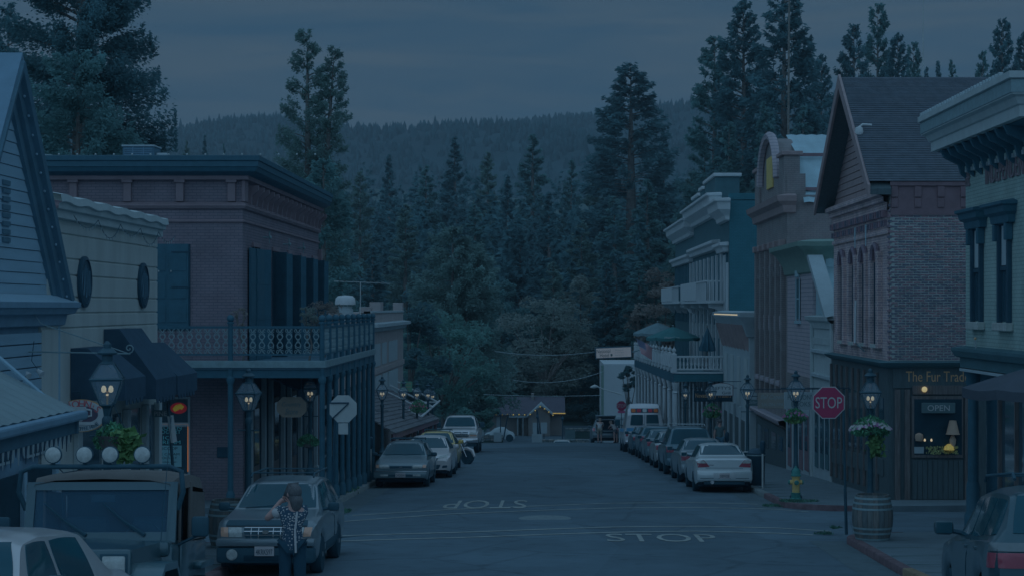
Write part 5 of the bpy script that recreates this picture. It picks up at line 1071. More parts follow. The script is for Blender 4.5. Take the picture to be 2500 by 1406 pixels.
class Car:
    """front of the car at y=0 looking towards -y, ground at z=0"""
    def __init__(s, name, label, cat, L, W, top, belt, rw, paint_, sill=.24, wb=(.85, None), wr=.31, wt=.2, ends=(.30, .25), nose=.12, tail=.10, archk=1.16, wkind='spoke', shoulder=.0, group=None, zlo=None):
        s.L, s.W = L, W; s.R = thing(name, label, cat, (0, 0, 0), group); n = 84; ys = np.linspace(0, L, n); hw = W/2
        tz = smoothv(np.interp(ys, [a for a, b in top], [b for a, b in top]), 2); bz = smoothv(np.interp(ys, [a for a, b in belt], [b for a, b in belt]), 2)
        rwv = smoothv(np.interp(ys, [a for a, b in rw], [b*hw for a, b in rw]), 3); fw = wb[0]; bwh = wb[1] if wb[1] else L-.9; s.fw, s.bw = fw, bwh
        ring = []; V = []
        for i, y in enumerate(ys):
            e = 1-nose*max(0, 1-y/ends[0])**2-tail*max(0, 1-(L-y)/ends[1])**2; w_ = hw*e; zb = sill+(.06*max(0, 1-y/.25)+.08*max(0, 1-(L-y)/.3))
            ar = wr*archk
            for yw in (fw, bwh):
                d = abs(y-yw)
                if d < ar: zb = max(zb, wr+math.sqrt(ar*ar-d*d))
            sh = min(bz[i], tz[i]-.03); zb = min(zb, sh-.06); rr = min(rwv[i], w_*.97); t = tz[i]; h = sh-zb
            sec = [(w_*.94, zb), (w_*.975, zb+.12*h), (w_, zb+.45*h), (w_*.995, zb+.72*h), (w_*.965, sh-.03*min(1, h)), (w_*.93, sh)]
            g = t-sh; x0 = w_*.93
            sec += [(x0+(rr-x0)*.5, sh+g*.48), (x0+(rr-x0)*.92, sh+g*.86), (rr*.90, t-min(.035, g*.08)), (rr*.6, t-min(.008, g*.02)), (0, t)]
            ring.append(sec)
        m = len(ring[0]); faces = []
        for sec, y in zip(ring, ys):
            V += [(x, y, z) for x, z in sec]; V += [(-x, y, z) for x, z in sec[:-1]]
        k = 2*m-1
        def idx(i, j, sg): return i*k+j if (sg > 0 or j == m-1) else i*k+m+j
        for i in range(n-1):
            for j in range(m-1):
                faces.append((idx(i, j, 1), idx(i, j+1, 1), idx(i+1, j+1, 1), idx(i+1, j, 1))); faces.append((idx(i+1, j, -1), idx(i+1, j+1, -1), idx(i, j+1, -1), idx(i, j, -1)))
        for i in (0, n-1):
            for j in range(m-2): faces.append((idx(i, j, 1), idx(i, j, -1), idx(i, j+1, -1), idx(i, j+1, 1)))
            faces.append((idx(i, m-2, 1), idx(i, m-2, -1), idx(i, m-1, 1)))
        b = MB(); b.v = V; b.f = faces; s.body = b.build('body', paint_, s.R, smooth=32); s.paint = paint_
        s.bvh = BVHTree.FromPolygons([Vector(v) for v in V], faces)
        B(-hw*.86, hw*.86, .12, L-.12, sill*.7, sill+.42, .05).build('underbody', M_under, s.R)
        key = (wr, wt, wkind)
        if key not in WH: WH[key] = wheel_mesh(wr, wt, wkind)
        for yw in (fw, bwh):
            for sg in (-1, 1):
                o = link('wheel', WH[key][0], s.R); o.location = (sg*(hw-wt*.55), yw, wr); o.rotation_euler.z = 0 if sg < 0 else math.pi
                link('rim', WH[key][1], o)
    def hit(s, side, u, v):
        if side == 'f': o, d = Vector((u, -3, v)), Vector((0, 1, 0))
        elif side == 'r': o, d = Vector((u, s.L+3, v)), Vector((0, -1, 0))
        elif side == 'l': o, d = Vector((-4, u, v)), Vector((1, 0, 0))
        elif side == 't': o, d = Vector((u, v, 4)), Vector((0, 0, -1))
        else: o, d = Vector((4, u, v)), Vector((-1, 0, 0))
        h = s.bvh.ray_cast(o, d); return (h[0], h[1], d) if h[0] is not None else None
    def patch(s, name, m_, side, c, n=8, k=.25, off=.008, parent=None, thick=.0, **kw):
        """c: four corners (u,v) - bottom-left, bottom-right, top-right, top-left; wraps onto the body"""
        rows = []; last = None
        for i in range(n+1):
            row = []
            for j in range(n+1):
                u, v = -1+2*j/n, -1+2*i/n; uu, vv = u*math.sqrt(1-k*v*v/2), v*math.sqrt(1-k*u*u/2); a, b = (uu+1)/2, (vv+1)/2
                q = [c[0][t]*(1-a)*(1-b)+c[1][t]*a*(1-b)+c[2][t]*a*b+c[3][t]*(1-a)*b for t in (0, 1)]; h = s.hit(side, *q)
                if h is None: p = last or Vector((q[0], 0, q[1]) if side in 'f' else (q[0], s.L, q[1]))
                else: p = h[0]-h[2]*off
                last = p; row.append(p.copy())
            rows.append(row)
        mb = MB(); mb.grid([[tuple(p) for p in r] for r in rows]); mb.f = mb.f
        edge = rows[0]+[r[-1] for r in rows[1:]]+rows[-1][-2::-1]+[r[0] for r in rows[-2:0:-1]]; d = {'f': Vector((0, 1, 0)), 'r': Vector((0, -1, 0)), 'l': Vector((1, 0, 0)), 't': Vector((0, 0, -1))}.get(side, Vector((-1, 0, 0)))
        e2 = [tuple(p) for p in edge]; e3 = [tuple(p+d*(off+.004)) for p in edge]; nn = len(e2); mb.add(e2+e3, [(i, (i+1) % nn, nn+(i+1) % nn, nn+i) for i in range(nn)])
        return mb.build(name, m_, parent or s.R, smooth=45, **kw)
    def pair(s, name, m_, side, c, **kw):
        a = s.patch(name, m_, side, c, **kw); b = s.patch(name, m_, side, [(-u, v) for u, v in (c[1], c[0], c[3], c[2])], **kw); return a, b
    def sides(s, name, m_, c, **kw): return s.patch(name, m_, 'l', c, **kw), s.patch(name, m_, 'x', [c[1], c[0], c[3], c[2]], **kw)
    def box(s, name, m_, x0, x1, y0, y1, z0, z1, bev=.02, parent=None): return B(x0, x1, y0, y1, z0, z1, bev).build(name, m_, parent or s.R, smooth=40)
    def mirrors(s, y, z, m_, w_=.2, h=.15):
        for sg in (-1, 1):
            hw = s.W/2; b = B(sg*(hw+.0), sg*(hw+w_), y-.06, y+.07, z, z+h, .045); o = b.build('mirror', m_, s.R, smooth=45); B(sg*(hw+.02), sg*(hw+w_-.02), y+.07, y+.078, z+.02, z+h-.02).build('mirror_glass', M_cgl, o)
            MB().cyl((sg*(hw-.12), y+.02, z+.02), (sg*(hw+.05), y, z+.05), .03, n=6).build('mirror_arm', M_trim, o)
    def plate(s, side, x, z, txt, m_=None):
        h = s.hit(side, x, z); sg = -1 if side == 'f' else 1; y = h[0].y+sg*.02
        hs = [s.hit(side, x+a, z+b) for a in (-.15, .15) for b in (-.07, .07)]; ys_ = [q[0].y for q in hs if q]+[h[0].y]; y = (min(ys_) if side == 'f' else max(ys_))+sg*.012
        o = B(x-.155, x+.155, y-.006, y+.006, z-.078, z+.078, .004).build('number_plate', M_plate, s.R)
        if txt: text(txt, M_blkltr, (x, y+sg*.006, z-.012), (-sg, 0, 0), (0, 0, 1), width=.27, height=.085, parent=o, name='lettering', ext=.002)
    def wipers(s, z0, xs, ln, zrise):
        for x in xs:
            p = []
            for t in np.linspace(0, 1, 5):
                h = s.hit('f', x+ln*t, z0+zrise*t)
                if h: p.append((h[0].x, h[0].y-.02, h[0].z))
            if len(p) > 1: MB().tube(p, .009, 4).build('wiper', M_trim, s.R)
    def rack(s, y0, y1, xr, z, m_, bars=2):
        for sg in (-1, 1): MB().tube([(sg*xr, y0, z-.06), (sg*xr, y0+.12, z), (sg*xr, y1-.12, z), (sg*xr, y1, z-.06)], .018, 6).build('roof_rail', m_, s.R)
        for k in range(bars): y = y0+.3+(y1-y0-.6)*k/max(1, bars-1); B(-xr, xr, y-.03, y+.03, z-.012, z+.012, .008).build('rack_bar', m_, s.R)
    def place(s, X, Y, away=False, yaw=0., dz=0.):
        yc = Y+s.L/2; m = slope(yc)
        if not away: s.R.rotation_euler = (m, 0, yaw); s.R.location = (X, Y, zr(yc)-math.tan(m)*s.L/2+crown(X)+dz)
        else: s.R.rotation_euler = (-m, 0, math.pi+yaw); s.R.location = (X+math.sin(yaw)*0, Y+s.L, zr(yc)+math.tan(m)*s.L/2+crown(X)+dz)
        return s.R
def sedan_top(L, H, hood, cowl_y, cowl_z, roof_a, roof_b, deck_y, deck_z, nose_z=.62, tail_z=None):
    return [(0, nose_z), (.12, nose_z+.08), (.35, hood), (cowl_y, cowl_z), (roof_a, H-.03), ((roof_a+roof_b)/2, H), (roof_b, H-.05), (deck_y, deck_z), (L-.15, deck_z-.03), (L, tail_z or deck_z-.12)]
def belt_line(L, a, b, c): return [(0, a-.16), (.3, a-.05), (L*.3, a), (L*.75, b), (L-.2, c), (L, c-.1)]
def sedan_rw(L, cy, ra, rb, dy, roof=.64, h=.86): return [(0, .8), (.3, h), (cy, h), (ra, roof), (rb, roof-.02), (dy, h-.04), (L, .78)]
# --- grey estate at the kerb behind the woman (front view, bumper guard, roof rails)
def forester():
    c = Car('estate_car', 'grey estate car with roof rails, bonnet guard and black lower bumper', 'car', 4.45, 1.74, [(0, .78), (.1, .9), (.3, .97), (1.25, 1.08), (2.05, 1.52), (3.0, 1.58), (3.95, 1.52), (4.3, 1.05), (4.45, .9)],
            belt_line(4.45, 1.0, 1.02, 1.02), [(0, .82), (.3, .88), (1.2, .86), (2.05, .68), (3.9, .66), (4.4, .8)], paint('forester', (38, 65, 86), .72), sill=.3, wb=(.88, 3.4), wr=.33, nose=.10)
    c.patch('windscreen', M_cgl, 'f', [(-.70, 1.10), (.70, 1.10), (.575, 1.475), (-.575, 1.475)], n=10, k=.08)
    c.pair('headlight', M_lens, 'f', [(.40, .70), (.62, .70), (.64, .86), (.42, .86)], k=.1); c.pair('indicator', M_amber, 'f', [(.63, .70), (.76, .71), (.78, .86), (.65, .86)], k=.1)
    g = c.patch('grille', M_trim, 'f', [(-.34, .66), (.34, .66), (.39, .86), (-.39, .86)], k=.1)
    for z in (.66, .725, .79, .85): c.patch('grille_bar', M_chrome, 'f', [(-.37, z), (.37, z), (.37, z+.014), (-.37, z+.014)], n=6, k=0, off=.02, parent=g)
    for x in (-.25, -.125, .125, .25): c.patch('grille_bar', M_chrome, 'f', [(x-.006, .66), (x+.006, .66), (x+.006, .86), (x-.006, .86)], n=4, k=0, off=.018, parent=g)
    o = MB(); o.lathe([(.001, -.02), (.06, -.02), (.06, .0), (.001, .0)], (0, 0, 0), 16, 'y'); h = c.hit('f', 0, .78)[0]; o.v = [(x, h.y-.02+y, .785+z*.55) for x, y, z in o.v]; o.build('badge', M_chrome, g)
    c.patch('bonnet_guard', M_trim, 'f', [(-.70, .885), (.70, .885), (.68, .965), (-.68, .965)], n=8, k=.05, off=.03)
    bp = c.box('bumper', c.paint, -.84, .84, -.10, .25, .54, .68, .05); lo = c.box('lower_bumper', M_trim, -.83, .83, -.08, .3, .26, .535, .05)
    for sg in (-1, 1): o = MB(); o.lathe([(.095, -.10), (.095, -.085), (.08, -.115), (.001, -.12)], (sg*.56, 0, .41), 18, 'y'); o.build('fog_lamp', M_lens, c.R, smooth=45)
    c.box('air_intake', M_under, -.36, .36, -.088, -.07, .30, .40, .01)
    o = B(-.175, .155, -.112, -.098, .39, .55, .004).build('number_plate', M_plate, c.R); text('4KRK597', M_blkltr, (-.01, -.112, .458), (1, 0, 0), (0, 0, 1), width=.28, height=.09, parent=o, ext=.002)
    c.sides('side_window', M_cgl, [(1.45, 1.04), (2.55, 1.05), (2.5, 1.46), (2.02, 1.44)]); c.sides('side_window', M_cgl, [(2.62, 1.05), (3.45, 1.05), (3.4, 1.46), (2.6, 1.47)]); c.sides('side_window', M_cgl, [(3.5, 1.06), (4.1, 1.07), (3.95, 1.43), (3.48, 1.46)])
    c.sides('cladding', M_trim, [(1.25, .33), (3.0, .33), (3.0, .5), (1.25, .5)], k=0); c.sides('door_seam', M_trim, [(2.58, .4), (2.592, .4), (2.592, 1.02), (2.58, 1.02)], n=4, k=0)
    for y in (2.35, 3.2):
        for sd, sg in (('l', -1), ('x', 1)): h = c.hit(sd, y, .93)[0]; B(h.x-.015, h.x+.03*sg, y-.09, y+.09, .91, .95, .01).build('door_handle', c.paint, c.R)
    c.mirrors(1.52, 1.03, M_trim); c.wipers(1.105, (-.55, .02), .5, .03); c.rack(1.95, 4.0, .56, 1.66, M_trim, 2)
    c.place(-4.76, 31.2)
forester()
def legacy():
    L, H = 4.6, 1.42; c = Car('estate_car', 'dull grey-green old estate car with thin headlights and roof bars', 'car', L, 1.69, [(0, .66), (.12, .74), (.35, .80), (1.25, .95), (1.95, 1.37), (2.8, H), (4.1, 1.36), (4.5, .95), (L, .8)], belt_line(L, .86, .90, .9), [(0, .8), (.3, .88), (1.2, .87), (1.95, .64), (4.1, .62), (4.5, .8)], paint('legacy', (32, 60, 80), .8), wr=.30, nose=.08)
    c.patch('windscreen', M_cgl, 'f', [(-.68, .97), (.68, .97), (.52, 1.335), (-.52, 1.335)], n=10, k=.06); c.pair('headlight', M_lens, 'f', [(.36, .60), (.66, .61), (.67, .715), (.38, .71)], k=.05); c.pair('indicator', M_amber, 'f', [(.67, .61), (.78, .62), (.78, .71), (.68, .712)], k=.05)
    g = c.patch('grille', M_trim, 'f', [(-.33, .60), (.33, .60), (.35, .68), (-.35, .68)], k=.05); c.patch('grille_bar', M_chrome, 'f', [(-.34, .585), (.34, .585), (.34, .60), (-.34, .60)], n=4, k=0, off=.02, parent=g); c.patch('badge', M_chrome, 'f', [(-.05, .625), (.05, .625), (.05, .66), (-.05, .66)], n=4, k=.8, off=.02, parent=g)
    bp = c.box('bumper', c.paint, -.83, .83, -.12, .25, .30, .53, .05); c.box('bumper_strip', M_chrome, -.82, .82, -.13, -.1, .50, .525, .006); c.box('bumper_slot', M_trim, -.5, .5, -.128, -.11, .355, .42, .01)
    for sg in (-1, 1): c.box('fog_lamp', M_lens, sg*.38, sg*.62, -.13, -.112, .36, .42, .01)
    o = B(-.155, .155, -.145, -.131, .33, .47, .004).build('number_plate', M_plate, c.R); text('2VDS041', M_blkltr, (0, -.145, .39), (1, 0, 0), (0, 0, 1), width=.26, height=.07, parent=o, ext=.002)
    c.sides('side_window', M_cgl, [(1.4, .93), (2.4, .94), (2.4, 1.33), (1.95, 1.32)]); c.sides('side_window', M_cgl, [(2.47, .94), (3.3, .94), (3.3, 1.33), (2.47, 1.33)]); c.sides('side_window', M_cgl, [(3.37, .94), (4.2, .95), (4.05, 1.3), (3.37, 1.33)])
    c.mirrors(1.45, .93, M_trim, .19, .13); c.wipers(.985, (-.6, -.02), .55, .02); c.rack(2.1, 4.1, .5, 1.47, M_trim, 3)
    for sg in (-1, 1):
        pass
    c.place(-4.52, 57.0)
legacy()
def honda():
    L, H = 4.7, 1.46; c = Car('sedan', 'white modern sedan parked behind the grey-green estate', 'car', L, 1.78, [(0, .62), (.1, .76), (.4, .86), (1.2, 1.0), (2.0, 1.40), (2.7, H), (3.5, 1.40), (4.2, 1.08), (L-.15, 1.04), (L, .9)], belt_line(L, .9, .96, .98), sedan_rw(L, 1.2, 2.0, 3.5, 4.2), paint('white', (60, 84, 104), 1.05), wr=.32, nose=.16)
    c.patch('windscreen', M_cgl, 'f', [(-.72, 1.02), (.72, 1.02), (.54, 1.37), (-.54, 1.37)], n=10, k=.06); c.pair('headlight', M_lens, 'f', [(.42, .66), (.76, .74), (.80, .84), (.50, .78)], k=.1); g = c.patch('grille', M_trim, 'f', [(-.40, .60), (.40, .60), (.46, .72), (-.46, .72)], k=.1); c.patch('grille_bar', M_chrome, 'f', [(-.42, .70), (.42, .70), (.44, .73), (-.44, .73)], n=4, k=0, off=.02, parent=g)
    c.patch('air_intake', M_trim, 'f', [(-.46, .32), (.46, .32), (.54, .48), (-.54, .48)], k=.1); c.pair('fog_lamp', M_trim, 'f', [(.58, .36), (.76, .38), (.76, .46), (.60, .45)], k=.2); c.plate('f', 0, .54, '')
    c.sides('side_window', M_cgl, [(1.5, 1.0), (2.5, 1.0), (2.5, 1.37), (2.05, 1.35)]); c.sides('side_window', M_cgl, [(2.56, 1.0), (3.6, 1.02), (3.35, 1.33), (2.56, 1.37)]); c.mirrors(1.45, 1.0, c.paint); c.place(-4.2, 63.6)
    L, H = 4.3, 1.5; c = Car('hatchback', 'yellow hatchback squeezed between the white sedan and the motorcycle', 'car', L, 1.72, [(0, .66), (.1, .8), (.4, .92), (1.1, 1.03), (1.9, 1.46), (2.6, H), (3.7, 1.42), (4.15, 1.0), (L, .85)], belt_line(L, .94, .98, 1.0), [(0, .8), (.3, .86), (1.1, .86), (1.9, .66), (3.7, .62), (4.2, .8)], paint('yellow', (82, 76, 54), 1.0), wr=.31, nose=.14)
    c.patch('windscreen', M_cgl, 'f', [(-.70, 1.05), (.70, 1.05), (.54, 1.42), (-.54, 1.42)], n=10, k=.06); c.pair('headlight', M_lens, 'f', [(.46, .72), (.74, .74), (.76, .86), (.50, .84)], k=.2); c.patch('grille', M_trim, 'f', [(-.35, .68), (.35, .68), (.38, .78), (-.38, .78)]); c.patch('air_intake', M_trim, 'f', [(-.5, .36), (.5, .36), (.5, .5), (-.5, .5)]); c.plate('f', 0, .58, '')
    c.sides('side_window', M_cgl, [(1.4, 1.02), (2.4, 1.02), (2.4, 1.42), (1.95, 1.40)]); c.sides('side_window', M_cgl, [(2.46, 1.02), (3.6, 1.04), (3.4, 1.38), (2.46, 1.42)]); c.mirrors(1.4, 1.02, c.paint); c.rack(2.0, 3.7, .5, 1.54, M_trim, 2); c.place(-4.3, 70.2)
honda()
def pickup():
    L = 5.6; c = Car('pickup_truck', 'tall white pickup truck with wide chrome grille facing up the street', 'truck', L, 2.03, [(0, 1.0), (.1, 1.12), (.35, 1.2), (1.5, 1.3), (2.1, 1.88), (2.8, 1.95), (3.6, 1.9), (3.75, 1.3), (L, 1.28)], [(0, .95), (.3, 1.12), (1.5, 1.22), (3.6, 1.24), (L, 1.2)], [(0, .84), (.3, .88), (1.4, .86), (2.1, .70), (3.5, .70), (3.8, .9), (L, .9)], paint('truck_white', (58, 82, 102), 1.05), sill=.5, wb=(1.0, 4.5), wr=.40, wt=.26, nose=.06)
    c.patch('windscreen', M_cgl, 'f', [(-.80, 1.34), (.80, 1.34), (.66, 1.83), (-.66, 1.83)], n=10, k=.05); g = c.patch('grille', M_chrome, 'f', [(-.52, .80), (.52, .80), (.55, 1.10), (-.55, 1.10)], k=.06)
    for z in (.84, .93, 1.02): c.patch('grille_slot', M_trim, 'f', [(-.47, z), (.47, z), (.47, z+.05), (-.47, z+.05)], n=4, k=0, off=.016, parent=g)
    c.pair('headlight', M_lens, 'f', [(.58, .95), (.92, .95), (.92, 1.1), (.58, 1.1)], k=.1); c.pair('indicator', M_amber, 'f', [(.58, .86), (.92, .86), (.92, .93), (.58, .93)], k=.1)
    c.box('bumper', M_chrome, -1.0, 1.0, -.16, .2, .52, .76, .04); c.box('air_dam', M_trim, -.9, .9, -.1, .2, .34, .52, .03); c.mirrors(1.9, 1.28, M_trim, .25, .3); c.wipers(1.36, (-.7, .0), .6, .03); c.sides('side_window', M_cgl, [(1.85, 1.28), (3.4, 1.28), (3.35, 1.8), (2.25, 1.8)])
    c.place(-4.5, 94)
pickup()
# --- right row, tails towards us
def impreza():
    L, H = 4.4, 1.43; c = Car('sedan', 'silver sedan with sloped tail lights parked last before the hydrant', 'car', L, 1.73, sedan_top(L, H, .86, 1.15, .96, 1.9, 3.0, 3.75, 1.05, tail_z=.96), belt_line(L, .88, .95, .98), sedan_rw(L, 1.15, 1.9, 3.0, 3.75, .66, .84), paint('silver', (57, 86, 108), 1.1), wr=.315, nose=.12, tail=.09, ends=(.3, .3))
    c.patch('rear_window', M_cgl, 'r', [(-.66, 1.09), (.66, 1.09), (.56, 1.36), (-.56, 1.36)], n=10, k=.06)
    for sg in (1, -1):
        q = [(.42, .76), (.78, .74), (.80, .93), (.60, .96)]; q = q if sg > 0 else [(-u, v) for u, v in (q[1], q[0], q[3], q[2])]; t = c.patch('tail_light', M_tail, 'r', q, k=.12, off=.012)
        q = [(.52, .86), (.78, .86), (.79, .93), (.61, .95)]; q = q if sg > 0 else [(-u, v) for u, v in (q[1], q[0], q[3], q[2])]; c.patch('reverse_light', M_lens, 'r', q, k=.12, off=.018, parent=t)
    c.box('bumper', c.paint, -.82, .82, L-.22, L+.12, .34, .66, .06); c.box('bumper_lip', M_trim, -.6, .6, L-.1, L+.06, .24, .335, .02); c.box('bumper_crease', M_trim, -.72, .72, L+.1, L+.124, .42, .435, .004)
    o = B(-.155, .155, L+.123, L+.137, .42, .58, .004).build('number_plate', M_plate, c.R); text('5SBW338', M_blkltr, (0, L+.137, .49), (-1, 0, 0), (0, 0, 1), width=.26, height=.075, parent=o, ext=.002)
    for x in (-.25, .25): c.box('bumper_pad', M_white, x-.075, x+.075, L+.118, L+.133, .42, .59, .004)
    o = MB(); o.cyl((-.36*-1, L-.3, .3), (.36, L+.1, .31), .055, n=12); o.build('exhaust', M_chrome, c.R, smooth=45); c.patch('boot_seam', M_trim, 'r', [(-.55, .72), (.55, .72), (.55, .728), (-.55, .728)], n=6, k=0, off=.01)
    c.patch('badge', M_chrome, 'r', [(.30, .80), (.44, .80), (.44, .825), (.30, .825)], n=3, k=0, off=.01)
    c.sides('side_window', M_cgl, [(1.45, .97), (2.3, .98), (2.3, 1.34), (1.95, 1.34)]); c.sides('side_window', M_cgl, [(2.36, .98), (3.3, 1.02), (3.0, 1.33), (2.36, 1.34)]); c.mirrors(1.42, .97, c.paint); c.place(5.22, 54.2, True)
impreza()
def rowcar(name, label, L, W, H, col, X, Y, kind='sedan', wr=.31, tl=(.36, .66), grp=None, tailbox=None):
    if kind == 'sedan': top = sedan_top(L, H, .84, 1.15, .95, 1.9, 3.1, 3.85, 1.03); rw = sedan_rw(L, 1.15, 1.9, 3.1, 3.85); wz = (1.07, H-.08)
    else: top = [(0, .8), (.1, .9), (.35, 1.0), (1.2, 1.1), (1.95, H-.06), (2.8, H), (L-.45, H-.05), (L-.12, 1.08), (L, .95)]; rw = [(0, .82), (.3, .88), (1.2, .87), (1.95, .70), (L-.45, .68), (L-.1, .84), (L, .84)]; wz = (1.12, H-.1)
    sh = .95 if kind == 'sedan' else 1.04; c = Car(name, label, 'car', L, W, top, belt_line(L, sh, sh+.03, sh+.04), rw, paint(label.split()[0]+name[:3]+str(int(Y)), col, .95), wr=wr, tail=.08, sill=.25 if kind == 'sedan' else .34)
    hw = W/2; c.patch('rear_window', M_cgl, 'r', [(-hw*.78, wz[0]), (hw*.78, wz[0]), (hw*.62, wz[1]), (-hw*.62, wz[1])], n=10, k=.06)
    if kind == 'sedan': c.pair('tail_light', M_tail, 'r', [(hw*.5, .74), (hw*.92, .74), (hw*.92, .92), (hw*.62, .93)], k=.12, off=.012)
    else: c.pair('tail_light', M_tail, 'r', [(hw*.62, .82), (hw*.94, .82), (hw*.94, 1.04), (hw*.72, 1.04)], k=.1, off=.012)
    c.box('bumper', c.paint, -hw*.94, hw*.94, L-.2, L+.1, .34, .62, .05); c.box('bumper_lip', M_trim, -hw*.7, hw*.7, L-.1, L+.05, .24, .335, .02); o = B(-.155, .155, L+.1, L+.112, .44, .58, .004).build('number_plate', M_plate, c.R)
    if kind == 'sedan': c.sides('side_window', M_cgl, [(1.45, .99), (2.35, 1.0), (2.35, H-.08), (1.95, H-.09)]); c.sides('side_window', M_cgl, [(2.42, 1.0), (3.4, 1.03), (3.05, H-.1), (2.42, H-.08)])
    else:
        c.sides('side_window', M_cgl, [(1.5, 1.09), (2.45, 1.1), (2.45, H-.1), (2.02, H-.12)]); c.sides('side_window', M_cgl, [(2.52, 1.1), (3.35, 1.1), (3.35, H-.1), (2.52, H-.1)]); c.sides('side_window', M_cgl, [(3.42, 1.1), (L-.4, 1.11), (L-.55, H-.12), (3.42, H-.1)]); c.rack(2.0, L-.5, hw*.6, H+.06, M_rim, 2)
    c.mirrors(1.45, sh+.04, c.paint); c.place(X, Y, True); return c
rowcar('sedan', 'dark grey sedan wedged between the silver sedan and the dark sport utility', 4.6, 1.75, 1.45, (36, 62, 82), 5.2, 60.2)
rowcar('sport_utility', 'dark sport utility with roof rack and broad red tail lights', 4.7, 1.86, 1.76, (20, 48, 68), 5.2, 66.6, 'suv', .36)
rowcar('hatchback', 'silver-grey compact parked ahead of the dark sport utility', 4.2, 1.72, 1.47, (46, 72, 92), 5.12, 73.0)
rowcar('sedan', 'slate sedan in the row two cars ahead of the dark sport utility', 4.5, 1.74, 1.45, (28, 56, 76), 5.1, 79.0)
rowcar('estate_car', 'dark estate car parked third behind the ambulance van', 4.5, 1.74, 1.52, (18, 46, 66), 5.1, 84.6, 'suv', .31)
rowcar('sedan', 'black sedan tucked right behind the ambulance van', 4.5, 1.76, 1.45, (14, 42, 62), 5.0, 89.6)
def ambulance():
    L = 5.6; c = Car('ambulance_van', 'white ambulance van with blue stripe and a row of roof beacons', 'van', L, 2.2, [(0, .95), (.1, 1.1), (.9, 1.25), (1.6, 1.95), (2.0, 2.02), (2.3, 2.5), (L-.5, 2.55), (L-.12, 2.3), (L, 2.0)], [(0, .9), (.3, 1.1), (1.0, 1.22), (L, 1.25)], [(0, .85), (.9, .86), (1.6, .76), (2.2, .74), (L-.4, .76), (L, .80)], paint('amb', (56, 82, 104), 1.05), sill=.4, wb=(1.0, 4.3), wr=.38, wt=.25, tail=.05)
    for sg in (1, -1):
        q = [(.12, 1.42), (.72, 1.42), (.66, 1.93), (.12, 1.93)]; q = q if sg > 0 else [(-u, v) for u, v in (q[1], q[0], q[3], q[2])]; w_ = c.patch('door_window', M_cgl, 'r', q, k=.12); q2 = [((u-.4*sg)*1.12+.4*sg, (v-1.67)*1.1+1.67) for u, v in q]; c.patch('window_gasket', M_trim, 'r', q2, k=.12, off=.004, parent=w_)
    M_blu = mat('ambulance_blue', A(20, 66, 104), .4); c.patch('stripe', M_blu, 'r', [(-.95, 1.10), (.95, 1.10), (.93, 1.27), (-.93, 1.27)], k=0, off=.006)
    c.patch('stripe', M_blu, 'l', [(1.0, 1.05), (L-.1, 1.05), (L-.1, 1.22), (1.0, 1.22)], k=0, off=.006); c.patch('stripe', M_blu, 'x', [(L-.1, 1.05), (1.0, 1.05), (1.0, 1.22), (L-.1, 1.22)], k=0, off=.006)
    bar = c.patch('beacon_panel', M_trim, 'r', [(-.72, 2.06), (.72, 2.06), (.72, 2.28), (-.72, 2.28)], k=.05, off=.02)
    M_or = mat('beacon_orange', (.85, .22, .07), .3, var=.1); M_rd = mat('beacon_red', (.7, .06, .1), .3, var=.1)
    for x, m_ in ((-.58, M_or), (-.29, M_rd), (0, M_lens), (.29, M_rd), (.58, M_or)): c.patch('beacon', m_, 'r', [(x-.11, 2.08), (x+.11, 2.08), (x+.11, 2.26), (x-.11, 2.26)], n=4, k=.35, off=.05, parent=bar)
    c.pair('tail_light', M_tail, 'r', [(.86, .84), (.99, .84), (.97, 1.08), (.86, 1.08)], k=.05, off=.01); c.box('bumper', M_chrome, -1.02, 1.02, L-.1, L+.28, .46, .62, .04); c.patch('door_seam', M_trim, 'r', [(-.006, .7), (.006, .7), (.006, 2.0), (-.006, 2.0)], n=4, k=0, off=.006); o = B(-.5, -.19, L+.28, L+.29, .48, .6, .004).build('number_plate', M_plate, c.R)
    c.mirrors(1.3, 1.35, M_trim, .28, .34); c.sides('side_window', M_cgl, [(1.3, 1.3), (2.0, 1.3), (2.0, 1.85), (1.75, 1.85)]); c.place(5.08, 95.6, True)
ambulance()
def trunkcar():
    L = 4.6; c = Car('estate_car', 'dark estate car with its tailgate raised at the end of the street', 'car', L, 1.9, [(0, .8), (.1, .9), (.35, 1.0), (1.2, 1.1), (1.95, 1.62), (2.8, 1.68), (L-.55, 1.6), (L-.45, 1.0), (L, .8)], belt_line(L, 1.0, 1.02, .96), [(0, .82), (.3, .88), (1.2, .87), (1.95, .70), (L-.55, .68), (L-.4, .84), (L, .84)], paint('trunk', (30, 56, 76), .9), wr=.34, tail=.06)
    c.patch('load_bay', M_int, 'r', [(-.68, .62), (.68, .62), (.58, 1.5), (-.58, 1.5)], k=.1); c.pair('tail_light', M_tail, 'r', [(.72, .78), (.9, .78), (.88, 1.0), (.72, 1.0)], k=.1, off=.02)
    tg = MB(); tg.prism([(-.66, L-.6, 1.66), (.66, L-.6, 1.66), (.70, L+.55, 1.86), (-.70, L+.55, 1.86)], (0, .02, -.06)); t = tg.build('tailgate', c.paint, c.R); tg = MB(); tg.prism([(-.5, L-.35, 1.70), (.5, L-.35, 1.70), (.55, L+.2, 1.80), (-.55, L+.2, 1.80)], (0, -.01, .02)); tg.build('tailgate_glass', M_cgl, t)
    for sg in (-1, 1): MB().cyl((sg*.6, L-.5, 1.3), (sg*.62, L+.1, 1.76), .012, n=5).build('gas_strut', M_rim, c.R)
    c.box('bumper', c.paint, -.9, .9, L-.2, L+.1, .36, .62, .05); c.mirrors(1.45, 1.05, c.paint); c.place(4.05, 127, True)
    for x, z, m_ in ((-.2, .86, M_white), (.1, .82, M_copp), (.3, .85, M_wht2)): pass
trunkcar()
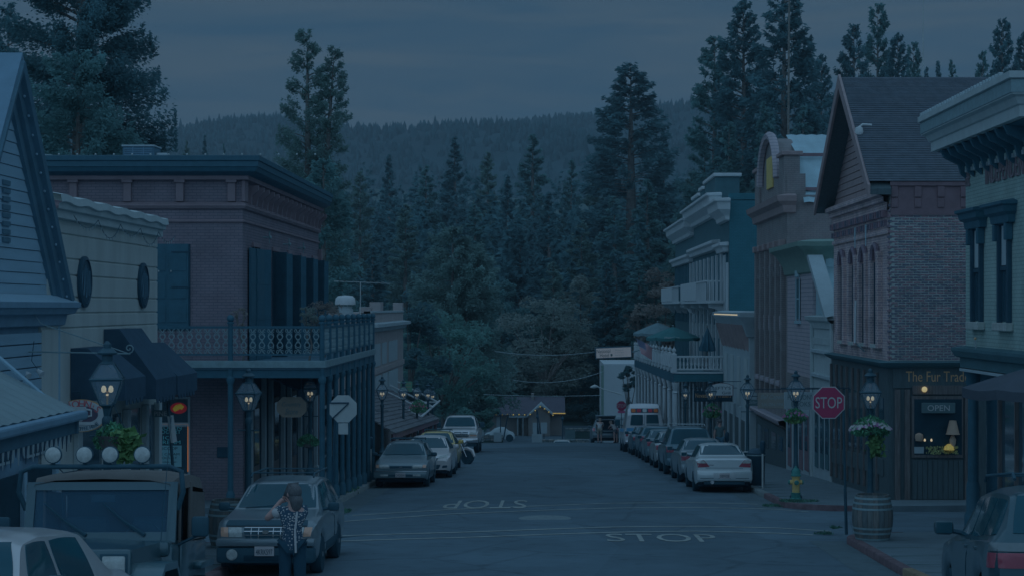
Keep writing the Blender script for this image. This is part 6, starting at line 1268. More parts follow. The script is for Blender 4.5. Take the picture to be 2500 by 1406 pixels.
# --- dark estate at the right edge, white saloon and jeep at the left edge
def edge_estate():
    L = 4.5; c = Car('estate_car', 'black estate car with roof rails parked beside the yellow kerb', 'car', L, 1.74, [(0, .78), (.1, .9), (.3, .97), (1.25, 1.08), (2.0, 1.56), (3.0, 1.62), (4.0, 1.56), (4.38, 1.08), (L, .92)], belt_line(L, 1.0, 1.03, 1.05), [(0, .82), (.3, .88), (1.2, .86), (2.0, .70), (4.0, .66), (4.42, .82), (L, .82)], paint('estate_black', (14, 42, 60), .7), sill=.3, wb=(.88, 3.45), wr=.33, tail=.09)
    c.patch('rear_window', M_cgl, 'r', [(-.64, 1.12), (.64, 1.12), (.54, 1.50), (-.54, 1.50)], n=10, k=.08)
    for sg in (1, -1):
        f = lambda q: q if sg > 0 else [(-u, v) for u, v in (q[1], q[0], q[3], q[2])]
        t = c.patch('tail_light', M_tail, 'r', f([(.52, .78), (.80, .78), (.80, .93), (.50, .93)]), k=.06, off=.014); c.patch('reverse_light', M_lensd, 'r', f([(.48, .945), (.80, .945), (.79, 1.03), (.46, 1.03)]), k=.06, off=.014, parent=t)
    for sd in ('l', 'x'):
        q = [(4.22, .78), (4.43, .78), (4.43, .93), (4.22, .93)]; q = q if sd == 'l' else [q[1], q[0], q[3], q[2]]; c.patch('tail_light', M_tail, sd, q, k=.06, off=.012); q = [(4.22, .945), (4.43, .945), (4.42, 1.03), (4.25, 1.03)]; q = q if sd == 'l' else [q[1], q[0], q[3], q[2]]; c.patch('side_lens', M_lensd, sd, q, k=.06, off=.012)
    c.box('bumper', M_trim, -.84, .84, L-.25, L+.14, .36, .66, .06)
    c.sides('side_window', M_cgl, [(1.5, 1.05), (2.5, 1.06), (2.48, 1.48), (2.05, 1.46)]); c.sides('side_window', M_cgl, [(2.57, 1.06), (3.4, 1.07), (3.38, 1.48), (2.55, 1.49)]); c.sides('side_window', M_cgl, [(3.46, 1.08), (4.2, 1.1), (4.0, 1.45), (3.44, 1.48)])
    for y in (2.38, 3.28):
        for sd, sg in (('l', -1), ('x', 1)): h = c.hit(sd, y, .95)[0]; B(h.x-.012, h.x+.03*sg, y-.09, y+.09, .93, .97, .01).build('door_handle', c.paint, c.R)
    c.sides('door_seam', M_trim, [(2.53, .4), (2.54, .4), (2.54, 1.03), (2.53, 1.03)], n=4, k=0); c.mirrors(1.5, 1.05, c.paint, .22, .16); c.rack(1.95, 4.05, .56, 1.72, M_trim, 2)
    c.R.rotation_euler = (-slope(20), 0, math.pi-math.radians(5.5)); th = math.radians(5.5)
    c.R.location = (5.24+math.sin(th)*L, 18.0+math.cos(th)*L, zr(20.2)+math.tan(slope(20))*L/2+.06)
edge_estate()
def white_saloon():
    L = 4.7; c = Car('saloon_car', 'white square-roofed saloon parked in front of the jeep', 'car', L, 1.75, [(0, .75), (.1, .85), (.4, .92), (1.3, .98), (1.75, 1.36), (2.2, 1.41), (3.45, 1.38), (3.95, 1.02), (L-.1, .98), (L, .85)], belt_line(L, .93, .95, .95), [(0, .85), (.3, .9), (1.3, .9), (1.75, .74), (3.45, .72), (3.95, .88), (L, .85)], paint('saloon_white', (56, 80, 100), 1.05), wr=.31)
    c.patch('windscreen', M_cgl, 'f', [(-.74, 1.01), (.74, 1.01), (.60, 1.33), (-.60, 1.33)], n=14, k=.1, off=.018); c.sides('side_window', M_cgl, [(1.55, .98), (2.35, .98), (2.35, 1.32), (1.85, 1.31)]); c.sides('side_window', M_cgl, [(2.45, .98), (3.4, .98), (3.3, 1.31), (2.45, 1.32)]); c.sides('window_trim', M_chrome, [(1.5, .955), (3.6, .955), (3.6, .972), (1.5, .972)], n=6, k=0)
    c.pair('headlight', M_lens, 'f', [(.4, .6), (.75, .6), (.75, .72), (.4, .72)]); c.patch('grille', M_trim, 'f', [(-.36, .6), (.36, .6), (.36, .72), (-.36, .72)]); c.box('bumper', M_chrome, -.86, .86, -.12, .2, .36, .54, .04); c.mirrors(1.6, .98, M_trim, .16, .12)
    c.place(-4.42, 11.3)
white_saloon()
def jeep():
    R = thing('jeep', 'dark open-top style jeep with tan soft roof and four round roof lamps', 'car', (0, 0, 0)); P_ = paint('jeep', (20, 50, 70), .62); T = mat('tan_canvas', A(34, 50, 62, .7), .95, var=.12, scale=4); F_ = paint('jeep_fender', (18, 52, 72), .6)
    def bb(nm, m_, *a, bev=.02, par=None): return B(*a, bev).build(nm, m_, par or R, smooth=40)
    # hood tapering to the grille, tub, fenders
    h = MB(); h.grid([[(-.56, -.02, .78), (-.54, -.02, 1.10), (0, -.04, 1.13), (.54, -.02, 1.10), (.56, -.02, .78)], [(-.60, .5, .8), (-.58, .5, 1.12), (0, .5, 1.16), (.58, .5, 1.12), (.6, .5, .8)], [(-.66, 1.25, .8), (-.64, 1.25, 1.14), (0, 1.25, 1.18), (.64, 1.25, 1.14), (.66, 1.25, .8)]]); h.build('bonnet', P_, R, smooth=40)
    bb('tub', P_, -.75, .75, 1.15, 3.3, .5, 1.12, bev=.05); bb('cowl', P_, -.72, .72, 1.1, 1.42, 1.0, 1.15, bev=.04); bb('chassis', M_under, -.5, .5, .0, 3.3, .4, .62)
    gr = bb('grille_panel', P_, -.58, .58, -.07, .05, .55, 1.12, bev=.04)
    for i in range(8): x = -.235+i*.067; bb('grille_slot', M_trim, x-.02, x+.02, -.085, -.06, .68, 1.04, bev=.008, par=gr)
    for sg in (-1, 1):
        b = bb('headlight', M_lens, sg*.32, sg*.53, -.10, -.06, .89, 1.06, bev=.02, par=gr); bb('headlight_bezel', M_trim, sg*.30, sg*.55, -.085, -.065, .87, 1.08, bev=.01, par=b); bb('turn_signal', M_amber, sg*.34, sg*.50, -.09, -.065, .76, .83, bev=.01, par=gr)
        f = MB(); prof = [(-.12, .66), (-.1, .86), (.1, .98), (.75, .98), (1.0, .8), (1.05, .6)]; f.grid([[(sg*x, y, z) for y, z in prof] for x in (.54, .86)]); f.grid([[(sg*.86, y, z) for y, z in prof], [(sg*.86, y, z-.07) for y, z in prof]]); f.build('fender', F_, R, smooth=35)
        bb('rear_fender', F_, sg*.73, sg*.86, 2.3, 3.2, .82, .90, bev=.03)
        bb('mirror', M_trim, sg*.88, sg*1.05, 1.4, 1.47, 1.18, 1.38, bev=.04); MB().tube([(sg*.74, 1.5, 1.1), (sg*.95, 1.44, 1.2)], .015, 5).build('mirror_arm', M_trim, R)
        bb('half_door', P_, sg*.75, sg*.78, 1.5, 2.25, .6, 1.12, bev=.02); bb('door_frame', T, sg*.72, sg*.75, 2.2, 2.32, 1.1, 1.72, bev=.01); bb('door_pillar', T, sg*.735, sg*.755, 1.52, 1.6, 1.1, 1.7, bev=.008)
    bb('bumper', M_trim, -.78, .78, -.32, -.18, .48, .62, bev=.02)
    # windscreen frame and glass
    wf = MB(); z0, z1, y0, y1 = 1.13, 1.72, 1.36, 1.50
    def fr(x0, x1, za, zb): 
        f = lambda z: y0+(y1-y0)*(z-z0)/(z1-z0); wf.prism([(x0, f(za)-.025, za), (x1, f(za)-.025, za), (x1, f(zb)-.025, zb), (x0, f(zb)-.025, zb)], (0, .05, 0))
    fr(-.735, -.65, z0, z1); fr(.65, .735, z0, z1); fr(-.652, .652, z0, z0+.1); fr(-.652, .652, z1-.08, z1); wo = wf.build('windscreen_frame', P_, R)
    gl = bpy.data.materials.new('clear_glass'); gl.use_nodes = True; bs = gl.node_tree.nodes['Principled BSDF']; bs.inputs['Base Color'].default_value = (.05, .2, .32, 1); bs.inputs['Roughness'].default_value = .03; bs.inputs['Alpha'].default_value = .5; bs.inputs['Specular IOR Level'].default_value = .45
    g = MB(); g.grid([[(-.65, y0+.024, z0+.1), (.65, y0+.024, z0+.1)], [(-.65, y1-.02, z1-.08), (.65, y1-.02, z1-.08)]]); g.build('windscreen', gl, R)
    for x in (-.55, .02): MB().tube([(x+.42, y0-.02, z0+.07), (x+.22, y0+.0, z0+.2), (x, y0+.04, z0+.38)], [.022, .014, .008], 5).build('wiper', M_trim, R)
    bb('rear_view_mirror', M_trim, -.12, .12, 1.5, 1.53, 1.52, 1.6, bev=.02)
    # soft top
    st = MB(); rows = []
    for y, z, hw in ((1.46, 1.735, .66), (1.7, 1.80, .70), (2.3, 1.83, .72), (3.0, 1.80, .72), (3.2, 1.72, .7)): rows.append([(-hw-.03, y, z-.16), (-hw, y, z-.04), (-hw*.7, y, z), (0, y, z+.015), (hw*.7, y, z), (hw, y, z-.04), (hw+.03, y, z-.16)])
    rows.append([(x*1.02, 3.3, 1.1) for x, y, z in rows[-1]]); st.grid(rows); st.build('soft_top', T, R, smooth=40)
    for sg in (-1, 1): MB().grid([[(sg*.745, 2.3, 1.12), (sg*.74, 2.3, 1.62)], [(sg*.745, 3.28, 1.12), (sg*.74, 3.2, 1.6)]]).build('side_curtain', T, R)
    # lamp bar with four lamps
    MB().tube([(-.74, 1.45, 1.45), (-.80, 1.40, 1.62), (-.78, 1.40, 1.82), (-.66, 1.40, 1.87), (.66, 1.40, 1.87), (.78, 1.40, 1.82), (.80, 1.40, 1.62), (.74, 1.45, 1.45)], .026, 8).build('lamp_bar', M_trim, R, smooth=50)
    for x in (-.47, -.165, .085, .40):
        o = MB(); o.lathe([(.03, .07), (.07, .04), (.085, .0), (.085, -.03), (.078, -.035)], (x, 1.40, 1.985), 18, 'y'); l = o.build('roof_lamp', M_trim, R, smooth=45); o = MB(); o.lathe([(.078, -.034), (.06, -.045), (.03, -.05), (.001, -.052)], (x, 1.40, 1.985), 18, 'y'); o.build('lamp_glass', M_lens, l, smooth=60); MB().cyl((x, 1.40, 1.87), (x, 1.40, 1.91), .014, n=6).build('lamp_stem', M_trim, l)
    MB().tube([(-.47, 1.43, 1.9), (-.38, 1.44, 1.81), (-.25, 1.44, 1.83), (-.165, 1.42, 1.9)], .006, 4).build('lamp_wire', M_trim, R)
    for x in (-.36, .36):
        bb('seat', M_trim, x-.26, x+.26, 1.95, 2.45, .7, .95, bev=.06); bb('seat_back', M_trim, x-.24, x+.24, 2.35, 2.5, .9, 1.36, bev=.06)
    MB().tube([(-.6, 2.5, 1.0), (-.62, 2.5, 1.62), (.62, 2.5, 1.62), (.6, 2.5, 1.0)], .03, 6).build('roll_bar', M_trim, R); o = MB(); o.tube([(.36+.18*math.cos(t), 1.72+.05*math.sin(t), 1.16+.16*math.sin(t)) for t in np.linspace(0, 6.283, 15)[:-1]], .014, 5, True); o.build('steering_wheel', M_trim, R)
    MB().cyl((.62, 1.2, 1.1), (.70, 1.25, 2.35), .006, .003, 4).build('aerial', M_trim, R)
    t, m = wheel_mesh(.37, .24, 'disc')
    for x in (-.74, .74):
        for y in (.48, 2.75): o = link('wheel', t, R); o.location = (x, y, .37); o.rotation_euler.z = 0 if x < 0 else math.pi; link('rim', m, o)
    R.rotation_euler = (slope(18), 0, math.radians(2)); R.location = (-4.32, 16.55, zr(16.6)-.0)
jeep()
def motorcycle():
    R = thing('motorcycle', 'white and chrome touring motorcycle parked nose out between cars', 'motorcycle', (0, 0, 0)); t = MB(); 
    for y in (0, 1.6):
        o = MB(); o.lathe([(.22, -.05), (.29, -.06), (.32, 0), (.29, .06), (.22, .05)], (0, y, .32), 24, 'x'); w_ = o.build('wheel', M_tyre, R, smooth=45); o = MB()
        for k in range(8): a = k*.785; o.cyl((0, y, .32), (0, y+.23*math.cos(a), .32+.23*math.sin(a)), .01, n=4)
        o.lathe([(.235, -.03), (.235, .03), (.21, .03), (.21, -.03)], (0, y, .32), 20, 'x'); o.build('spokes', M_chrome, w_)
    pw = paint('bike', (58, 82, 102)); o = MB(); o.tube([(0, -.33, .35), (0, -.2, .6), (0, .05, .68), (0, .25, .6)], [.06, .085, .085, .05], 10); o.build('front_fender', pw, R, smooth=50)
    for sx in (-.1, .1): MB().cyl((sx, 0, .32), (sx, .42, 1.05), .028, n=8).build('fork', M_chrome, R, smooth=50)
    MB().ball((0, .2, .92), .13, 14, 8).build('headlight', M_chrome, R, smooth=60); MB().tube([(-.45, .62, 1.08), (-.3, .48, 1.12), (0, .42, 1.05), (.3, .48, 1.12), (.45, .62, 1.08)], .018, 6).build('handlebar', M_chrome, R)
    o = MB(); o.tube([(0, .45, .92), (0, .75, .98), (0, 1.05, .85)], [.1, .17, .1], 10); o.build('fuel_tank', pw, R, smooth=50); B(-.14, .14, 1.0, 1.7, .72, .84, .05).build('saddle', M_trim, R, smooth=45); B(-.15, .15, .5, 1.1, .3, .7, .06).build('engine', M_chrome, R, smooth=40)
    o = MB(); o.tube([(0, 1.2, .62), (0, 1.6, .72), (0, 1.95, .5)], [.08, .11, .06], 8); o.build('rear_fender', pw, R, smooth=50); MB().tube([(.16, .6, .35), (.2, 1.2, .28), (.2, 1.9, .3)], .045, 8).build('exhaust', M_chrome, R, smooth=50)
    for sx in (-1, 1): MB().ball((sx*.36, .55, 1.3), .06, 8, 5).build('mirror', M_chrome, R, smooth=60)
    R.rotation_euler = (0, math.radians(6), math.radians(62)); R.location = (-3.35, 77.6, zr(78)+.02)
motorcycle()
# ------------------------------------------------------------------ gas lamps
M_post = mat('lamp_post_green', A(11, 40, 60, .65), .5, var=.15, scale=6, spec=.5)
M_lgl = bpy.data.materials.new('lantern_glass'); M_lgl.use_nodes = True; _b = M_lgl.node_tree.nodes['Principled BSDF']
_b.inputs['Base Color'].default_value = (.35, .5, .6, 1); _b.inputs['Roughness'].default_value = .08; _b.inputs['Alpha'].default_value = .32
def make_lamp():
    R = thing('street_lamp', 'x', 'street lamp'); 
    p = MB(); p.lathe([(.17, 0), (.17, .06), (.13, .1), (.115, .14), (.105, .62), (.13, .68), (.13, .74), (.085, .8), (.075, .86), (.058, 1.0), (.05, 2.3), (.07, 2.36), (.07, 2.42), (.045, 2.46), (.06, 2.56), (.1, 2.60)], (0, 0, 0), 12); p.build('post', M_post, R, smooth=35)
    MB().cyl((-.22, 0, 2.2), (.22, 0, 2.2), .014, n=6).build('ladder_rest', M_post, R)
    def sq(h, z): return [(h, h, z), (-h, h, z), (-h, -h, z), (h, -h, z)]
    fr = MB(); r = .011
    a, b, c = sq(.085, 2.60), sq(.20, 2.93), sq(.085, 3.13)
    for q in (a, b, c): fr.tube(q, r if q is not b else .017, 4, True)
    for i in range(4): fr.cyl(a[i], b[i], r, n=4); fr.cyl(b[i], c[i], r, n=4)
    fo = fr.build('lantern_frame', M_post, R)
    MB().lathe([(.10, 3.12), (.07, 3.16), (.07, 3.24), (.12, 3.25), (.13, 3.27), (.09, 3.31), (.05, 3.33), (.05, 3.38), (.035, 3.40), (.015, 3.42)], (0, 0, 0), 12).build('chimney_cap', M_post, R, smooth=35)
    for lo, hi in ((a, b), (b, c)):
        for i in range(4): g = MB(); j = (i+1) % 4; g.add([lo[i], lo[j], hi[j], hi[i]], [(0, 1, 2, 3)]); g.build('pane', M_lgl, fo)
    for x in (-.045, .045):
        m = MB(); m.lathe([(.012, 0), (.03, .015), (.032, .055), (.018, .085), (.005, .09)], (x, 0, 2.76), 10); m.build('mantle', M_bulb2, R, smooth=60)
    MB().cyl((0, 0, 2.58), (0, 0, 2.78), .014, n=6).build('gas_pipe', M_gold, R); MB().ball((0, 0, 2.73), .018, 8, 5).build('pilot_flame', M_bulb, R)
    return R
LAMP = make_lamp(); GL = 'gas lamps along the street'
lamps = [(262, 190, 'tall gas lamp with flower basket in front of the coffee house'), (607, 124, 'gas lamp in front of the brick building end wall'), (757, 92, 'gas lamp with hanging fern beside the balcony corner post'),
         (933, 69, 'gas lamp past the far end of the iron balcony'), (1018, 54.6, 'gas lamp with a flower basket by the pedestrian in red'), (1045, 50, 'gas lamp just behind the flower basket lamp near the red shirt'), (985, 59, 'gas lamp half hidden by the shingled porch roof'), (1056, 45, 'smallest gas lamp at the end of the left pavement'),
         (2125, 119, 'gas lamp with white flowers behind the wine barrel'), (1943, 91, 'gas lamp with flower basket behind the fire hydrant'), (1825, 74, 'gas lamp beside the gallery sign'), (1735, 60.6, 'gas lamp with flower basket before the grill sign'), (1673, 51, 'gas lamp next to the hotel porch corner'), (1535, 33.6, 'gas lamp beside the distant stop sign')]
for i, (px, s, lb) in enumerate(lamps):
    o = LAMP if i == 0 else copy_tree(LAMP); Y = F/s; X = (px-CX)/s; o.location = (X, Y, zr(Y)+.135+.01); o['label'] = lb; o['group'] = GL; o.rotation_euler.z = rng.uniform(-.2, .2)
# ------------------------------------------------------------------ hanging baskets
M_fol = [mat('basket_green', A(22, 62, 60, 1.0), .8, var=.4, scale=9), mat('basket_lime', A(30, 64, 52, .8), .8, var=.3, scale=9), mat('fern_dark', A(14, 48, 58, .9), .8, var=.3, scale=9)]
M_pet = {'white': mat('petal_white', A(62, 86, 108), .7), 'purple': mat('petal_purple', A(54, 52, 90), .7), 'pink': mat('petal_pink', A(70, 48, 76), .7)}
def leaves(C, sz, r, el=.45):
    n = len(C); a = r.normal(0, 1, (n, 3)); a[:, 2] -= .4; a /= np.linalg.norm(a, axis=1)[:, None]; b = np.cross(a, r.normal(0, 1, (n, 3))); b /= np.linalg.norm(b, axis=1)[:, None]; s_ = sz*r.uniform(.6, 1.3, n)
    a *= s_[:, None]; b *= (s_*el)[:, None]; return np.stack([C-a*.5, C+b*.5, C+a*.6, C-b*.5], 1).reshape(-1, 3)
def basket(lab, px, py, Y, rx, rz_, flowers, lime=None, seed=1, n=900):
    r = np.random.default_rng(seed); c = np.array(P(px, py, Y)); R = thing('hanging_basket', lab, 'flower basket', tuple(c))
    MB().lathe([(.02, -.22), (.14, -.18), (.2, -.02), (.21, 0), (.19, 0)], (c[0]-.0, Y-.02, c[2]), 14).build('basket', M_wood, R, smooth=40)
    for k in range(3): a = k*2.09; MB().cyl((c[0]+.2*math.cos(a), Y+.2*math.sin(a), c[2]), (c[0], Y, c[2]+.42), .005, n=4).build('chain', M_blk, R)
    d = r.normal(0, 1, (n, 3)); d /= np.linalg.norm(d, axis=1)[:, None]; d *= (r.uniform(.5, 1, n)**.5)[:, None]*np.array([rx, rx*.9, rz_]); d[:, 2] -= .3*np.abs(d[:, 0])
    link('foliage', npmesh('foliage', leaves(d, .075, r), np.arange(n*4).reshape(-1, 4), M_fol[0]), R, kind='stuff')
    for nm, k in flowers:
        q = r.normal(0, 1, (k, 3)); q /= np.linalg.norm(q, axis=1)[:, None]; q *= np.array([rx*1.02, rx*.95, rz_*.9]); q[:, 2] = np.abs(q[:, 2])*.6-.25*np.abs(q[:, 0]); V = []; Fq = []
        for p_ in q:
            a = r.uniform(0, 6); m = len(V); V += [(p_[0]+.028*math.cos(a+t), p_[1]-.02+r.uniform(-.01, .01), p_[2]+.028*math.sin(a+t)) for t in (0, 1.57, 3.14, 4.71)]; Fq.append((m, m+1, m+2, m+3))
        link('blossoms', npmesh('blossoms', V, Fq, M_pet[nm]), R, kind='stuff')
    if lime:
        dx, dz, w_, h = lime; q = np.stack([dx+r.normal(0, w_/2, 260), r.normal(-.1, .06, 260), dz+r.uniform(-h, h, 260)], 1); link('trailing_vine', npmesh('trailing_vine', leaves(q, .11, r, .7), np.arange(1040).reshape(-1, 4), M_fol[1]), R, kind='stuff')
basket('basket of dark ferns and lime vine on the coffee house lamp', 275, 1062, 23.6, .24, .17, [], (.2, -.12, .16, .2), 3)
basket('basket of white and purple petunias above the wine barrel', 2125, 1036, 37.7, .42, .2, [('white', 170), ('purple', 40)], (.1, -.42, .14, .22), 4, 1500)
basket('basket with purple flowers on the lamp behind the hydrant', 1941, 1010, 49.3, .32, .17, [('purple', 60), ('pink', 20)], (-.05, -.12, .16, .1), 5)
basket('round basket of purple flowers below the grill sign', 1738, 1000, 74.1, .38, .3, [('purple', 60), ('pink', 30)], (.1, -.15, .14, .12), 6)
basket('fern basket hanging at the balcony corner lamp', 752, 1072, 48.8, .3, .16, [], None, 7)
basket('rust and pink flower basket by the pedestrian in red', 1022, 990, 82, .4, .3, [('pink', 60)], None, 8)
# ------------------------------------------------------------------ stop signs and posts
M_stopred = mat('stop_red', (.55, .07, .16), .5, var=.05)
M_galv = mat('sign_back', A(56, 84, 104, .9), .5, var=.08, scale=3)
def octa(R, c, w_, y, m_, nm, th=.006):
    r = w_/2/math.cos(math.pi/8); MB().prism([(c[0]+r*math.cos(math.pi/8+k*math.pi/4), y, c[2]+r*math.sin(math.pi/8+k*math.pi/4)) for k in range(8)], (0, th, 0)).build(nm, m_, R)
def stop_sign(lab, px, py, Y, w_, post, face=True):
    c = P(px, py, Y); g = zr(Y)+.14; xb = P(post[0], 0, Y)[0]; xt = P(post[1], 0, Y)[0]; R = thing('stop_sign', lab, 'stop sign', (xb, Y, g))
    p = MB(); p.cyl((xb, Y+.03, g), (xt, Y+.03, c[2]+.1), .026, n=8); p.cyl((xb, Y+.03, g), (xb+(xt-xb)*.4, Y+.03, g+.95), .032, n=8); p.build('post', M_post if face else M_blk, R, smooth=40)
    if face:
        octa(R, c, w_, Y-.012, M_ltr, 'border'); octa(R, c, w_*.94, Y-.018, M_stopred, 'face'); text('STOP', M_ltr, (c[0], Y-.0185, c[2]), (1, 0, 0), (0, 0, 1), width=w_*.83, height=w_*.35, parent=R, ext=.003)
        MB().cyl((c[0], Y+.01, c[2]), (xt, Y+.03, c[2]), .018, n=6).build('mount_arm', M_galv, R)
    else:
        octa(R, c, w_, Y-.012, M_galv, 'back_plate'); MB().tube([(c[0]-w_*.5, Y-.03, c[2]+w_*.22), (c[0]+w_*.22, Y-.03, c[2]+w_*.22)], .018, 6).build('mount_bar', M_blk, R); MB().tube([(c[0]+w_*.2, Y-.03, c[2]+w_*.2), (c[0]-w_*.42, Y-.03, c[2]-w_*.38)], .018, 6).build('brace', M_blk, R)
        B(c[0]-.12, c[0]+.12, Y-.012, Y-.006, c[2]-w_*.5-.3, c[2]-w_*.5-.02, .004).build('sub_plate', M_galv, R)
    return R
stop_sign('red STOP sign on the corner beside the wine barrel', 2023, 982, 38.0, .66, (2067, 2059))
stop_sign('pale back of an octagonal sign on a black post by the balcony', 838, 997, 46.2, .68, (810, 818), False)
R_ = stop_sign('small red STOP sign at the far end by the ambulance van', 1517, 990, 127.5, .68, (1517, 1517)); c = P(1517, 1004.5, 127.5); B(c[0]-.25, c[0]+.25, 127.45, 127.47, c[2]-.08, c[2]+.08).build('sub_plate', M_red, R_)
def pine_sign():
    Y = 35.9; R = thing('street_name_sign', 'leaning street name post reading PINE before the ice cream window', 'sign', (P(428, 0, Y)[0], Y, zr(Y)+.14)); x = lambda px: P(px, 0, Y)[0]; z = lambda py: (HY-py)*Y/F
    MB().cyl((x(436), Y, zr(Y)+.14), (x(410), Y, z(980)), .03, n=8).build('post', M_post, R); MB().prism([(x(409), Y-.03, z(1015)), (x(414), Y-.03, z(1015)), (x(423), Y-.03, z(1080)), (x(418), Y-.03, z(1080))], (0, .4, 0)).build('edge_on_sign', M_galv, R)
    o = B(x(372), x(409), Y-.04, Y-.02, z(1017), z(1000), .003).build('name_blade', M_sign, R); text('PINE', M_ltr, (x(393), Y-.042, z(1008.5)), (1, 0, 0), (0, 0, 1), width=.24, height=.085, parent=o)
pine_sign()
# hung shop signs
c = P(712, 993, 47.4); R_ = thing('octagonal_sign', 'brown elongated octagonal sign hanging under the balcony', 'sign', (c[0], 47.4, c[2]-.26)); w_, h_ = .38, .262; M_brn = mat('brown_sign', A(40, 54, 62), .8, var=.1)
MB().prism([(c[0]+x*w_, 47.4, c[2]+z*h_) for x, z in ((-1, -.4), (-.62, -1), (.62, -1), (1, -.4), (1, .4), (.62, 1), (-.62, 1), (-1, .4))], (0, .03, 0)).build('board', M_brn, R_)
for tx, dz, tw in (('Country', .06, .5), ('Store', -.11, .32)): text(tx, M_sign, (c[0], 47.397, c[2]+dz), (1, 0, 0), (0, 0, 1), width=tw, height=.15, parent=R_, shear=.2)
for sx in (-.25, .25): MB().cyl((c[0]+sx, 47.41, c[2]+h_), (c[0]+sx, 47.41, -1.6), .006, n=4).build('chain', M_blk, R_)
hung('salon_sign', 'grey-brown board reading Bel Capelli Salon-Spa beside the gas lamp', 'sign', 1886, 977, 61.0, .98, .52, mat('salon_board', A(42, 60, 72, 1.1), .7, var=.1), [('Bel Capelli', .1, .8, .2, .35), ('SALON-SPA', -.13, .72, .11, 0)], M_wht2)
hung('book_shop_sign', 'white board with dark letters behind the flower basket and STOP sign', 'sign', 1955, 977, 54.5, .98, .5, M_wht2, [('HARMONY', .1, .78, .14, 0), ('BOOKS', -.1, .56, .14, 0)], M_sign)
hung('gallery_sign', 'small slate board reading Gallery in slanted letters', 'sign', 1840, 982, 67.0, .46, .22, M_sign, [('Gallery', 0, .4, .13, .3)], M_wht2)
hung('traders_sign', 'long black board with gold letters below the grill sign', 'sign', 1741, 966, 84.0, 1.78, .5, M_int, [('Nevada City Traders', 0, 1.62, .26, 0)], M_gold)
def grill_sign():
    Y = 82.5; c = P(1762, 950, Y); R = thing('grill_sign', "arched white board with maroon rim reading Lefty's Grill", 'sign', (c[0], Y, c[2]-.3)); w_ = .52
    def sh(k, y, m_, nm): MB().prism([(c[0]-w_*k, y, c[2]-.28*k), (c[0]+w_*k, y, c[2]-.28*k), (c[0]+w_*k, y, c[2]+.18*k)]+[(c[0]+w_*k*t, y, c[2]+(.18+.12*(1-t*t))*k) for t in (.6, .2, -.2, -.6)]+[(c[0]-w_*k, y, c[2]+.18*k)], (0, .02, 0)).build(nm, m_, R)
    sh(1.0, Y, M_redw, 'rim'); sh(.93, Y-.012, M_white, 'board'); text("LEFTY'S", M_blkltr, (c[0], Y-.014, c[2]+.07), (1, 0, 0), (0, 0, 1), width=.8, height=.13, parent=R); text('Grill', M_blkltr, (c[0]+.2, Y-.014, c[2]-.15), (1, 0, 0), (0, 0, 1), width=.38, height=.12, parent=R)
    MB().cyl((c[0]-.5, Y, c[2]+.36), (XR, Y, c[2]+.36), .015, n=6).build('arm', M_blk, R)
grill_sign()
def hotel_sign():
    Y = 124.; a, b = P(1453, 877, Y), P(1543, 843, Y); R = thing('hotel_sign', 'white lit board reading National Hotel over the street', 'sign', ((a[0]+b[0])/2, Y, a[2])); cx, cz = (a[0]+b[0])/2, (a[2]+b[2])/2; w_, h = b[0]-a[0], .78; t = math.radians(2.5); o = thing_parts = []
    def tilt(m): m.v = [(cx+(x-cx)*math.cos(t)-(z-cz)*math.sin(t), y, cz+(x-cx)*math.sin(t)+(z-cz)*math.cos(t)) for x, y, z in m.v]; return m
    tilt(B(cx-w_/2, cx+w_/2, Y, Y+.3, cz-h/2, cz+h/2, .02)).build('case', M_dkg, R); tilt(B(cx-w_/2+.07, cx+w_/2-.07, Y-.02, Y+.001, cz-h/2+.07, cz+h/2-.07)).build('face', mat('hotel_sign_face', A(62, 86, 106), .6, var=.04, emit=.05), R)
    xd = (math.cos(t), 0, math.sin(t)); yd = (-math.sin(t), 0, math.cos(t))
    text('National', M_sign, (cx-.68, Y-.022, cz+.1), xd, yd, width=.92, height=.24, parent=R); text('Hotel', M_sign, (cx-.62, Y-.022, cz-.18), xd, yd, width=.6, height=.24, parent=R)
    for k, tx in enumerate(('Restaurant', 'Lounge', 'Banquets')): text(tx, M_wht2, (cx+.4, Y-.022, cz+.18-k*.17), xd, yd, width=.55, height=.08, parent=R)
    B(cx-.2, cx-.08, Y-.03, Y-.02, cz-.24, cz-.08, .01).build('emblem', M_sign, R); MB().cyl((cx+w_/2-.1, Y+.15, cz), (6.4, Y+.15, cz+.2), .05, n=6).build('arm', M_iron, R)
hotel_sign()
c = P(991, 945, 97); R_ = hung('green_sign', 'small green board with gold letters past the shingled porch', 'sign', 992, 943, 97., .62, .54, mat('green_board', A(30, 70, 74), .7), [('ANTIQUES', .15, .5, .08, 0), ('Emporium', -.02, .5, .12, 0), ('OPEN DAILY', -.17, .4, .06, 0)], M_gold, False)
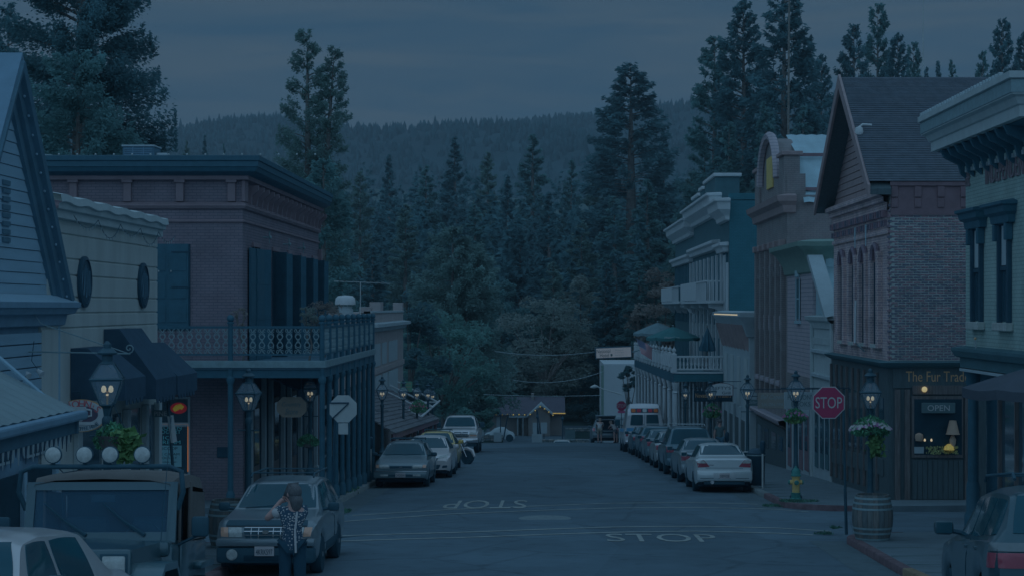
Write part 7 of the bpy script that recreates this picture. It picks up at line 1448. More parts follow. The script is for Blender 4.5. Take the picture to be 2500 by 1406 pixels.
# ------------------------------------------------------------------ street furniture
M_stave = [mat('barrel_oak_'+str(k), A(*c_, .75), .8, var=.25, scale=5, stretch=(6, 6, .8)) for k, c_ in enumerate(((32, 52, 66), (36, 54, 67), (28, 49, 64)))]
def barrel(lab, X, Y, h=.9, r=.33, R1=.41):
    g = zr(Y)+.145; R = thing('wine_barrel', lab, 'barrel', (X, Y, g)); n = 22; rr = lambda t: r+(R1-r)*math.sin(math.pi*t)
    for k in range(n):
        a0, a1 = 2*math.pi*k/n+.008, 2*math.pi*(k+1)/n-.008; m = MB(); ts = np.linspace(0, 1, 9)
        m.grid([[(X+rr(t)*math.cos(a), Y+rr(t)*math.sin(a), g+h*t) for a in (a0, (a0+a1)/2, a1)] for t in ts]); m.grid([[(X+(rr(t)-.03)*math.cos(a), Y+(rr(t)-.03)*math.sin(a), g+h*t) for a in (a0, a1)] for t in ts]); m.grid([[(X+q*math.cos(a), Y+q*math.sin(a), g+h) for a in (a0, a1)] for q in (rr(1), rr(1)-.03)])
        m.build('stave', M_stave[k % 3], R, smooth=30)
    for t in (.03, .16, .27, .70, .82, .93): MB().lathe([(rr(t-.02)+.004, g+h*(t-.022)), (rr(t)+.006, g+h*t), (rr(t+.02)+.004, g+h*(t+.022)), (rr(t)-.01, g+h*(t+.02)), (rr(t)-.01, g+h*(t-.02))], (X, Y, 0), 28).build('hoop', M_iron, R, smooth=40)
    MB().lathe([(r-.03, g+h-.06), (r-.03, g+h-.05), (.001, g+h-.05)], (X, Y, 0), 22).build('head', M_stave[0], R)
barrel('weathered oak wine barrel on the corner beside the STOP sign', 6.52, 36.9); barrel('dark oak barrel behind the grey estate car bonnet', -6.1, 35.4)
def hydrant():
    Y = 48.7; X = (1943-CX)*Y/F; g = zr(Y)+.14; R = thing('fire_hydrant', 'yellow fire hydrant with green bonnet and foot on the kerb', 'hydrant', (X, Y, g)); M_hy = mat('hydrant_yellow', A(70, 76, 62, 1.0), .5, var=.15, scale=8); M_hg = mat('hydrant_green', A(14, 56, 68, .9), .5, var=.15, scale=8)
    MB().lathe([(.15, 0), (.15, .04), (.12, .06), (.12, .16), (.135, .18), (.135, .2)], (X, Y, g), 16).build('foot', M_hg, R, smooth=35); MB().lathe([(.10, .2), (.10, .58), (.12, .60), (.12, .63)], (X, Y, g), 16).build('barrel', M_hy, R, smooth=35)
    MB().lathe([(.14, .63), (.14, .66), (.12, .68), (.11, .76), (.07, .83), (.03, .86), (.03, .89), (.01, .9)], (X, Y, g), 16).build('bonnet', M_hg, R, smooth=35)
    for dx, dy in ((-1, 0), (0, -1), (1, 0)): o = MB(); o.cyl((X+dx*.08, Y+dy*.08, g+.47), (X+dx*.16, Y+dy*.16, g+.47), .06, .06, 10); n_ = o.build('nozzle', M_hy, R, smooth=40); o = MB(); o.cyl((X+dx*.16, Y+dy*.16, g+.47), (X+dx*.2, Y+dy*.2, g+.47), .068, .05, 8); o.build('nozzle_cap', M_hg, n_)
hydrant()
def meter(lab, X, Y):
    g = zr(Y)+.14; R = thing('parking_meter', lab, 'parking meter', (X, Y, g)); MB().cyl((X, Y, g), (X, Y, g+1.05), .03, n=8).build('post', M_galv, R); MB().lathe([(.03, 1.02), (.08, 1.1), (.085, 1.3), (.07, 1.38), (.02, 1.42)], (X, Y, g), 12).build('head', M_blk, R, smooth=40)
for px, s, lb in ((1862, 83, 'parking meter right behind the silver sedan bonnet side'), (1775, 66, 'parking meter beside the dark sport utility'), (905, 76, 'parking meter between the far balcony posts'), (990, 56, 'parking meter beside the white sedan')): meter(lb, (px-CX)/s, F/s)
X, Y = (1846-CX)/80., F/80.; g = zr(Y)+.14; R_ = thing('litter_bin', 'tall black litter bin on the pavement by the silver sedan', 'bin', (X, Y, g)); MB().lathe([(.24, 0), (.26, .05), (.27, .85), (.29, .9), (.29, .98), (.2, 1.08), (.1, 1.12)], (X, Y, g), 16).build('drum', M_blk, R_, smooth=35); MB().lathe([(.29, .0), (.3, .02), (.29, .04)], (X, Y, g+.9), 16).build('band', M_iron, R_)
# ------------------------------------------------------------------ left shops beyond the brick building
def left_row():
    xw = -7.95; y0, y1 = 83., 102.; gz = zr(92)-.3; M_tan = mat('tan_stucco', A(46, 64, 80), .85, var=.1, scale=1.5); R = thing('tan_shop', 'tan two-storey shop with stepped parapet and pale windows', 'building', (xw, y0, gz))
    part(R, 'wall', M_tan, -20, xw, y0, y1, gz-1, -.25)
    c = MB(); sweep(c, [(0, -1.15), (.15, -1.1), (.2, -.95), (.4, -.9), (.4, -.75), (0, -.7)], [(-20, y0, 0, -1), (xw, y0, 1, -1), (xw, y1, 1, 1)]); c.build('cornice', M_wht2, R, smooth=25)
    for a, b in ((y0, y0+.8), (y0+4.8, y0+6.4), (y1-.8, y1)): part(R, 'parapet_pier', M_tan, xw-.5, xw+.02, a, b, -.3, .25 if a > y0+1 else .02, .02)
    part(R, 'coping', M_wht2, xw-.3, xw+.06, y0, y1, -.26, -.16, .01)
    for yc, hw in ((86.2, 1.6), (90, 1.2), (95.2, 2.6)): part(R, 'upper_window', M_wht2, xw, xw+.03, yc-hw, yc+hw, -2.75, -1.7, .01)
    for yc, hw in ((86.5, 1.4), (90.2, 1.3), (95, 2.8)): part(R, 'panel', M_wht2, xw, xw+.05, yc-hw, yc+hw, -5.2, -3.2, .01)
    part(R, 'band', M_tan, xw, xw+.08, y0, y1, -3.1, -2.85, .01)
    for k, yy in enumerate((84.5, 88.5, 93, 97.5)):
        b = MB(); b.tube([(xw, yy, -3.9), (xw+2.2, yy, -5.0)], .05, 5); b.tube([(xw, yy, -5.0), (xw+2.2, yy, -5.0)], .04, 5); b.build('awning_strut', M_white, R)
    MB().tube([(xw+2.2, 84.5, -5.0), (xw+2.2, 99, -5.0)], .05, 5).build('awning_bar', M_white, R)
    # nearer low shop with shingled porch
    ya, yb = 64.6, 83.; gz = zr(74)-.3; R = thing('porch_shop', 'low wooden shop with a sagging shingled porch over the pavement', 'building', (xw, ya, gz)); part(R, 'wall', M_tan, -18, xw, ya, yb, gz-1, -1.9)
    part(R, 'shop_front', M_dkw, xw, xw+.03, ya+.3, yb-.3, gz, -3.2)
    for i in range(7): y = ya+1.5+i*2.5; f = part(R, 'shop_window', M_wht2, xw+.03, xw+.06, y-.8, y+.8, zr(y)+.7, -3.5, .01); part(f, 'pane', M_glass, xw+.061, xw+.07, y-.7, y+.7, zr(y)+.8, -3.6)
    b = MB(); n = 12
    for k in range(n): t0, t1 = k/n, (k+1.15)/n; b.prism([(xw+2.5*t0, 66, -3.0-1.5*t0), (xw+2.5*t1, 66, -3.0-1.5*t1+.04), (xw+2.5*t1, 66, -3.0-1.5*t1), (xw+2.5*t0, 66, -3.05-1.5*t0)], (0, 27, -1.1))
    b.build('porch_roof', mat('porch_shingle', A(32, 50, 66, .8), .9, var=.35, scale=5), R); b = MB(); b.prism([(xw+2.5, 66, -4.5), (xw+2.5, 66, -4.72), (xw+2.44, 66, -4.72), (xw+2.44, 66, -4.5)], (0, 27, -1.1)); b.build('porch_fascia', M_redw, R)
    for i in range(8): y = 67+i*3.6; part(R, 'porch_post', M_redw, xw+2.3, xw+2.45, y-.08, y+.08, zr(y)+.14, -4.55-(y-66)*1.1/27, .01)
    b = MB(); b.prism([(-20, 68, -1.9), (-9.2, 68, -1.9), (-9.2, 68, -.2), (-14, 68, .9)], (0, 10, 0)); b.build('white_roof', M_wht2, R)
    part(R, 'roof_wall', M_tan, -20, xw-.05, 70, yb, -1.95, -.6); part(R, 'roof_door', M_dkw, -9.5, -8.4, 69.94, 70.0, -1.9, -.75)
    for yy in (66.5, 70): part(R, 'wall_sign', M_wht2, xw+.06, xw+.1, yy, yy+2.6, -4.1, -3.4, .01)
left_row()
c = P(843, 765, 76); R_ = thing('roof_ventilator', 'white mushroom roof ventilator above the shops past the brick building', 'ventilator', c); MB().lathe([(.33, -.4), (.33, .18), (.28, .2), (.28, .3)], c, 18).build('drum', M_wht2, R_, smooth=35); MB().lathe([(.42, .36), (.43, .42), (.40, .62), (.3, .72), (.01, .75)], c, 18).build('hood', M_white, R_, smooth=45)
for k in range(4): a = k*1.57+.4; MB().cyl((c[0]+.27*math.cos(a), c[1]+.27*math.sin(a), c[2]+.28), (c[0]+.33*math.cos(a), c[1]+.33*math.sin(a), c[2]+.4), .02, n=4).build('strut', M_wht2, R_)
b0, t0 = P(880, 755, 78), P(880, 688, 78); R_ = thing('tv_antenna', 'thin television antenna on the roof past the brick building', 'antenna', b0); MB().cyl((b0[0], 78, b0[2]-.8), t0, .018, n=5).build('mast', M_galv, R_); MB().cyl((P(815, 0, 78)[0], 78, P(0, 686, 78)[2]), (P(950, 0, 78)[0], 78.6, P(0, 692, 78)[2]), .014, n=4).build('boom', M_galv, R_)
for k in range(9): x = P(820+k*14, 0, 78)[0]; MB().cyl((x, 77.4+.05*k, t0[2]-.0), (x, 78.8+.05*k, t0[2]), .007, n=4).build('element', M_galv, R_)
# radio mast behind the shingle roof
m0, m1 = P(2250, 240, 120), P(2254, -60, 120); MB().cyl((m0[0], 120, -8), m1, .07, .03, 6).build('radio_mast', M_galv, None, base=(m0[0], 120, -8), label='thin radio mast rising above the shingle roof', cat='mast')
m0, m1 = P(1920, 330, 140), P(1927, -60, 140); MB().cyl((m0[0], 140, -9), m1, .12, .07, 6).build('flag_mast', M_barkp, None, base=(m0[0], 140, -9), label='bare brown mast in front of the topmost pine', cat='mast')
# ------------------------------------------------------------------ end of the street
def end_of_street():
    M_ww = mat('white_end_wall', A(54, 82, 104), .8, var=.04, scale=1); Y = 150; a, b = P(1474, 888, Y), P(1570, 1010, Y); R = thing('white_building', 'plain white building end wall beyond the hotel porch', 'building', (a[0], Y, -11)); part(R, 'wall', M_ww, a[0], 14, Y, Y+12, -9.0, a[2]); part(R, 'lower_wall', M_wht2, a[0]+.02, 14, Y+.02, Y+12, -13, -9.0); part(R, 'band', M_wht2, a[0]-.05, 14, Y-.06, Y, -9.06, -8.9); part(R, 'corner_board', M_gcorn, a[0]-.2, a[0], Y-.05, Y+.3, -8.9, a[2]-.1)
    Y = 163; s = S(Y); z = lambda py: (HY-py)/s; x = lambda px: (px-CX)/s; M_cab = mat('cabin_board', A(40, 58, 72), .85, var=.1, scale=1); M_cr = mat('cabin_roof', A(26, 40, 58, .8), .9, var=.15)
    R = thing('cabin', 'low brown cabin with a maroon roof edged with yellow lights', 'building', (x(1290), Y, z(1062))); part(R, 'wall', M_cab, x(1196), x(1374), Y, Y+9, z(1075), z(1010))
    b_ = MB(); b_.prism([(x(1190), Y-.4, z(1012)), (x(1380), Y-.4, z(1012)), (x(1380), Y+5, z(978)), (x(1225), Y+5, z(978))], (0, .05, .12)); b_.prism([(x(1190), Y+9.5, z(1012)), (x(1380), Y+9.5, z(1012)), (x(1380), Y+5, z(978)), (x(1225), Y+5, z(978))], (0, .05, .12)); b_.build('roof', M_cr, R)
    b_ = MB(); b_.prism([(x(1290), Y-1.2, z(1068)), (x(1343), Y-1.2, z(1068)), (x(1343), Y-1.2, z(1008)), (x(1321), Y-1.2, z(989)), (x(1290), Y-1.2, z(1012))], (0, 2, 0)); b_.build('gable_wing', M_cab, R)
    for p, q in (((1286, 1015), (1321, 987)), ((1321, 987), (1350, 1010))): b_ = MB(); b_.prism([(x(p[0]), Y-1.5, z(p[1])), (x(q[0]), Y-1.5, z(q[1])), (x(q[0]), Y-1.5, z(q[1]-3)), (x(p[0]), Y-1.5, z(p[1]-3))], (0, 6, 0)); b_.build('gable_roof', M_wht2, R)
    for px in (1264, 1277): part(R, 'door_post', M_wht2, x(px)-.06, x(px)+.06, Y-.5, Y-.35, z(1062), z(1018))
    part(R, 'porch_beam', M_wht2, x(1243), x(1284), Y-.6, Y-.3, z(1018), z(1013)); part(R, 'door', M_dkw, x(1266), x(1273), Y-.05, Y, z(1060), z(1020)); part(R, 'window', M_wht2, x(1212), x(1222), Y-.05, Y, z(1042), z(1017)); part(R, 'chimney', M_cab, x(1296), x(1303), Y+4, Y+5, z(985), z(965)); part(R, 'side_roof', M_cr, x(1343), x(1380), Y-.6, Y+3, z(1010), z(1006))
    M_yb = mat('yellow_bulb', (1., .72, .2), .5, emit=.3, var=0)
    for k in range(44):
        if k < 16: p = (x(1212+k*4.6), Y-.5, z(1010)-.02*(k % 2))
        elif k < 34: t = (k-16)/17; p = ((x(1287)+(x(1321)-x(1287))*t*2) if t < .5 else (x(1321)+(x(1350)-x(1321))*(t-.5)*2), Y-1.6, (z(1014)+(z(988)-z(1014))*t*2) if t < .5 else z(988)+(z(1010)-z(988))*(t-.5)*2)
        else: p = (x(1350+(k-34)*3.2), Y-.7, z(1007))
        MB().ball(p, .05, 6, 4).build('bulb', M_yb if (k % 3 == 0 or k > 33) else M_wht2, R)
    # stone walls made of single stones
    M_st = [mat('wall_stone_'+str(i), A(*c_), .95, var=.2, scale=4) for i, c_ in enumerate(((34, 56, 72), (28, 50, 66), (40, 60, 74)))]
    def stone_wall(lab, pa, pb, Y, ptop, pbot, core):
        s = S(Y); R = thing('stone_wall', lab, 'wall', ((pa-CX)/s, Y, (HY-pbot)/s)); x0, x1, z0, z1 = (pa-CX)/s, (pb-CX)/s, (HY-pbot)/s, (HY-ptop)/s; part(R, 'core', M_soil, x0, x1, Y+.05, Y+.45, z0-.6, z1-.05); zz = z0; i = 0
        while zz < z1-.05:
            h = min(rng.uniform(.14, .2), z1-zz); xx = x0
            while xx < x1: w2 = rng.uniform(.2, .42); B(xx, min(xx+w2-.02, x1), Y-rng.uniform(0, .05), Y+.3, zz, zz+h-.02, .03).build('stone', M_st[i % 3], R); xx += w2; i += rng.choice((1, 2, 4))
            zz += h
    stone_wall('low stone wall before the covered car', 1176, 1228, 141, 1061, 1075, 0); stone_wall('low stone wall before the cabin yard', 1306, 1438, 143, 1071, 1081, 0); stone_wall('stone garden wall beyond the raised tailgate', 1380, 1440, 158, 1043, 1052, 0)
    # tarped car
    Y = 148; s = S(Y); x = lambda px: (px-CX)/s; z = lambda py: (HY-py)/s; R = thing('covered_car', 'car under a pale grey cover beside the cabin yard', 'car', (x(1218), Y, z(1072))); rows = []
    for px, zt in ((1181, 1064), (1186, 1058), (1198, 1054), (1206, 1047), (1218, 1043), (1232, 1044), (1241, 1052), (1252, 1056), (1256, 1063)): rows.append([(x(px), Y+a*1.7, z(1071)+(z(zt)-z(1071))*h) for a, h in ((0, 0), (.02, .5), (.12, .9), (.3, 1), (.7, 1), (.88, .9), (.98, .5), (1, 0))])
    rows = [[(p[0], p[1], z(1071)) for p in rows[0]]]+rows+[[(p[0], p[1], z(1071)) for p in rows[-1]]]; m = MB(); m.grid(rows); m.build('cover', M_wht2, R, smooth=50)
    for px in (1192, 1244): MB().lathe([(.2, -.1), (.3, -.1), (.31, .1), (.2, .1)], (x(px), Y+.05, z(1071)+.08), 16, 'y').build('wheel', M_tyre, R)
    # car beyond the crest: only roof shows
    c = Car('car', 'car on the cross road of which only the pale roof shows', 'car', 4.4, 1.72, sedan_top(4.4, 1.45, .84, 1.15, .95, 1.9, 3.0, 3.75, 1.03), belt_line(4.4, .95, .98, .99), sedan_rw(4.4, 1.15, 1.9, 3.0, 3.75), paint('crest', (54, 80, 100)))
    c.patch('windscreen', M_cgl, 'f', [(-.66, .99), (.66, .99), (.54, 1.36), (-.54, 1.36)], n=10, k=.06); c.pair('headlight', M_lens, 'f', [(.42, .6), (.74, .6), (.74, .72), (.42, .72)]); c.mirrors(1.4, .98, c.paint); c.R.location = ((1372-CX)*141/F, 139.5, (HY-1074)*141/F-1.45)
    # poles, small lamps, boards
    for px, pb, pt, Y, lb in ((1222, 1064, 1016, 146, 'slim black lamp standing by the covered car'), (1312, 1068, 1022, 146, 'slim black lamp before the cabin gable'), (1373, 1072, 1026, 146, 'slim black lamp at the end of the cabin yard')):
        p, q = P(px, pb, Y), P(px, pt, Y); R = thing('yard_lamp', lb, 'lamp', p); MB().cyl((p[0], Y, p[2]-.4), q, .05, .035, 6).build('post', M_blk, R); MB().lathe([(.05, 0), (.14, .16), (.06, .3), (.02, .36)], q, 8).build('lantern', M_blk, R)
    for (a, b), Y, lb in ((((1229, 1064), (1240, 1010)), 145, 'leaning dark pole beside the covered car'), (((1316, 1068), (1310, 998)), 147, 'dark pole with a box at its top before the cabin'), (((1322, 1068), (1312, 1000)), 147.5, 'leaning prop of the boxed pole before the cabin')):
        p, q = P(*a, Y), P(*b, Y); MB().cyl((p[0], Y, p[2]-.3), q, .06, .04, 6).build('pole', M_blk, None, base=(p[0], Y, p[2]-.3), label=lb, cat='pole')
    for px, py, w_, h, Y, lb in ((1308, 1046, .5, 1.0, 150, 'pale sandwich board before the cabin gable'), (1328, 1044, .5, .9, 151, 'white sandwich board leaning beside the pale one'), (1215, 1066, .6, .7, 140.6, 'small white notice at the stone wall end'), (1311, 1073, .8, .9, 142.4, 'white notice on the cabin yard wall'), (1392, 1062, .8, .9, 148, 'dark notice board in the cabin yard'), (1171, 1063, .6, .9, 141, 'small white sign beside the pickup truck')):
        p = P(px, py, Y); R = thing('notice_board', lb, 'notice', (p[0], Y, p[2]-h/2)); B(p[0]-w_/2, p[0]+w_/2, Y, Y+.05, p[2]-h/2, p[2]+h/2, .01).build('panel', M_wht2 if 'dark' not in lb else M_sign, R); B(p[0]-.04, p[0]+.04, Y+.051, Y+.12, p[2]-h, p[2]).build('stake', M_dkw, R)
    p = P(1475, 950, 146); q = P(1449, 943, 146); R = thing('cobra_street_light', 'grey cobra head street light reaching out from the white wall', 'street lamp', p); MB().tube([(6.0, 146, p[2]-.4), p, (q[0]+.3, 146, q[2])], .05, 6).build('arm', M_galv, R); m = MB(); m.tube([(q[0]+.35, 146, q[2]), (q[0]+.1, 146, q[2]+.02), (q[0]-.25, 146, q[2]-.06)], [.06, .16, .06], 8); m.build('head', M_galv, R, smooth=50)
    for a, b, sag, Y, lb in (((1208, 857), (1453, 858), .25, 124.2, 'overhead cable ending at the hotel sign'), ((1253, 927), (1476, 905), .5, 147, 'sagging cable reaching the white end wall'), ((1180, 962), (1470, 964), .1, 148, 'thin level cable above the cabin roof')):
        p, q = Vector(P(*a, Y)), Vector(P(*b, Y)); MB().tube([tuple(p.lerp(q, t)-Vector((0, 0, sag*4*t*(1-t)))) for t in np.linspace(0, 1, 13)], .022, 5).build('cable', M_wht2, None, base=tuple(p), label=lb, cat='cable')
    broadleaf('vine', 'dark climbing foliage beside the hotel porch columns', 1536, 890, 960, 133, 22, M_lf[3], 400, .3, 22, 60)
    broadleaf('shrub', 'dry brown shrub in pots on the iron balcony', 790, 735, 800, 52.5, 42, M_lf[2], 401, .06, 40, 60, gz=-1.4); broadleaf('shrub', 'spindly plant on the balcony by the corner', 590, 748, 800, 47.6, 22, M_lf[2], 402, .06, 18, 22, gz=-1.4); broadleaf('shrub', 'green potted plant behind the balcony corner rail', 752, 745, 800, 48.0, 24, M_lf[1], 403, .06, 22, 40, gz=-1.4)
end_of_street()
# ------------------------------------------------------------------ people
M_skin = mat('skin', A(56, 64, 76, .95), .6, var=.05, scale=6); M_hairb = mat('hair_brown', A(28, 44, 58, .8), .7, var=.3, scale=20, stretch=(4, 4, .5)); M_hairf = mat('hair_fair', A(46, 60, 70), .7, var=.3, scale=20)
M_pants = mat('dark_trousers', A(10, 38, 60, .6), .85, var=.12, scale=8); M_khaki = mat('khaki_shorts', A(40, 58, 68), .85, var=.1, scale=8); M_tee = mat('white_tee', A(56, 80, 100), .85, var=.06, scale=5); M_redt = mat('red_tee', A(66, 34, 58, 1.2), .85, var=.06, scale=5); M_denim = mat('denim', A(18, 48, 72), .85, var=.1, scale=8); M_skirt = mat('dark_skirt', A(26, 44, 60, .8), .85); M_tank = mat('grey_top', A(50, 72, 90), .85)
def skinmesh(name, pts, edges, rad, m_, sub=2, root=0):
    me = bpy.data.meshes.new(name); me.from_pydata([tuple(p) for p in pts], edges, []); o = bpy.data.objects.new(name, me); COL.objects.link(o)
    md = o.modifiers.new('s', 'SKIN'); md.use_smooth_shade = True; md.branch_smoothing = .6
    for i, v in enumerate(me.skin_vertices[0].data): r = rad[i]; v.radius = (r, r) if not isinstance(r, tuple) else r; v.use_root = (i == root)
    sb = o.modifiers.new('d', 'SUBSURF'); sb.levels = sub; sb.render_levels = sub
    bpy.context.view_layer.update(); dg = bpy.context.evaluated_depsgraph_get(); out_ = bpy.data.meshes.new_from_object(o.evaluated_get(dg)); bpy.data.objects.remove(o, do_unlink=True)
    out_.name = name; out_.materials.clear(); out_.materials.append(m_); out_.shade_smooth(); return out_
def chain(ps, rs): return ps, [(i, i+1) for i in range(len(ps)-1)], rs
def person(label, loc, yaw, J, top, bottom, hair, hairm, sleeve=.5, shorts=False, extra=None, bare_legs=False, skirt=False, k=1.0, low=-.10):
    """J: joint positions; one continuous body, clothes and hair as children"""
    R = thing('person', label, 'person', loc); R.rotation_euler.z = yaw
    g = lambda n: Vector(J[n])
    head = g('head'); fd = Vector(J.get('face', (0, 1, 0))).normalized()
    names = ['pelvis', 'spine', 'chest', 'neck', 'skull', 'crown_', 'sl', 'el', 'wl', 'hl', 'sr', 'er', 'wr', 'hr', 'hipl', 'kl', 'al', 'tl', 'hipr', 'kr', 'ar', 'tr']
    pts = [g('pelvis'), g('spine'), g('chest'), g('neck'), head, head+Vector((0, 0, .07)), g('sl'), g('el'), g('wl'), g('hl'), g('sr'), g('er'), g('wr'), g('hr'), g('hipl'), g('kl'), g('al'), g('tl'), g('hipr'), g('kr'), g('ar'), g('tr')]
    rad = [.115*k, .105*k, .125*k, .052, .085, .075, .055, .042, .03, .034, .055, .042, .03, .034, .085, .058, .04, .035, .085, .058, .04, .035]
    E = [(0, 1), (1, 2), (2, 3), (3, 4), (4, 5), (2, 6), (6, 7), (7, 8), (8, 9), (2, 10), (10, 11), (11, 12), (12, 13), (0, 14), (14, 15), (15, 16), (16, 17), (0, 18), (18, 19), (19, 20), (20, 21)]
    body = link('body', skinmesh('body', pts, E, rad, M_skin), R)
    # clothes as slightly larger skins over the same joints
    lerp = lambda a, b, t: a.lerp(b, t)
    tp = [g('pelvis')+Vector((0, 0, low)), g('spine'), g('chest'), g('chest').lerp(g('neck'), .75), g('sl'), lerp(g('sl'), g('el'), sleeve), g('sr'), lerp(g('sr'), g('er'), sleeve)]
    link('shirt', skinmesh('shirt', tp, [(0, 1), (1, 2), (2, 3), (2, 4), (4, 5), (2, 6), (6, 7)], [(.185*k, .165*k), (.16*k, .145*k), (.18*k, .16*k), .07, .085, .078, .085, .078], top), R)
    if skirt: lb = [g('pelvis')+Vector((0, 0, .06)), g('pelvis'), (g('hipl')+g('hipr'))/2+Vector((0, 0, -.22))]; link('skirt', skinmesh('skirt', lb, [(0, 1), (1, 2)], [.13, .16, .17], bottom), R)
    else:
        e = .8 if shorts else None; kl, kr = (lerp(g('hipl'), g('kl'), .85), lerp(g('hipr'), g('kr'), .85)) if shorts else (g('kl'), g('kr')); lp = [g('pelvis'), g('hipl'), kl, g('hipr'), kr]; le = [(0, 1), (1, 2), (0, 3), (3, 4)]; lr = [.145*k, .112, .086, .112, .086]
        if not shorts: lp += [g('al'), g('ar')]; le += [(2, 5), (4, 6)]; lr += [.075, .075]
        link('trousers' if not shorts else 'shorts', skinmesh('trousers', lp, le, lr, bottom), R)
    # face, ears, hair, shoes, fingers
    rt = fd.cross(Vector((0, 0, 1))).normalized(); hc = head+Vector((0, 0, .03))
    MB().cyl(tuple(hc+fd*.08-Vector((0, 0, .01))), tuple(hc+fd*.112-Vector((0, 0, .03))), .012, .014, 6).build('nose', M_skin, R, smooth=50) if False else link('nose', MB().cyl(hc+fd*.075+Vector((0, 0, .005)), hc+fd*.105-Vector((0, 0, .025)), .010, .015, 6).mesh('nose', M_skin, 50), R)
    for sg in (-1, 1):
        link('eye', MB().ball(tuple(hc+fd*.078+rt*sg*.032+Vector((0, 0, .012))), .011, 6, 4).mesh('eye', M_blk, 50), R); link('ear', MB().ball(tuple(hc+rt*sg*.086-Vector((0, 0, .005))), .022, 8, 5, 1.4).mesh('ear', M_skin, 50), R)
    link('mouth', MB().cyl(hc+fd*.083-rt*.022-Vector((0, 0, .052)), hc+fd*.083+rt*.022-Vector((0, 0, .052)), .006, n=5).mesh('mouth', M_redw, 50), R)
    link('hair_cap', MB().ball(tuple(hc-fd*.022+Vector((0, 0, .028))), .104, 16, 10, 1.06).mesh('hair_cap', hairm, 60), R)
    if hair == 'bob':
        hp = [hc+Vector((0, 0, .03))-fd*.02, hc-fd*.045+Vector((0, 0, .02)), hc-fd*.065-Vector((0, 0, .09)), hc-fd*.055-Vector((0, 0, .19)), hc-fd*.03-Vector((0, 0, .25))]; link('hair', skinmesh('hair', hp, [(0, 1), (1, 2), (2, 3), (3, 4)], [.08, .098, .094, .075, .03], hairm, root=1), R)
    elif hair == 'long': hp = [hc+Vector((0, 0, .07)), hc-fd*.03+Vector((0, 0, .01)), hc-fd*.07-Vector((0, 0, .13)), hc-fd*.06-Vector((0, 0, .33))]; link('hair', skinmesh('hair', hp, [(0, 1), (1, 2), (2, 3)], [.085, .1, .085, .04], hairm, root=1), R)
    else: hp = [hc+Vector((0, 0, .075)), hc-fd*.03+Vector((0, 0, .03)), hc-fd*.05-Vector((0, 0, .05))]; link('hair', skinmesh('hair', hp, [(0, 1), (1, 2)], [.083, .096, .07], hairm, root=1), R)
    for a, h_ in (('wl', 'hl'), ('wr', 'hr')):
        d = (g(h_)-g(a)).normalized(); sdv = d.orthogonal().normalized(); up = Vector(J.get('curl', (0, .6, .2)))
        for q in range(4): b = g(h_)+sdv*(q-1.5)*.018; l = (.062, .07, .066, .052)[q]; link('finger', MB().tube([tuple(b), tuple(b+d*l*.55+up*.012), tuple(b+d*l*.8+up*.04)], [.0095, .0085, .006], 6).mesh('finger', M_skin, 60), R)
        link('thumb', MB().tube([tuple(g(a)*.4+g(h_)*.6+sdv*.03), tuple(g(h_)+sdv*.05), tuple(g(h_)+sdv*.045+d*.035)], [.012, .010, .007], 6).mesh('thumb', M_skin, 60), R)
    for a, t in (('al', 'tl'), ('ar', 'tr')): link('shoe', skinmesh('shoe', [g(a)-Vector((0, 0, .045)), (g(a)+g(t))/2-Vector((0, 0, .04)), g(t)-Vector((0, 0, .02))], [(0, 1), (1, 2)], [.05, .048, .04], M_trim, 1), R)
    return R
def stand(h=1.68, **kw):
    f = h/1.68; J = dict(pelvis=(0, 0, .95), spine=(0, 0, 1.12), chest=(0, 0, 1.30), neck=(0, 0, 1.45), head=(0, .01, 1.555), sl=(-.17, 0, 1.38), el=(-.24, 0, 1.10), wl=(-.25, .06, .87), hl=(-.25, .08, .79), sr=(.17, 0, 1.38), er=(.24, 0, 1.10), wr=(.25, .06, .87), hr=(.25, .08, .79), hipl=(-.09, 0, .88), kl=(-.10, .01, .48), al=(-.10, -.02, .08), tl=(-.11, .12, .045), hipr=(.09, 0, .88), kr=(.10, .01, .48), ar=(.10, -.02, .08), tr=(.11, .12, .045), face=(0, 1, 0)); J.update(kw)
    return {k: (tuple(np.array(v)*f) if k not in ('face', 'curl') else v) for k, v in J.items()}
def dotcloth():
    m = bpy.data.materials.new('dotted_cloth'); m.use_nodes = True; t = m.node_tree; b = t.nodes['Principled BSDF']; b.inputs['Roughness'].default_value = .85; c = t.nodes.new('ShaderNodeTexCoord'); v = t.nodes.new('ShaderNodeTexVoronoi'); v.inputs['Scale'].default_value = 34; v.inputs['Randomness'].default_value = .75; t.links.new(c.outputs['Object'], v.inputs['Vector'])
    r = t.nodes.new('ShaderNodeValToRGB'); r.color_ramp.interpolation = 'LINEAR'; r.color_ramp.elements[0].position = .30; r.color_ramp.elements[0].color = (*A(56, 80, 98), 1); r.color_ramp.elements[1].position = .40; r.color_ramp.elements[1].color = (*A(12, 38, 62, .7), 1); t.links.new(v.outputs['Distance'], r.inputs[0]); t.links.new(r.outputs[0], b.inputs['Base Color']); return m
Yw = 24.6; Xw = (714-CX)*Yw/F
W = person('woman in a dark dotted top raising a small camera before the grey estate', (Xw, Yw, zr(Yw)+crown(Xw)), 0, stand(1.66, chest=(.0, .0, 1.30), neck=(.0, .01, 1.44), head=(.005, .02, 1.555), sl=(-.165, .02, 1.38), el=(-.38, .13, 1.22), wl=(-.22, .25, 1.43), hl=(-.16, .28, 1.49), sr=(.165, .03, 1.38), er=(.0, .34, 1.24), wr=(-.04, .30, 1.44), hr=(-.09, .29, 1.49), face=(-.75, .6, .12), curl=(.5, 0, .6)), dotcloth(), M_pants, 'bob', M_hairb, .42, k=.93, low=-.2)
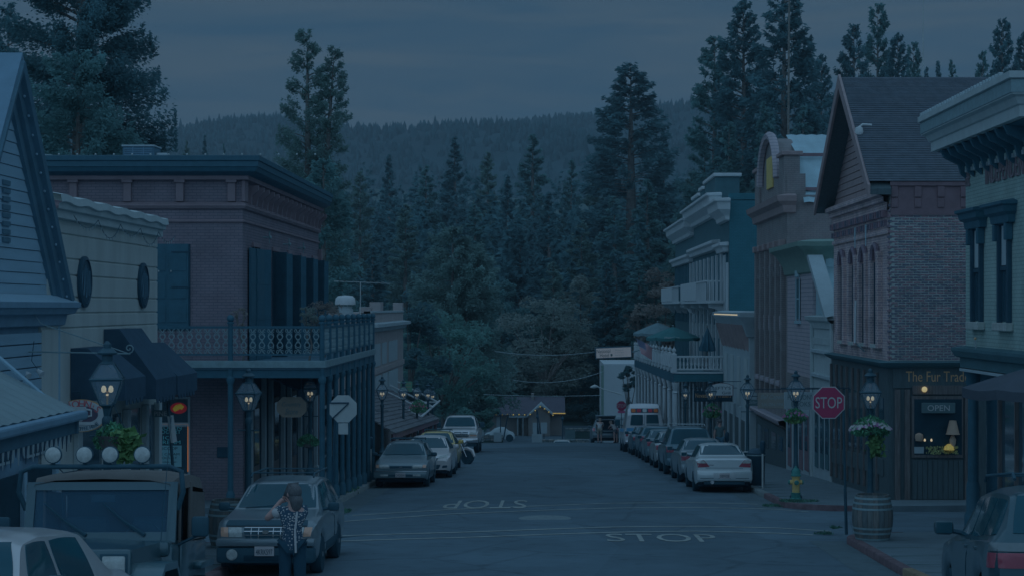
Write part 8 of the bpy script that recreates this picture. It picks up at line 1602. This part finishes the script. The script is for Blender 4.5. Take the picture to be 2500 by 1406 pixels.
link('white_sleeve', skinmesh('white_sleeve', [Vector((-.15, .015, 1.345)), Vector((-.19, .03, 1.325)), Vector((-.265, .065, 1.27))], [(0, 1), (1, 2)], [.07, .082, .078], M_tee, 2), W)
link('white_trim', MB().tube([(.075, -.115, 1.33), (.065, -.13, 1.2), (.05, -.125, 1.1), (.055, -.135, .98), (.065, -.15, .80)], .016, 5).mesh('white_trim', M_tee, 50), W)
cp = Vector((Xw-.125*.988, Yw+.30*.988, zr(Yw)+crown(Xw)+1.50*.988)); R_ = thing('pocket_camera', 'small black camera held up by the woman in the dotted top', 'camera', tuple(cp)); B(cp.x-.05, cp.x+.05, cp.y-.012, cp.y+.014, cp.z-.03, cp.z+.032, .008).build('case', M_blk, R_, smooth=40); MB().cyl((cp.x, cp.y+.012, cp.z), (cp.x, cp.y+.035, cp.z), .02, n=10).build('lens', M_trim, R_)
# couple at the open tailgate
Yt = 126.4; 
person('man in white shirt and khaki shorts leaning into the raised tailgate', ((1464-CX)*Yt/F, Yt, zr(Yt)+.02), 0, stand(1.74, spine=(0, .05, 1.12), chest=(.02, .16, 1.27), neck=(.03, .27, 1.37), head=(.04, .34, 1.45), sl=(-.17, .17, 1.33), el=(-.22, .36, 1.12), wl=(-.12, .5, 1.0), hl=(-.08, .56, .98), sr=(.19, .17, 1.33), er=(.26, .38, 1.13), wr=(.18, .52, 1.0), hr=(.15, .58, .98), face=(0, .9, -.4)), M_tee, M_khaki, 'short', M_hairf, .6, True)
person('woman in grey top and dark skirt bending beside the man at the tailgate', ((1503-CX)*Yt/F, Yt+.1, zr(Yt)+.02), math.radians(25), stand(1.62, spine=(-.05, .08, 1.10), chest=(-.12, .22, 1.22), neck=(-.16, .33, 1.31), head=(-.19, .4, 1.38), sl=(-.26, .2, 1.27), el=(-.34, .4, 1.08), wl=(-.3, .55, 1.0), hl=(-.28, .6, .98), sr=(.04, .26, 1.27), er=(-.02, .46, 1.07), wr=(-.1, .58, .98), hr=(-.12, .64, .96), face=(-.3, .85, -.4)), M_tank, M_skirt, 'long', M_hairf, .15, skirt=True)
# pedestrians on the left pavement and beyond the jeep
def walker(lab, px, s, h, top, bot, yaw, hair='short', hm=None, **kw): Y = F/s; X = (px-CX)/s; return person(lab, (X, Y, zr(Y)+.145), yaw, stand(h, kl=(-.09, .12, .5), al=(-.09, .1, .1), tl=(-.1, .24, .06), kr=(.09, -.02, .48), ar=(.09, -.2, .09), tr=(.1, -.06, .05), **kw), top, bot, hair, hm or M_hairb)
walker('pedestrian in a pale blue shirt walking under the shingled porch', 993, 52, 1.72, M_tank, M_denim, math.pi+.5); 
wr_ = walker('pedestrian in a red shirt with white print on the left pavement', 1031, 51, 1.75, M_redt, M_denim, math.pi-.1)
link('shirt_print', B(-.12, .12, .132, .142, 1.335, 1.375).mesh('shirt_print', M_tee), wr_)
walker('pedestrian in a white shirt beyond the jeep windscreen', 208, 160, 1.74, M_tee, M_denim, .6); walker('pedestrian in a magenta top beyond the jeep windscreen', 312, 150, 1.60, mat('magenta_top', A(64, 44, 74), .85), M_denim, math.pi-.5, 'bob')
walker('pedestrian in dark clothes beside the hotel porch corner', 1757, 56, 1.7, M_sign, M_denim, math.pi+.2)
# ------------------------------------------------------------------ evening haze
M_haze = bpy.data.materials.new('haze'); M_haze.use_nodes = True; _t = M_haze.node_tree; _t.nodes.clear()
_o = _t.nodes.new('ShaderNodeOutputMaterial'); _v = _t.nodes.new('ShaderNodeVolumePrincipled')
_v.inputs['Color'].default_value = (.75, .9, 1, 1); _v.inputs['Density'].default_value = .0004; _v.inputs['Anisotropy'].default_value = 0
_t.links.new(_v.outputs[0], _o.inputs['Volume'])
hz = B(-1000, 1000, -40, 1760, -20, 260).build('haze', M_haze, None, kind='stuff', label='thin blue evening haze over the whole valley', cat='haze')
